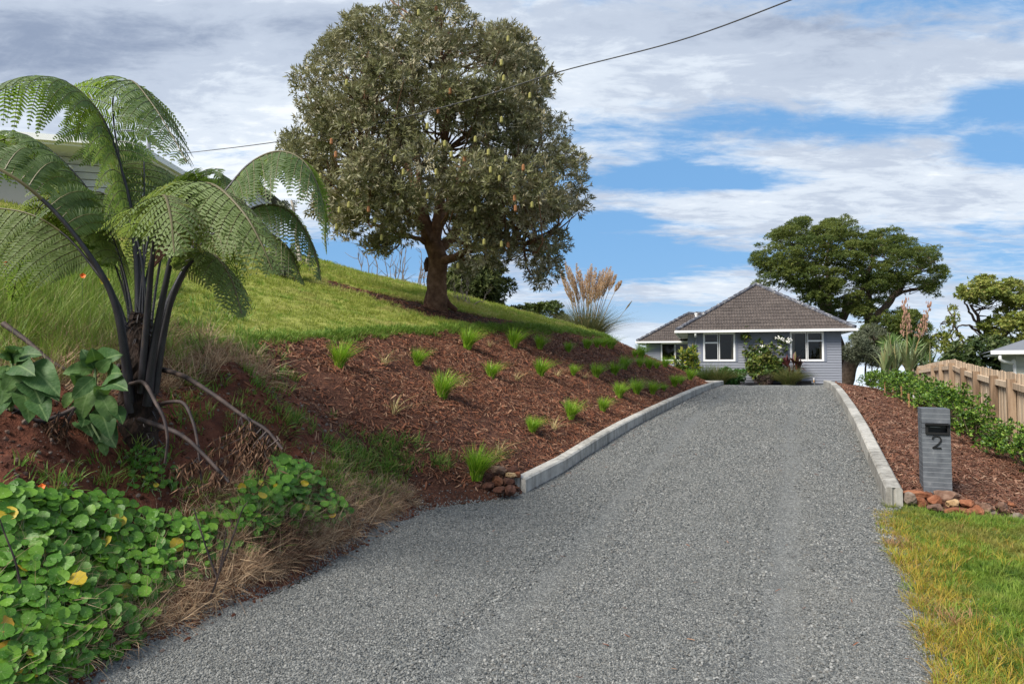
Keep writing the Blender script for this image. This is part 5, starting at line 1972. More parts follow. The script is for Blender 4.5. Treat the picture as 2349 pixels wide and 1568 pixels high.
# ---------------------------------------------------------------- tussocks on the bank
M_TUS = leaf_mat('tussock_blade', [(.08, .20, .012), (.15, .32, .02), (.25, .44, .03), (.34, .50, .04), (.12, .27, .018), (.42, .54, .07)], transl=.4, rough=.45, spec=.35)
M_DRYB = leaf_mat('dry_blade', [(.35, .30, .12), (.48, .40, .18), (.55, .46, .24), (.30, .26, .10)], transl=.2, rough=.6, spec=.2)
TM = []
for i in range(4):
    V, Fs, r = blades(330, .40, .055, .85, .010, 4, seed=300 + i, hvar=.5, curl=.6, bend=(.5, 0))
    TM.append(mesh('tussock_blades', V, Fs, M_TUS, rnd=r))
TS = []
for i in range(4):
    V, Fs, r = blades(26, .26, .04, 1.35, .006, 4, seed=340 + i, hvar=.5, curl=.7, bend=(.4, -.2))
    TS.append(mesh('dry_blades', V, Fs, M_DRYB, rnd=r))
DM = []
for i in range(3):
    V, Fs, r = blades(34, .30, .03, 1.5, .0055, 4, seed=360 + i, hvar=.6, curl=.6, bend=(.6, -.3))
    DM.append(mesh('dry_tussock_blades', V, Fs, M_DRYB, rnd=r))
ords = ['first', 'second', 'third', 'fourth', 'fifth', 'sixth', 'seventh', 'eighth', 'ninth', 'tenth', 'eleventh', 'twelfth', 'thirteenth', 'fourteenth']
ROWS = [('lowest bank row', [(1092, 1098, 88), (1220, 992, 48), (1308, 962, 50), (1382, 943, 38), (1420, 912, 36), (1459, 905, 38), (1496, 903, 30), (1521, 896, 20), (1546, 886, 28), (1560, 880, 24), (1582, 872, 30)]),
        ('middle bank row', [(1014, 914, 66), (1126, 868, 46), (1239, 862, 42), (1314, 860, 30), (1366, 866, 44), (1408, 860, 32), (1431, 848, 32), (1466, 842, 26), (1487, 846, 30), (1505, 845, 22), (1525, 843, 28)]),
        ('top bank row', [(779, 842, 76), (958, 838, 46), (1072, 800, 50), (1178, 797, 46), (1237, 802, 40), (1302, 809, 34), (1345, 800, 30), (1368, 796, 28), (1383, 796, 28), (1400, 800, 34), (1455, 818, 20), (1470, 822, 34)])]
k = 0
for rn, pts_ in ROWS:
    for i, (u, v, hh) in enumerate(pts_):
        b = hit(u, v, 3)
        if b is None or b[1] > 24:
            dd = at(u, v, 21.5)
            b = dd
        hgt = hh / F * b[1] * random.uniform(.82, 1.12)
        big = i == 0 and 'lowest' in rn
        lb = 'bright green tussock, ' + ords[i] + ' from the near end in the ' + rn
        if big:
            lb = 'largest bright green tussock, beside the rocks at the left kerb end'
        if (u, v) == (958, 838):
            lb = 'dull drooping tussock, second in the top bank row'
        t = thing('tussock', lb, 'tussock', b + [0, 0, -.015], 'tussock grasses planted in rows on the mulch bank', random.uniform(-.5, .5))
        sc = hgt / .36
        t.scale = (sc * random.uniform(.92, 1.08), sc * random.uniform(.85, 1.0), sc * 1.2)
        o = put('green_blades', TM[k % 4], t, kind='stuff')
        o.rotation_euler = (0, 0, random.uniform(-.4, .4))
        if i % 3 != 2:
            o = put('dry_blades', TS[k % 4], t, kind='stuff')
            o.rotation_euler = (0, 0, random.uniform(-.6, .6))
        k += 1
DRY = [(882, 835, 'between first and second green tussocks of the top row'), (1122, 795, 'between third and fourth green tussocks of the top row'), (905, 948, 'alone on the bank left of the middle row'),
       (1063, 890, 'just right of the first middle row tussock'), (1185, 872, 'between the second and third middle row tussocks'), (1277, 864, 'between the third and fourth middle row tussocks'), (1340, 868, 'between the fourth and fifth middle row tussocks'),
       (1145, 1040, 'above and right of the largest green tussock'), (1270, 985, 'between second and third tussocks of the lowest row'), (965, 826, 'tiny one on the slope behind the dull tussock')]
for i, (u, v, lb) in enumerate(DRY):
    b = hit(u, v, 3)
    t = thing('dry_tussock', 'dry straw tussock, ' + lb, 'tussock', b + [0, 0, -.01], 'dried out tussocks on the mulch bank', random.uniform(-.5, .5))
    sc = random.uniform(.75, 1.05) * (1.15 if i in (0, 2) else 1) * (.5 if i == 9 else 1)
    t.scale = (sc, sc, sc)
    put('dry_blades', DM[i % 3], t, kind='stuff')

# ---------------------------------------------------------------- hedge bushes
M_HB = leaf_mat('glossy_leaf', [(.02, .06, .010), (.04, .10, .014), (.07, .16, .02), (.14, .25, .03), (.26, .38, .05), (.06, .14, .018)], transl=.32, rough=.42, spec=.4)
HBM = []
for i in range(5):
    g = np.random.default_rng(500 + i)
    C = np.stack([g.normal(0, .17, 26), g.normal(0, .17, 26), g.uniform(.20, .78, 26)], 1)
    C[:, :2] *= (1.15 - .55 * np.abs(C[:, 2:3] - .45))
    Rr = g.uniform(.09, .16, 26)
    P, d, idx = sphere_pts(C, Rr, 300, 1, .5, .4)
    V, Fs, r, _ = leafcloud(P, d + [0, 0, .5], .062, .52, .95, 6, LEAF6 if i < 3 else LEAF6)
    st = tubes(branches_to([np.array([0, 0, .02]), np.array([.0, 0, .2])], C, .010, .004, 4))
    HBM.append((mesh('leaves', V, Fs, M_HB, rnd=r), mesh('stems', *st, M_DBARK)))
hs_ = [(2.05, -5.15), (2.75, -5.0), (3.55, -4.95), (4.4, -4.9), (5.2, -4.85), (6.1, -4.8), (6.95, -4.75), (7.8, -4.75), (8.7, -4.7), (9.6, -4.7), (10.5, -4.65), (11.4, -4.6), (12.3, -4.6), (13.2, -4.55), (14.1, -4.5), (15.0, -4.4), (15.8, -4.3)]
n_h = len(hs_)
for i, (s_, w_) in enumerate(hs_):
    X, Y = xy(s_, w_ - .08)
    if i == 0:
        lb = 'glossy green hedge bush nearest the camera, cut by the right edge'
    elif i < 8:
        lb = 'glossy green hedge bush, ' + ords[i] + ' in the row counting from the near right edge'
    elif i == n_h - 1:
        lb = 'glossy green hedge bush at the far end of the row by the house'
    else:
        lb = 'glossy green hedge bush, ' + ords[n_h - 1 - i] + ' counting from the house end of the row'
    t = thing('hedge_bush', lb, 'bush', ground_pt(X, Y, -.02), 'young hedge bushes in a row before the fence', random.uniform(0, 6))
    hsc = float(np.interp(s_, [2, 3, 4.5, 7, 11, 14, 16], [.56, .60, .68, .84, .80, .68, .6])) * random.uniform(.92, 1.06)
    t.scale = (hsc * 1.05, hsc * 1.05, hsc * .98)
    lm, sm_ = HBM[i % 5]
    put('leaves', lm, t, kind='stuff')
    put('stems', sm_, t)

# ---------------------------------------------------------------- pampas grass
YP = 23.6
pb = at(1345, 800, YP)
pamp = thing('pampas_grass', 'tall pampas grass clump with many beige plumes on the ridge', 'pampas grass', pb)
M_PAM = leaf_mat('pampas_leaf', [(.06, .085, .035), (.10, .13, .06), (.15, .18, .09), (.26, .22, .11), (.12, .16, .08), (.33, .25, .13)], transl=.2, rough=.5, spec=.35)
V, Fs, r = blades(2200, 2.15, .42, .92, .018, 7, seed=77, hvar=.55, curl=1.0)
part('leaves', pamp, V * [1, 1, 1] + pb, Fs, M_PAM, rnd=r, kind='stuff')
M_PLUME = leaf_mat('plume', [(.46, .32, .20), (.58, .42, .28), (.66, .50, .35), (.40, .27, .17)], transl=.4, rough=.9, spec=.1)
M_PST = plain('plume_stalk', (.26, .19, .08), .8, var=.3)
PL = [(1283, 615, 58), (1296, 600, 62), (1305, 612, 66), (1312, 628, 50), (1322, 605, 60), (1330, 618, 66), (1335, 645, 50), (1290, 640, 55), (1349, 618, 55), (1356, 606, 58), (1366, 614, 60), (1376, 622, 64), (1343, 630, 60), (1361, 640, 56), (1384, 618, 62), (1392, 614, 58), (1371, 650, 50), (1401, 612, 52), (1388, 636, 56), (1396, 640, 46), (1405, 622, 48), (1380, 632, 60), (1413, 630, 40), (1424, 645, 28), (1318, 650, 50), (1301, 648, 60), (1351, 658, 50)]
for i, (u, v, L_px) in enumerate(PL):
    top = at(u, v, YP + RNG.uniform(-.5, .5))
    b0 = pb + np.array([(u - 1345) / 300, RNG.uniform(-.2, .2), .2])
    L = L_px / F * YP
    dr = unit(top - b0 + np.array([(u - 1345) * .004, 0, 0]))
    bot = top - dr * L
    n = 260
    tt = RNG.random(n)
    prof = np.sin(np.pi * np.clip(tt, .02, 1) ** .7) * .062 + .010
    q = bot + dr * (tt * L)[:, None]
    a = RNG.uniform(0, 6.28, n)
    o_ = np.stack([np.cos(a), np.sin(a), np.zeros(n)], 1)
    ax = unit(o_ * .55 + dr * .8)
    M = frames(ax, RNG.uniform(0, 6.28, n))
    Mm = np.stack([M[:, 0], M[:, 2], M[:, 1]], 1)
    ll = prof * 1.3 + .045
    V, Fs, r, _ = batch(LEAF4[0], LEAF4[1], q + o_ * (prof * .35)[:, None], Mm, np.stack([ll * .18, ll, ll * .1], 1))
    pl = part('plume', pamp, V, Fs, M_PLUME, rnd=r)
    part('stalk', pl, *tubes([(spline([b0, (b0 + bot) / 2 + [0, 0, .1], bot, bot + dr * L * .9], 8), np.linspace(.014, .005, 8), 5)]), M_PST)
a0, a1 = at(1390, 760, YP), at(1449, 690, YP)
part('plume', pamp, *tubes([(spline([a0, (a0 + a1) / 2 + [0, 0, -.05], a1], 8), np.append(np.full(6, .007), [.03, .01]), 5)]), M_PST, label='thin lone stalk bending right')

# ---------------------------------------------------------------- flax, cabbage tree and flower stalks


def strapplant(parent, base, n, L, wd, lean, mat, seed, name='leaves', stiff=.25, up0=.6):
    g = np.random.default_rng(seed)
    Vs, Qs = [], []
    rn = []
    o = 0
    for i in range(n):
        a = g.uniform(0, 6.28)
        ln = lean * g.random() ** .7
        out = np.array([math.cos(a), math.sin(a), 0])
        side = np.array([-out[1], out[0], 0])
        l = L * g.uniform(.65, 1)
        t = np.linspace(0, 1, 6)[:, None]
        P = base + out * (.05 + ln * l * t ** 1.3 * (1 if up0 else 1)) + np.array([0, 0, 1]) * (l * (t * math.sqrt(max(1 - ln * ln, .05)) - stiff * ln * t ** 2.6))
        w_ = wd * np.array([.6, .9, 1, .85, .5, .04])[:, None]
        dn = np.array([0, 0, .25])
        A = P - side * w_ + dn * w_
        B = P + side * w_ + dn * w_
        V = np.stack([A, P, B], 1).reshape(-1, 3)
        i_ = np.arange(5) * 3
        Vs.append(V)
        Qs.append(np.concatenate([np.stack([i_, i_ + 1, i_ + 4, i_ + 3], 1), np.stack([i_ + 1, i_ + 2, i_ + 5, i_ + 4], 1)]) + o)
        o += 18
        rn += [g.random()] * 18
    return part(name, parent, np.vstack(Vs), np.vstack(Qs), mat, rnd=rn)


M_FLAX = leaf_mat('flax_leaf', [(.05, .09, .035), (.09, .14, .055), (.15, .20, .08), (.24, .27, .13), (.12, .16, .07), (.28, .22, .10)], transl=.15, rough=.4, spec=.4)
fb = at(2062, 850, 22.5)
fl = thing('flax', 'large flax with upright sword leaves beyond the end of the fence', 'flax', fb)
for i, (dx, dy, n, L) in enumerate([(-.45, 0, 16, 1.15), (-.1, .1, 22, 1.45), (.25, -.1, 22, 1.4), (.65, .1, 18, 1.25), (.95, 0, 12, 1.1)]):
    strapplant(fl, fb + [dx, dy, -.1], n, L, .045, .62, M_FLAX, 600 + i)
strapplant(fl, fb + [-.5, 0, 0], 5, 1.5, .04, .93, M_FLAX, 650, stiff=.5)
M_CAB = leaf_mat('cabbage_leaf', [(.06, .12, .03), (.11, .2, .05), (.17, .27, .08), (.26, .3, .12)], transl=.2, rough=.4, spec=.4)
for (u, v, L, lb) in [(2042, 792, .62, 'cabbage tree with a round head of narrow leaves left of the flax'), (2092, 800, .6, 'second cabbage tree head rising in the middle of the flax'), (2118, 830, .55, 'cabbage tree head low at the right side of the flax')]:
    h = at(u, v, 24.2)
    t = thing('cabbage_tree', lb, 'tree', [h[0], h[1], h[2] - 1.0], 'cabbage trees by the flax')
    part('trunk', t, *tubes([(np.array([h - [0, 0, 1.2], h - [.02, 0, .5], h]), np.array([.09, .07, .07]), 7)]), M_DBARK)
    g = np.random.default_rng(int(u))
    n = 110
    d = unit(g.normal(0, 1, (n, 3)) + [0, 0, .35])
    M = frames(d, g.uniform(0, 6.28, n))
    Mm = np.stack([M[:, 0], M[:, 2], M[:, 1]], 1)
    l = L * g.uniform(.7, 1, n)
    V, Fs, r, _ = batch(LEAF4[0], LEAF4[1], np.repeat(h[None], n, 0), Mm, np.stack([np.full(n, .04), l, np.full(n, .05)], 1))
    part('leaves', t, V, Fs, M_CAB, rnd=r)
M_FLW = plain('flax_flower', (.36, .20, .14), .8, var=.4)
for (u0, v0, u1, v1, lb) in [(2080, 800, 2073, 690, 'taller flax flower stalk with pink brown pods, left of the two'), (2100, 800, 2132, 700, 'branching flax flower stalk with pink brown pods, right of the two')]:
    a, b = at(u0, v0, 23), at(u1, v1, 23)
    t = thing('flower_stalk', lb, 'flower stalk', a - [0, 0, .4], 'flax flower stalks')
    part('stalk', t, *tubes([(spline([a - [0, 0, .5], a, (a + b) / 2 + [.03, 0, 0], b], 10), np.linspace(.02, .01, 10), 5)]), M_PST)
    m = MB()
    for i in range(13):
        f = .30 + .70 * i / 12
        c = a + (b - a) * f
        for sx in (-1, 1):
            e = c + np.array([sx * .12 * (1.15 - f) * 1.5 + random.gauss(0, .02), random.gauss(0, .08), .05 + random.gauss(0, .03)])
            m.tube([c, (c + e) / 2 - [0, 0, .01], e], [.006, .006, .006], 4)
            for q in range(4):
                pq = c + (e - c) * (.4 + .2 * q) + RNG.normal(0, .02, 3)
                m.tube([pq - [0, 0, .05], pq, pq + [.01, 0, .055]], [.008, .017, .006], 4)
    part('pods', t, *m.get(), M_FLW)

# ---------------------------------------------------------------- planting in front of the house


def bush(name, label, cat, c, rad, n, L, W, mat, per=6, nc=24, seed=0, spread=1.0, extra=None, tm=LEAF6, up=.4, group=None):
    """c = ground centre, rad = half sizes (x, y, height)"""
    c = np.asarray(c, float)
    t = thing(name, label, cat, c, group)
    g = np.random.default_rng(seed)
    d = unit(g.normal(0, 1, (nc, 3)))
    C = c + [0, 0, rad[2] * .5] + d * (g.random((nc, 1)) ** .4) * np.array([rad[0], rad[1], rad[2] * .5]) * .75
    Rr = np.full(nc, (rad[0] * rad[1] * rad[2] * .5) ** (1 / 3) * .27)
    P, dd, idx = sphere_pts(C, Rr, n, 1, up, .4)
    tone = g.random(nc)[idx] * .6 + .2
    V, Fs, r, _ = leafcloud(P, dd + [0, 0, up], L, W, spread, per, tm, rnd=tone)
    part('leaves', t, V, Fs, mat, rnd=r, kind='stuff')
    part('stems', t, *tubes(branches_to([c + [0, 0, .02]], C, .016, .005, 4)), M_DBARK)
    return t


GZ = .60
gp = lambda a, b: np.array([*hp(a, b, 0)[:2], GZ])
M_HYD = leaf_mat('broad_leaf', [(.03, .06, .015), (.045, .09, .02), (.07, .12, .028), (.10, .15, .035), (.22, .26, .045), (.11, .085, .04), (.06, .11, .025)], transl=.25, rough=.4, spec=.4)
cl = bush('climbing_shrub', 'big leafy climbing shrub with white flowers on the house wall between the windows', 'shrub', gp(3.45, -.55), (1.05, .42, 1.85), 2000, .15, .72, M_HYD, 4, 80, 21)
C = np.array([gp(2.65, -.3) + [0, 0, z] for z in (1.5, 1.9, 2.3, 2.6)] + [gp(3.9, -.3) + [0, 0, 1.9], gp(4.05, -.3) + [0, 0, 2.15], gp(4.35, -.3) + [0, 0, 2.0], gp(3.2, -.3) + [0, 0, 2.0], gp(3.5, -.3) + [0, 0, 1.75], gp(3.0, -.3) + [0, 0, 1.6], gp(4.2, -.3) + [0, 0, 1.7]])
P, dd, idx = sphere_pts(C, np.full(len(C), .2), 130, 1, .3, .3)
V, Fs, r, _ = leafcloud(P, dd, .14, .72, 1.0, 4, LEAF6)
part('climbing_shoots', cl, V, Fs, M_HYD, rnd=r, kind='stuff')
m = MB()
for (a, z) in [(3.95, 2.22), (4.02, 2.26), (4.08, 2.2), (4.22, 2.12), (4.35, 2.1), (4.42, 2.14), (4.48, 2.06), (4.55, 2.14), (4.38, 2.02), (4.18, 2.18), (3.3, 1.86), (3.37, 1.84), (4.05, 1.78), (3.25, 1.6), (4.3, 1.1), (4.3, 1.2)]:
    for q in range(4):
        c = gp(a + random.gauss(0, .03), -.6 + random.gauss(0, .04)) + [0, 0, z + random.gauss(0, .03)]
        m.tube([c, c + RNG.normal(0, .03, 3) + [0, -.03, .03]], [.009, .024], 5)
part('white_flowers', cl, *m.get(), plain('petal_white', (.85, .84, .80), .6, var=.03))
# purple strap leaved plant
M_PUR = leaf_mat('purple_leaf', [(.035, .012, .018), (.06, .018, .022), (.12, .03, .035), (.20, .06, .06), (.05, .03, .02), (.14, .12, .04)], transl=.2, rough=.35, spec=.45)
pc_ = gp(4.5, -.7)
t = thing('purple_cordyline', 'dark purple leaved cordyline beside the climbing shrub under the right window', 'cordyline', pc_)
for i, (dx, z) in enumerate([(-.15, .95), (.15, 1.1), (.3, .8), (0, .6), (.42, .9)]):
    strapplant(t, pc_ + [dx, random.uniform(-.1, .1), z], 20, .62, .055, .95, M_PUR, 700 + i, stiff=.5)
part('stem', t, *tubes([limb([pc_, pc_ + [dx * .6, 0, .4], pc_ + [dx, 0, z]], .03, .025, 6, .01, 6) for dx, z in [(-.15, .95), (.15, 1.1), (.42, .9)]]), M_DBARK)
# low planting
bush('shrub', 'low bright green leafy shrub dotted with white flowers below the left front window', 'shrub', gp(2.05, -.9), (1.0, .45, 1.05), 2000, .075, .5, leaf_mat('bright_small_leaf', [(.02, .08, .015), (.04, .14, .02), (.07, .2, .03), (.03, .1, .02), (.05, .16, .03), (.45, .5, .4)], transl=.25, rough=.35, spec=.4), 5, 36, 31)
bush('shrub', 'dark twiggy low shrub between the bright shrub and the drooping grass', 'shrub', gp(3.4, -1.2), (.6, .35, .65), 500, .05, .4, leaf_mat('dark_twig_leaf', [(.02, .014, .014), (.05, .03, .03), (.10, .07, .06)], transl=.1, rough=.6), 5, 24, 33)


def grassclump(name, label, c, n, h, mat, seed, wd=.012, bend=(0, 0), lean=1.05, r=.25):
    t = thing(name, label, 'grass clump', c)
    V, Fs, rr = blades(n, h, r, lean, wd, 5, seed=seed, hvar=.4, curl=.95, bend=bend)
    part('leaves', t, V + c, Fs, mat, rnd=rr, kind='stuff')
    return t


M_DG = leaf_mat('drooping_blade', [(.05, .085, .02), (.09, .13, .03), (.16, .17, .05), (.26, .21, .09), (.07, .11, .03)], transl=.25, rough=.5, spec=.3)
grassclump('grass_clump', 'drooping green and tan grass clump right of the dark shrub by the wall', gp(4.35, -1.35), 1300, 1.4, M_DG, 81)
grassclump('grass_clump', 'drooping grass clump at the left end of the bed below the left front window', gp(1.35, -1.5), 1200, 1.5, M_DG, 82)
grassclump('grass_clump', 'grass clump tucked between the bed corner and the bright shrub', gp(.75, -1.2), 1000, 1.55, leaf_mat('green_blade', [(.03, .07, .015), (.06, .12, .02), (.10, .17, .03)], transl=.25, rough=.5), 83)
bush('climber', 'small dark ivy sprig climbing the boards right of the purple plant', 'climber', gp(4.95, -.12), (.16, .08, .9), 60, .06, .7, leaf_mat('ivy_leaf', [(.015, .04, .012), (.03, .06, .02)], transl=.1), 3, 12, 35)
# variegated dracaena at the house corner
M_DRA = leaf_mat('variegated_leaf', [(.03, .07, .014), (.05, .11, .02), (.09, .17, .025), (.38, .38, .05), (.07, .13, .02), (.42, .36, .06)], transl=.25, rough=.35, spec=.45)
dc = gp(-.15, -1.6)
t = thing('dracaena', 'upright green and yellow striped leafy plant in front of the left house corner', 'shrub', dc)
for i, (dx, z, n) in enumerate([(-.45, 1.25, 12), (-.1, 1.6, 14), (.0, 1.3, 16), (.15, 1.0, 16), (.45, 1.75, 14), (.45, 1.45, 16), (.42, 1.15, 16), (.2, .7, 18), (-.3, .45, 18), (-.2, .9, 14), (.35, .75, 18), (.5, .45, 16), (0, .3, 16), (.1, 1.5, 12), (.25, 1.3, 14), (-.15, .65, 14), (.3, 1.55, 12), (.55, .95, 14), (.1, .6, 16), (-.05, 1.05, 14), (.3, .35, 16), (-.42, .75, 12), (.52, 1.25, 12)]):
    g = np.random.default_rng(800 + i)
    h = dc + np.array([dx, g.uniform(-.15, .15), z])
    n *= 3
    d = unit(g.normal(0, 1, (n, 3)) + [0, 0, .5])
    M = frames(d, g.uniform(0, 6.28, n))
    Mm = np.stack([M[:, 0], M[:, 2], M[:, 1]], 1)
    l = .34 * g.uniform(.7, 1, n)
    V, Fs, r, _ = batch(LEAF4[0], LEAF4[1], h + np.array([0, 0, 1]) * g.uniform(-.22, .1, (n, 1)), Mm, np.stack([np.full(n, .075), l, np.full(n, .06)], 1))
    hd = part('leaf_head', t, V, Fs, M_DRA, rnd=r)
    part('stem', hd, *tubes([(np.array([dc + [dx * .4, 0, 0], dc + [dx * .8, 0, z * .5], h]), np.array([.02, .018, .015]), 5)]), M_DBARK)

# ---------------------------------------------------------------- tree fern
M_STIPE = rough_mat('black_stalk', [(.3, (.008, .007, .009)), (.5, (.017, .015, .02)), (.62, (.030, .028, .036)), (.72, (.07, .045, .03))], 5, .42, .5, 60, spec=.5, bd=.004, stretch=(3, 3, .6))
M_FERN = leaf_mat('fern_leaflet', [(.055, .105, .018), (.10, .17, .026), (.155, .235, .04), (.22, .29, .06), (.30, .35, .085), (.11, .19, .03), (.34, .26, .09)], back=(.13, .19, .08), transl=.48, rough=.5, spec=.3, tcol=(.26, .42, .05))
M_FERN2 = leaf_mat('fern_leaflet_pale', [(.06, .10, .022), (.10, .155, .035), (.16, .21, .05), (.22, .26, .07), (.30, .31, .11), (.30, .22, .09)], back=(.17, .23, .08), transl=.42, rough=.5, spec=.3, tcol=(.30, .42, .08))
M_RACH = plain('frond_rib', (.10, .085, .03), .6, var=.3)
fbase = hit(312, 985)
FY = fbase[1]
fern = thing('tree_fern', 'large tree fern with black stalks and arching green fronds at the left', 'tree fern', fbase)
tk = at(315, 800, FY + .05)
m = MB()
P = spline([fbase + [0, 0, -.25], at(315, 960, FY + .05), at(318, 860, FY + .05), at(320, 760, FY + .1), at(322, 715, FY + .1)], 24)
V, Q = tube(P, np.interp(np.linspace(0, 1, 24), [0, .3, .7, 1], [.16, .125, .085, .05]), 18)
V = V + RNG.normal(0, .008, V.shape)
part('trunk', fern, V, Q, rough_mat('fibre_trunk', [(.3, (.010, .007, .006)), (.55, (.028, .017, .013)), (.7, (.05, .028, .02))], 20, .95, 1.0, 60, bd=.02, stretch=(1, 1, .3)))
m = MB()
for i in range(260):
    j = RNG.integers(0, 24)
    a = RNG.uniform(0, 6.28)
    rr = np.interp(j / 23, [0, .3, .7, 1], [.16, .125, .085, .05])
    q = P[j] + np.array([math.cos(a), math.sin(a), 0]) * rr
    m.tube([q, q + np.array([math.cos(a) * .05, math.sin(a) * .05, RNG.uniform(-.08, .06)])], [.005, .001], 3, cap=False)
part('fibres', fern, *m.get(), M_STIPE, kind='stuff')

PN = np.array([[0, 0, 0], [-.5, .12, .0], [-.42, .6, .03], [0, 1, -.05], [.42, .6, .03], [.5, .12, 0]], float)
PNF = np.array([[0, 1, 2, 3], [0, 3, 4, 5]])


def frond(path, r0, r1, t0, Lmax, mat, droop=.5, fwd=.45, hint=None, npin=24, pl=.082, tipfade=1.0, seed=0, label=None, lop=(1, 1), sides=(1, -1), nhang=.35, gap=.0175, world=False):
    """path: (u,v,Y) seen points; leafy from fraction t0"""
    g = np.random.default_rng(seed)
    if seed >= 20 or seed in (4, 8, 12):
        r0 = r0 * .5
    pts = np.array([at(*p) for p in path]) if len(path[0]) == 3 and not world else np.array(path)
    N = 80
    C = spline(pts, N)
    seg = np.concatenate([[0], np.cumsum(np.linalg.norm(np.diff(C, axis=0), axis=1))])
    L = seg[-1]
    T = unit(np.gradient(C, axis=0))
    if hint is None:
        ia = int(t0 * N)
        bn = np.cross(T[ia], T[-1])
        if np.linalg.norm(bn) < .2:
            bn = np.cross(T[N // 2], [0, 0, 1.])
        bn = unit(bn)
    else:
        bn = unit(np.asarray(hint, float))
    Vp, Fp = [[], []], []
    PP, MM, SS, RN = [], [], [], []
    ribs = []
    for k in range(npin):
        tau = (k + .5) / npin
        t = t0 + (1 - t0) * tau
        for sgn in sides:
            sd = t + g.uniform(-.004, .004)
            q = np.array([np.interp(sd * L, seg, C[:, a]) for a in range(3)])
            tg = unit(np.array([np.interp(sd * L, seg, T[:, a]) for a in range(3)]))
            side = unit(bn - tg * (bn @ tg)) * sgn
            ll = Lmax * min(1, .62 + tau * 2.2) * (1 - tau ** 2.6 * .93) * g.uniform(.88, 1.06) * (lop[0] if sgn > 0 else lop[1])
            if g.random() < .05:
                continue
            d0 = unit(side + tg * (fwd + .25 * tau) + g.normal(0, .06, 3) + np.array([0, 0, -nhang * .3]))
            n = max(int(ll / gap), 5)
            f = np.linspace(.03, .99, n)
            dn = np.array([0, 0, -1.0]) * droop * ll
            cur = q + d0 * (f * ll)[:, None] * (1 - .12 * droop * f[:, None]) + dn * (f ** 2)[:, None]
            tan = unit(np.gradient(cur, axis=0))
            nrm = unit(np.cross(tan, tg + np.array([.001, 0, 0])))
            nrm = np.where(nrm[:, 2:3] < 0, -nrm, nrm)
            lat = unit(np.cross(tan, nrm))
            sz = pl * np.minimum(1, .55 + f * 3) * (1 - f ** 2.2 * .92) * min(1, .45 + ll / Lmax * .6)
            ribs.append((cur[::max(n // 6, 1)], np.linspace(.0045, .0015, len(cur[::max(n // 6, 1)])) * (.6 + .4 * ll / Lmax), 3))
            col = g.uniform(0, .45)
            for s2 in (1, -1):
                y = unit(lat * s2 + tan * .42 + np.array([0, 0, -.28]) + g.normal(0, .07, (n, 3)))
                z = unit(nrm + g.normal(0, .15, (n, 3)))
                x = unit(np.cross(y, z))
                z = np.cross(x, y)
                PP.append(cur)
                MM.append(np.stack([x, y, z], 1))
                SS.append(np.stack([np.full(n, .0150), sz * 1.15, sz * .8], 1))
                RN.append(np.clip(col + g.normal(.28, .16, n), 0, 1))
    V, Fs, r, _ = batch(PN, PNF, np.vstack(PP), np.vstack(MM), np.vstack(SS), rnd=np.concatenate(RN))
    fr = part('frond', fern, V, Fs, mat, rnd=r, label=label)
    i0 = max(int(t0 * N) + 8, 10)
    rad = np.interp(np.linspace(0, 1, N), [0, t0 * .9, 1], [r0, (r0 + r1) * .36, r1 * .6])
    ib = int(N * (t0 + .22 * (1 - t0)))
    part('stalk', fr, *tubes([(C[:ib + 1], rad[:ib + 1], 10)]), M_STIPE, smooth=True)
    ribs.append((C[ib:], rad[ib:], 6))
    part('ribs', fr, *tubes(ribs), M_RACH, kind='stuff')
    return fr


f0 = FY
frond([(300, 945, f0 - .05), (288, 820, f0 - .12), (262, 690, f0 - .2), (205, 585, f0 - .3), (120, 480, f0 - .4), (20, 400, f0 - .5), (-110, 345, f0 - .5), (-230, 360, f0 - .5)], .038, .008, .50, .62, M_FERN, droop=.55, hint=(.25, .45, .85), seed=1, npin=24, sides=(1,), fwd=.2, nhang=0)
frond([(303, 930, f0 + .1), (296, 800, f0 + .1), (272, 700, f0 + .15), (215, 615, f0 + .2), (150, 540, f0 + .2), (70, 492, f0 + .2), (-30, 478, f0 + .2), (-130, 500, f0 + .2)], .024, .006, .48, .42, M_FERN2, droop=.45, hint=(.1, -.35, -.9), seed=2, npin=22, sides=(1,), fwd=.3)
frond([(322, 930, f0 + .1), (319, 780, f0 + .12), (316, 620, f0 + .15), (303, 500, f0 + .15), (280, 400, f0 + .1), (250, 305, f0 + .05), (212, 240, f0), (150, 190, f0 - .1), (60, 185, f0 - .2), (-40, 225, f0 - .3)], .036, .007, .48, .66, M_FERN, droop=.62, fwd=.35, hint=(.25, -.75, .1), seed=3, npin=26, pl=.085, gap=.0195)
frond([(328, 930, f0 + .15), (325, 780, f0 + .3), (318, 600, f0 + .5), (300, 480, f0 + .6), (278, 380, f0 + .6), (262, 290, f0 + .6), (262, 215, f0 + .5), (300, 185, f0 + .3), (350, 240, f0 + .1), (400, 320, f0), (428, 372, f0 - .1)], .03, .006, .50, .52, M_FERN, droop=.55, hint=(-.55, -.8, .15), seed=4, npin=22, pl=.085)
frond([(345, 920, f0), (362, 800, f0 - .02), (385, 700, f0 - .03), (432, 600, f0), (470, 500, f0 + .1), (520, 436, f0 + .15), (575, 375, f0 + .15), (640, 348, f0 + .1), (700, 375, f0 + .05), (738, 460, f0), (748, 570, f0)], .034, .006, .50, .42, M_FERN, droop=.75, hint=(-.2, .9, .3), seed=5, npin=28, pl=.082)
frond([(338, 930, f0 - .1), (352, 800, f0 - .15), (372, 690, f0 - .2), (400, 560, f0 - .25), (425, 470, f0 - .35), (455, 425, f0 - .55), (500, 430, f0 - .8), (560, 490, f0 - .95), (600, 560, f0 - 1.0), (625, 620, f0 - 1.0)], .032, .006, .44, .44, M_FERN2, droop=.65, hint=(-.9, -.35, .25), seed=6, npin=24, pl=.085)
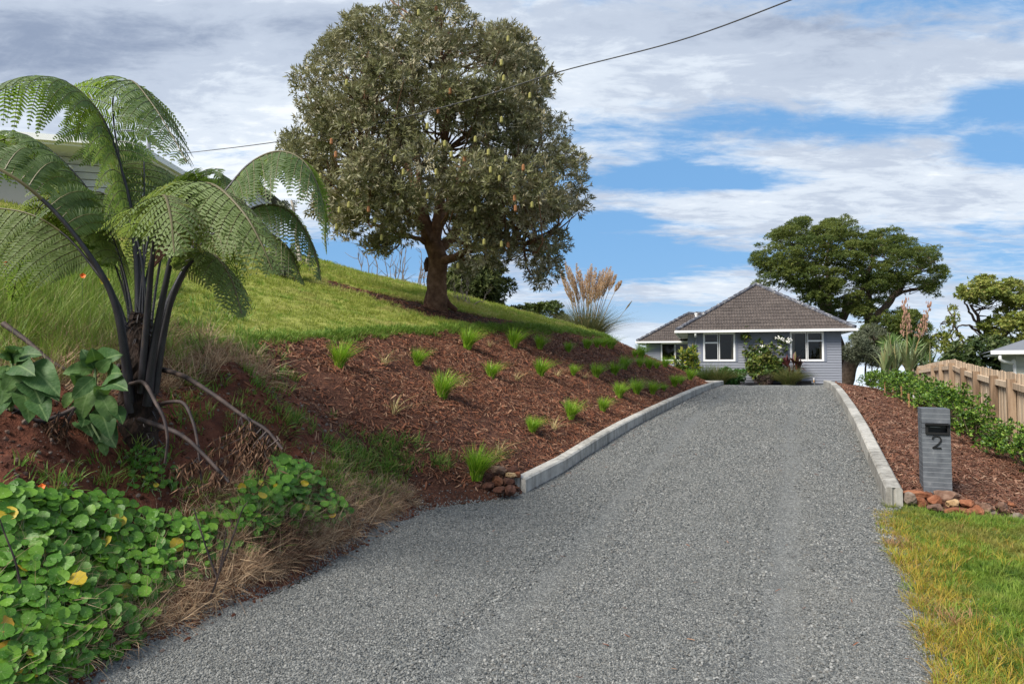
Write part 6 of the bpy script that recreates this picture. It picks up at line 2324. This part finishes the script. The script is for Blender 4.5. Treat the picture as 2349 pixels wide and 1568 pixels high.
frond([(350, 900, f0 + .05), (372, 760, f0 + .1), (410, 650, f0 + .15), (470, 560, f0 + .2), (540, 500, f0 + .2), (610, 470, f0 + .2), (670, 490, f0 + .2), (715, 560, f0 + .2), (735, 640, f0 + .15)], .03, .006, .48, .34, M_FERN, droop=.7, hint=(-.1, .9, .4), seed=7, npin=22, pl=.075)
frond([(315, 920, f0 + .3), (300, 760, f0 + .5), (280, 620, f0 + .7), (240, 500, f0 + .85), (180, 420, f0 + .9), (100, 385, f0 + .9), (10, 400, f0 + .9)], .03, .006, .45, .45, M_FERN, droop=.6, hint=(-.1, -.8, .5), seed=8, npin=22)
frond([(325, 900, f0 - .1), (335, 760, f0 - .2), (345, 640, f0 - .3), (355, 540, f0 - .45), (365, 470, f0 - .7), (378, 450, f0 - 1.0), (392, 500, f0 - 1.25), (400, 580, f0 - 1.35)], .03, .006, .46, .38, M_FERN2, droop=.6, hint=(.95, 0, .1), seed=9, npin=22, pl=.08)
frond([(355, 900, f0 - .05), (375, 770, f0 - .1), (400, 670, f0 - .15), (440, 600, f0 - .2), (490, 585, f0 - .35), (530, 640, f0 - .45), (555, 720, f0 - .5)], .028, .006, .5, .27, M_FERN2, droop=.55, hint=(-.7, -.4, .5), seed=10, npin=20, pl=.075)
0 and frond([(308, 900, f0 - .1), (296, 780, f0 - .25), (286, 660, f0 - .4), (272, 560, f0 - .55), (250, 500, f0 - .75), (220, 500, f0 - .95), (190, 560, f0 - 1.1), (175, 630, f0 - 1.1)], .028, .006, .5, .36, M_FERN, droop=.5, hint=(.9, .1, .3), seed=11, npin=20, pl=.08)
frond([(318, 880, f0 + .25), (322, 760, f0 + .4), (335, 640, f0 + .6), (370, 520, f0 + .8), (420, 440, f0 + .9), (480, 420, f0 + 1.0), (540, 460, f0 + 1.0)], .028, .006, .5, .4, M_FERN, droop=.5, hint=(-.2, -.8, .5), seed=12, npin=20, pl=.08)
frond([(318, 900, f0 + .2), (300, 700, f0 + .3), (264, 560, f0 + .4), (215, 470, f0 + .45), (155, 440, f0 + .45), (95, 470, f0 + .4), (50, 560, f0 + .35)], .024, .005, .42, .42, M_FERN2, droop=.6, hint=(-.1, -.8, .5), seed=21, npin=20)
frond([(320, 880, f0 + .3), (292, 700, f0 + .6), (240, 560, f0 + .8), (160, 500, f0 + .9), (70, 500, f0 + .9), (-30, 560, f0 + .9)], .024, .005, .42, .42, M_FERN, droop=.6, hint=(-.1, -.8, .5), seed=22, npin=20)
frond([(310, 880, f0 + .3), (285, 650, f0 + .5), (235, 490, f0 + .6), (160, 385, f0 + .6), (70, 320, f0 + .6), (-20, 330, f0 + .55), (-90, 400, f0 + .5)], .026, .005, .45, .46, M_FERN, droop=.6, hint=(-.1, -.8, .5), seed=25, npin=20)
frond([(350, 880, f0 + .05), (380, 720, f0 + .08), (430, 600, f0 + .1), (500, 530, f0 + .1), (580, 520, f0 + .1), (650, 560, f0 + .1), (695, 645, f0 + .1)], .026, .005, .5, .30, M_FERN2, droop=.65, hint=(-.1, .9, .4), seed=26, npin=20, pl=.07)
frond([(335, 900, f0 + .2), (350, 720, f0 + .3), (376, 560, f0 + .45), (412, 465, f0 + .5), (455, 410, f0 + .5), (505, 400, f0 + .5), (550, 440, f0 + .45), (580, 510, f0 + .4)], .026, .005, .45, .42, M_FERN, droop=.6, hint=(-.1, -.85, .4), seed=23, npin=20)
0 and frond([(330, 900, f0 - .1), (340, 760, f0 - .2), (350, 620, f0 - .3), (352, 520, f0 - .4), (345, 455, f0 - .55), (325, 430, f0 - .75), (305, 460, f0 - .95), (292, 540, f0 - 1.1), (285, 610, f0 - 1.1)], .026, .005, .48, .34, M_FERN2, droop=.55, hint=(.95, .1, .1), seed=24, npin=20)
0 and frond([(312, 900, f0), (308, 800, f0), (300, 690, f0 - .05), (290, 600, f0 - .15), (270, 540, f0 - .35), (245, 560, f0 - .5), (235, 640, f0 - .55), (262, 690, f0 - .5)], .026, .006, .52, .26, M_FERN, droop=.5, hint=(.8, -.2, .3), seed=13, npin=16, pl=.07)
for i, (az, reach, rise) in enumerate([(75, .9, .45), (120, 1.1, .6), (160, 1.15, .3)]):
    a = math.radians(az)
    o_ = np.array([math.cos(a), math.sin(a), 0])
    c_ = at(322 + i % 3 * 6, 690, FY + .08)
    top = c_ + [0, 0, .55 + rise]
    frond([at(322, 900, FY + .05), c_, c_ + o_ * .12 * reach + [0, 0, .40 + rise * .5], top + o_ * .42 * reach, top + o_ * .80 * reach + [0, 0, -.10], top + o_ * 1.12 * reach + [0, 0, -.42], top + o_ * 1.25 * reach + [0, 0, -.80]],
          .024, .005, .40, .40, (M_FERN, M_FERN2)[i % 3 == 1], droop=.6, hint=np.cross(o_, [0, 0, 1.]), seed=30 + i, npin=22, pl=.078, world=True)
# coiled young croziers
for (u, v) in [(395, 455), (440, 470), (470, 468), (398, 500)]:
    c = at(u, v, f0 + .3)
    th = np.linspace(0, 9, 26)
    rr = .045 * (1 - th / 11)
    sp_ = [c + np.array([r * math.cos(a), 0, r * math.sin(a)]) for r, a in zip(rr, th)]
    part('crozier', fern, *tubes([(np.array([at(345, 620, f0 + .2)] + sp_), np.linspace(.008, .006, 27), 6)]), plain('brown_crozier', (.17, .07, .035), .8, var=.3))
# dead hanging stalks, with shrivelled leaflets
M_DEADST = rough_mat('dry_stalk', [(.3, (.014, .011, .012)), (.5, (.045, .034, .034)), (.65, (.10, .07, .06)), (.78, (.2, .11, .06))], 8, .7, .5, 60, bd=.004)
M_DEADL = leaf_mat('dead_leaflet', [(.05, .025, .015), (.10, .055, .035), (.16, .09, .06), (.22, .14, .09)], transl=.1, rough=.9, spec=.1)
DEAD = [([(275, 838, .05), (240, 885, -.15), (190, 925, -.35), (110, 962, -.5), (0, 985, -.6), (-80, 990, -.6)], .020, [(.30, 90), (.45, 100), (.52, 60), (.6, 90), (.68, 60), (.75, 70), (.9, 60)]),
        ([(298, 880, -.1), (330, 878, -.25), (358, 925, -.45), (376, 960, -.5), (384, 1010, -.52), (378, 1062, -.5)], .015, []),
        ([(360, 930, 0), (385, 922, -.15), (420, 924, -.25), (440, 960, -.35), (452, 1010, -.4), (462, 1100, -.45)], .015, [(.9, 30)]),
        ([(320, 962, -.15), (370, 978, -.3), (420, 1000, -.4), (470, 1045, -.45), (525, 1105, -.5)], .020, [(.93, 30)]),
        ([(362, 845, .15), (420, 862, .05), (490, 905, -.05), (560, 955, -.1), (610, 985, -.15), (648, 1030, -.2)], .020, [(.62, 90), (.68, 110), (.74, 120), (.8, 110), (.86, 80), (.92, 60)]),
        ([(8, 742, .2), (60, 780, .15), (120, 830, .1), (182, 862, .1)], .022, [])]
for i, (pp, rr, hang) in enumerate(DEAD):
    P = spline([at(u, v, FY + dy) for u, v, dy in pp], 30)
    gz = G(P[:, 0], P[:, 1])
    P[:, 2] = np.maximum(P[:, 2], gz + .01)
    dfr = part('dead_frond', fern, *tubes([(P, np.linspace(rr, rr * .5, 30), 7)]), M_DEADST, smooth=True)
    sp_, PPp, AX = [], [], []
    for (f, hpx) in hang:
        for q in range(3):
            b = P[int(f * 29)] + RNG.normal(0, .02, 3)
            l = hpx / F * FY * RNG.uniform(.6, 1.1)
            c = spline([b, b + [RNG.uniform(-.08, .04), -.05, -l * .45], b + [RNG.uniform(-.25, .05), -.08, -l]], 12)
            sp_.append((c, np.linspace(.006, .002, 12), 4))
            for k_ in range(3, 12):
                for _ in range(7):
                    PPp.append(c[k_])
                    AX.append([RNG.normal(0, .6), RNG.normal(0, .5), -1])
    if sp_:
        part('dead_rib', dfr, *tubes(sp_), M_DEADST)
        V, Fs, r, _ = leafcloud(np.array(PPp), np.array(AX, float), .07, .14, .35, 1)
        part('dead_leaflets', dfr, V, Fs, M_DEADL, rnd=r, kind='stuff')

# ---------------------------------------------------------------- broad leaved weeds left of the fern
def broad_mat():
    m, t = new_mat('broad_weed_leaf')
    uvn = t.add('ShaderNodeUVMap')
    sp_ = t.add('ShaderNodeSeparateXYZ', {0: uvn.outputs[0]})
    ax = t.math('ABSOLUTE', sp_.outputs[0])
    oi = t.add('ShaderNodeObjectInfo').outputs['Random']
    n = t.noise(12, pos(t), 4)
    col = t.ramp(t.math('ADD', t.math('MULTIPLY', oi, .7), t.math('MULTIPLY', n, .3)), [(0, (.028, .075, .022)), (.5, (.055, .125, .035)), (1, (.12, .21, .055))])
    mid = t.math('LESS_THAN', ax, .018)
    side = t.math('LESS_THAN', t.math('FRACT', t.math('ADD', t.math('MULTIPLY', sp_.outputs[1], 9.0), t.math('MULTIPLY', ax, -6.0))), .10)
    col = t.mix(t.math('MULTIPLY', t.math('MAXIMUM', mid, t.math('MULTIPLY', side, .5)), .6), col, (.17, .26, .10))
    b = t.add('ShaderNodeBump', {'Strength': .5, 'Distance': .01, 'Height': t.math('SUBTRACT', t.noise(40, pos(t), 3), t.math('MULTIPLY', side, .3))})
    s = t.add('ShaderNodeBsdfPrincipled', {'Base Color': col, 'Roughness': .55, 'Specular IOR Level': .3, 'Normal': b.outputs[0]})
    tr = t.add('ShaderNodeBsdfTranslucent', {0: t.mix(.5, col, (.15, .3, .03))})
    mx = t.add('ShaderNodeMixShader', {0: .22, 1: s.outputs[0], 2: tr.outputs[0]})
    return finish(m, t, mx.outputs[0])


M_BROAD = broad_mat()
Z = lambda x, y: (x / 3.0, 665.3 + y / 3.0)


def bigleaf(parent, b, e, depth_b, depth_e, wf=.33, arch=.12):
    B, E = at(*b, depth_b), at(*e, depth_e)
    L = np.linalg.norm(E - B)
    d = (E - B) / L
    tocam = unit(CAM - (B + E) / 2)
    nrm = unit(tocam - d * (tocam @ d) + np.array([0, 0, .45]) + RNG.normal(0, .18, 3))
    nrm = unit(nrm - d * (nrm @ d))
    x = np.cross(d, nrm)
    n = 11
    t = np.linspace(0, 1, n)
    wdt = wf * L * np.sin(np.pi * np.clip(t, 0.0, 1) ** .85) ** .75 * (1 - .25 * t) + .002
    wdt[0] = .004
    wdt[-1] = .001
    V, uv = [], []
    for i in range(n):
        c = B + d * L * t[i] + nrm * L * arch * math.sin(math.pi * t[i] * .95) - np.array([0, 0, .10 * L * t[i] ** 2])
        for k_, s_ in enumerate((-1, -.55, 0, .55, 1)):
            wv = .018 * math.sin(t[i] * 16 + s_ * 2) * abs(s_)
            V.append(c + x * s_ * wdt[i] + nrm * (abs(s_) * wdt[i] * .22 + wv * L * 1.5))
            uv.append((s_ * wdt[i] / L, t[i]))
    i_ = (np.arange(n - 1)[:, None] * 5 + np.arange(4)[None]).ravel()
    part('leaf', parent, np.array(V), np.stack([i_, i_ + 1, i_ + 6, i_ + 5], 1), M_BROAD, uv=uv, smooth=True)


W1 = thing('broadleaf_weed', 'broad leaved green weed at the left edge below the tall grass', 'weed', hit(25, 940))
W2 = thing('broadleaf_weed', 'tall broad leaved green weed standing left of the tree fern trunk', 'weed', hit(225, 960))
D1 = W1.location[1] - .12
D2 = W2.location[1] - .22
L1 = [((60, 520), (0, 770)), ((150, 540), (20, 690)), ((200, 510), (420, 700)), ((175, 590), (290, 765)), ((150, 690), (200, 885)), ((80, 480), (170, 375)), ((70, 480), (30, 370)), ((110, 475), (295, 425)), ((100, 520), (250, 560)), ((90, 470), (-20, 440)),
      ((290, 670), (410, 745)), ((60, 600), (-60, 560)), ((100, 440), (120, 380)), ((120, 640), (40, 800)), ((230, 740), (330, 880)), ((20, 700), (-60, 880))]
L2 = [((640, 545), (430, 560)), ((650, 540), (560, 390)), ((660, 520), (630, 375)), ((680, 530), (850, 410)), ((680, 560), (770, 455)), ((650, 600), (495, 730)), ((640, 640), (560, 875)), ((690, 720), (790, 905)), ((720, 660), (885, 665)), ((740, 610), (850, 545)),
      ((680, 810), (760, 1000)), ((590, 850), (565, 920)), ((560, 890), (640, 985)), ((680, 900), (665, 1045)), ((730, 930), (805, 1060)), ((700, 1030), (730, 1130)), ((640, 760), (470, 830)), ((760, 800), (845, 905)), ((560, 640), (480, 560)), ((720, 740), (640, 640)), ((600, 720), (520, 640)), ((500, 700), (440, 800))]
for b, e in L1:
    bigleaf(W1, Z(*b), Z(*e), D1 + random.uniform(-.05, .1), D1 - .10 + random.uniform(-.08, .05))
for b, e in L2:
    bigleaf(W2, Z(*b), Z(*e), D2 + random.uniform(-.04, .10), D2 - .08 + random.uniform(-.08, .05))
M_GST = plain('green_stem', (.14, .20, .08), .7, var=.2)
part('stem', W1, *tubes([limb([np.array(W1.location), at(*Z(90, 640), D1), at(*Z(85, 480), D1)], .014, .008, 8, 0, 6), limb([np.array(W1.location) + [.1, 0, 0], at(*Z(180, 640), D1 + .05), at(*Z(190, 500), D1)], .012, .007, 8, 0, 6)]), M_GST)
part('stem', W2, *tubes([limb([np.array(W2.location), at(*Z(660, 800), D2), at(*Z(655, 540), D2)], .016, .008, 8, 0, 6), limb([np.array(W2.location) + [0, 0, .1], at(*Z(600, 850), D2), at(*Z(690, 1030), D2 - .1)], .010, .006, 8, 0, 6)]), M_GST)

# ---------------------------------------------------------------- nasturtiums
def nast_mat(name, cols, vein):
    m, t = new_mat(name)
    uvn = t.add('ShaderNodeUVMap')
    sp_ = t.add('ShaderNodeSeparateXYZ', {0: uvn.outputs[0]})
    x, y = sp_.outputs[0], sp_.outputs[1]
    rad = t.math('SQRT', t.math('ADD', t.math('MULTIPLY', x, x), t.math('MULTIPLY', y, y)))
    an = t.math('ARCTAN2', y, x)
    fr = t.math('ABSOLUTE', t.math('SINE', t.math('MULTIPLY', an, 4.5)))
    ve = t.math('LESS_THAN', t.math('MULTIPLY', fr, rad), .045)
    ve = t.math('MAXIMUM', t.math('MULTIPLY', ve, .55), t.math('LESS_THAN', rad, .07))
    oi = t.add('ShaderNodeObjectInfo').outputs['Random']
    at_ = t.add('ShaderNodeAttribute', attribute_name='rnd').outputs['Fac']
    r = t.math('FRACT', t.math('ADD', t.math('MULTIPLY', oi, 7.3), at_))
    k = len(cols)
    col = t.ramp(r, [(i / (k - 1), c) for i, c in enumerate(cols)])
    col = t.mix(t.math('MULTIPLY', t.noise(18, pos(t), 4), .5), col, tuple(q * .6 for q in cols[0]))
    col = t.mix(t.math('MULTIPLY', ve, .75), col, vein)
    s = t.add('ShaderNodeBsdfPrincipled', {'Base Color': col, 'Roughness': .5, 'Specular IOR Level': .35})
    tr = t.add('ShaderNodeBsdfTranslucent', {0: t.mix(.4, col, (.2, .45, .03))})
    mx = t.add('ShaderNodeMixShader', {0: .25, 1: s.outputs[0], 2: tr.outputs[0]})
    return finish(m, t, mx.outputs[0])


M_NAS = nast_mat('nasturtium_leaf', [(.045, .14, .014), (.075, .20, .018), (.11, .27, .022), (.06, .17, .02), (.17, .34, .028), (.09, .23, .022)], (.34, .48, .18))
M_NASY = nast_mat('yellowed_leaf', [(.45, .36, .03), (.55, .38, .03), (.40, .40, .05), (.5, .26, .03)], (.5, .5, .2))


def nast_template(seed):
    g = np.random.default_rng(seed)
    n = 27
    a = np.linspace(0, 2 * np.pi, n, endpoint=False)
    lob = 1 + .045 * np.cos(9 * a + g.uniform(0, 6)) + .04 * np.sin(3 * a + g.uniform(0, 6)) + g.normal(0, .012, n)
    ph = g.uniform(0, 6)
    V = [[0, 0, 0]]
    for rr, f in ((.45, 0), (1.0, 1)):
        for i in range(n):
            z = .07 * rr ** 1.5 + (.10 * math.cos(2 * a[i] + ph) + .045 * math.sin(9 * a[i])) * rr ** 2 * g.uniform(.7, 1.2) - .05 * (1 - rr)
            V.append([rr * lob[i] * math.cos(a[i]), rr * lob[i] * math.sin(a[i]), z])
    V = np.array(V)
    i = np.arange(n)
    j = (i + 1) % n
    T = np.stack([np.zeros(n, int), 1 + i, 1 + j], 1)
    Q = np.stack([1 + i, 1 + n + i, 1 + n + j, 1 + j], 1)
    return V, [T, Q], V[:, :2].copy()


NT_ = [nast_template(900 + i) for i in range(6)]
NM = [mesh('leaf', v, f, M_NAS, uv=uv, smooth=True) for v, f, uv in NT_]
NMY = [mesh('leaf', v, f, M_NASY, uv=uv, smooth=True) for v, f, uv in NT_[:3]]
NPOLY = [(-60, 1105), (40, 1095), (120, 1118), (200, 1105), (270, 1118), (330, 1150), (440, 1165), (520, 1120), (570, 1060), (620, 1045), (680, 1060), (740, 1085), (765, 1130), (800, 1165), (770, 1190), (720, 1200), (680, 1250), (620, 1270), (560, 1250), (500, 1270), (450, 1310), (400, 1340), (370, 1400),
         (340, 1430), (300, 1470), (230, 1510), (170, 1545), (110, 1610), (-60, 1680)]


def nast(name, label, poly, n, base_uv, r_lo, r_hi, lift, seed, ymax=.04, gapy=1.0, nparts=300):
    g = np.random.default_rng(seed)
    t = thing(name, label, 'nasturtium', hit(*base_uv))
    poly = np.array(poly, float)
    lo, hi = poly.min(0), poly.max(0)
    leaves = []
    gy = G
    while len(leaves) < n:
        u, v = g.uniform(lo[0], hi[0]), g.uniform(lo[1], hi[1])
        if not in_poly(np.array([u]), np.array([v]), poly)[0]:
            continue
        e = edge_dist(np.array([u]), np.array([v]), poly)[0]
        # keep the leaf where it is seen: stand it on the slope below
        q = hit(u, v + 26, 1.5)
        if q is None:
            continue
        rad = (r_lo + (r_hi - r_lo) * g.random() ** 1.3) * (.62 + .38 * min(e / 60, 1)) * (1.0 - .15 * (u > 420))
        nrm = gnormal(np.array([q[0]]), np.array([q[1]]))[0]
        h = lift * (.25 + .75 * g.random()) * min(1, .35 + e / 70)
        p = at(u, v, q[1] - .02)
        p = q + nrm * h * .4 + np.array([0, 0, h])
        ax = unit(np.array([0, 0, .55]) + nrm * .5 + unit(CAM - p) * .55 + g.normal(0, .30, 3))
        leaves.append((p, ax, rad, q, v, e))
    # largest in view first: these become parts
    leaves.sort(key=lambda l: -l[2] / np.linalg.norm(l[0] - CAM))
    st = []
    org = np.array(t.location)
    for i, (p, ax, rad, q, v, e) in enumerate(leaves):
        b = q + g.normal(0, .03, 3) * [1, 1, 0] - [0, 0, .02]
        st.append((spline([b, (b + p) / 2 + g.normal(0, .012, 3), p - ax * rad * .05], 5), np.array([.0028] * 5), 4))
    part('stems', t, *tubes(st), M_GST, kind='stuff')
    for i, (p, ax, rad, q, v, e) in enumerate(leaves[:nparts]):
        yel = (g.random() < (.13 if v > 1400 and e < 90 else ymax))
        o = put('leaf', (NMY[i % 3] if yel else NM[i % 6]), t)
        M = frames(ax[None], np.array([g.uniform(0, 6.28)]))[0]
        mt = Matrix(M.T.tolist()).to_4x4() @ Matrix.Diagonal((rad, rad, rad, 1))
        mt.translation = Vector(p - org)
        o.matrix_local = mt
    rest = leaves[nparts:]
    if rest:
        Vs, Ts, Qs, U, R, n0 = [], [], [], [], [], 0
        for k_ in range(6):
            sub = rest[k_::6]
            if not sub:
                continue
            P = np.array([l[0] for l in sub])
            M = frames(np.array([l[1] for l in sub]), g.uniform(0, 6.28, len(sub)))
            V, Fs, r, uv = batch(NT_[k_][0], NT_[k_][1], P, M, np.array([l[2] for l in sub]), uv=NT_[k_][2])
            Vs.append(V)
            Ts.append(Fs[0] + n0)
            Qs.append(Fs[1] + n0)
            U.append(uv)
            R.append(r)
            n0 += len(V)
        part('leaves', t, np.vstack(Vs), [np.vstack(Ts), np.vstack(Qs)], M_NAS, uv=np.vstack(U), rnd=np.concatenate(R), smooth=True, kind='stuff')
    return t


nast('nasturtium', 'big patch of round nasturtium leaves filling the lower left corner', NPOLY, 1900, (180, 1380), .019, .047, .11, 5)
nast('nasturtium', 'dense mound of nasturtium leaves low on the bank right of the big patch', [(528, 1150), (545, 1110), (590, 1050), (640, 1040), (700, 1055), (742, 1085), (768, 1130), (812, 1165), (780, 1190), (720, 1195), (660, 1215), (600, 1235), (540, 1200)], 300, (650, 1200), .030, .058, .19, 8)
nast('nasturtium', 'small nasturtium with little round leaves at the foot of the tree fern', [(285, 1015), (330, 1000), (390, 1015), (415, 1060), (400, 1100), (340, 1110), (285, 1090)], 95, (340, 1090), .012, .034, .08, 6, nparts=95)
# flowers
M_ORG = plain('orange_petal', (.85, .16, .01), .6, var=.1)
M_YEL = plain('yellow_petal', (.80, .62, .03), .6, var=.1)


def flower(u, v, Y, r, mat, label, cat='flower'):
    c = at(u, v, Y)
    gz = float(G(c[0], c[1]))
    t = thing('flower', label, cat, [c[0], c[1], gz])
    ax = unit(unit(CAM - c) + [0, 0, .4])
    M = frames(np.repeat(ax[None], 5, 0), np.arange(5) * 1.256)
    x, y, z = M[:, 0], unit(M[:, 1] + ax * .5), M[:, 2]
    V, Fs, rr, _ = batch(LEAF6[0], LEAF6[1], np.repeat(c[None], 5, 0), np.stack([x, y, z], 1), np.stack([np.full(5, r * 1.1), np.full(5, r), np.full(5, r)], 1))
    part('petals', t, V, Fs, mat)
    part('stem', t, *tubes([(np.array([[c[0], c[1], gz], c - ax * .004]), np.array([.002, .002]), 4)]), M_GST)


hq = lambda u, v: hit(u, v)[1]
flower(96, 1116, hq(96, 1130) - .03, .022, M_ORG, 'orange nasturtium flower above the leaves at the left')
flower(18, 748 - 3, hq(18, 760), .03, M_ORG, 'small orange flower in the tall grass at the left edge') if False else None
flower(16, 604, 6.6, .035, M_ORG, 'small orange flower in the tall grass near the left edge')
flower(190, 633, 6.3, .03, M_ORG, 'dark orange flower in the tall grass left of the fern stalks')
flower(240, 645, 6.2, .05, M_YEL, 'larger yellow flower in the tall grass just left of the fern stalks')

# bare forked twigs sticking out of the nasturtiums
def twig(label, lines, Y, r, name='twig'):
    b = at(*lines[0][0], Y)
    t = None
    m = MB()
    for ln in lines:
        m.tube(spline([at(u, v, Y - .02 * i) for i, (u, v) in enumerate(ln)], 12), np.linspace(r, r * .45, 12), 5)
    V, Fs = m.get()
    return solo(name, label, 'twig', b, V, Fs, M_DEADST)


yt = hit(480, 1330)[1] - .12
twig('forked bare brown twig standing out of the nasturtiums', [[(480, 1375), (500, 1320), (512, 1260), (518, 1215)], [(503, 1310), (530, 1240), (555, 1170), (568, 1150)], [(498, 1325), (478, 1270), (452, 1190), (445, 1165)]], yt, .007)
yt = hit(20, 1330)[1] - .15
twig('single thin dark twig leaning over the leaves at the left edge', [[(46, 1336), (35, 1285), (12, 1225), (0, 1190)]], yt, .006)
p_ = hit(620, 1495)
twig('small bent straw coloured twig lying on the gravel', [[(618, 1497), (622, 1487), (632, 1483)]], p_[1], .003)
# leaves and bits of bark on the gravel
g = np.random.default_rng(66)
n = 110
s, w = g.uniform(-4, 9, n), g.uniform(-3.1, .2, n)
X, Y = xy(s, w)
P = np.stack([X, Y, G(X, Y) + .012], 1)
L = g.uniform(.012, .03, n)
scatter('leaf_litter', P, slope_frames(X, Y, g.uniform(0, 6, n), .2), np.stack([L * 1.5, L * 1.5, L], 1), CHIPS[:4], 'a few brown bark flakes scattered on the gravel')
n = 420
s = g.uniform(.2, 16, n)
side_ = g.random(n) < .6
w = np.where(side_, wl(s) - np.abs(g.normal(0, .14, n)), WR + np.abs(g.normal(0, .12, n)))
X, Y = xy(s, w)
L = g.uniform(.012, .04, n)
scatter('bark_spill', np.stack([X, Y, G(X, Y) + .012], 1), slope_frames(X, Y, g.uniform(0, 6, n), .2), L, CHIPS, 'bark flakes spilled onto the gravel along both kerbs')
n = 160
s = g.uniform(.2, 16, n)
w = wl(s) + g.uniform(.01, .14, n)
X, Y = xy(s, w)
L = g.uniform(.012, .035, n)
scatter('bark_spill', np.stack([X, Y, D(Y) + .012 + .142], 1), frames(np.tile([[0, 0, 1.]], (n, 1)) + g.normal(0, .1, (n, 3)), g.uniform(0, 6, n)), L, CHIPS, 'bark flakes lying on top of the left kerb')
# bark clumps and dead fern tips near the gravel edge
M_DF = M_DEADL
pts = []
for (u, v, ru, rv, n) in [(650, 1230, 40, 45, 60), (620, 1260, 40, 30, 30), (600, 1010, 40, 30, 18)]:
    for i in range(n):
        h = hit(u + random.gauss(0, ru / 1.7), v + random.gauss(0, rv / 1.7))
        if h is not None:
            pts.append(h)
pts = np.array(pts)
M_DARKST = leaf_mat('dead_fern_blade', [(.04, .02, .014), (.08, .045, .03), (.12, .07, .05)], transl=.05, rough=.9, spec=.1)
grass('dead_fern_litter', 'dark brown shrivelled fern litter hanging at the bank foot', pts[:, 0], pts[:, 1], .6 + .7 * RNG.random(len(pts)), tuft_src('dead_tuft', M_DARKST, 4, 26, .16, .05, 1.5, .006, 3, hvar=.5), tilt=.5, up=0)
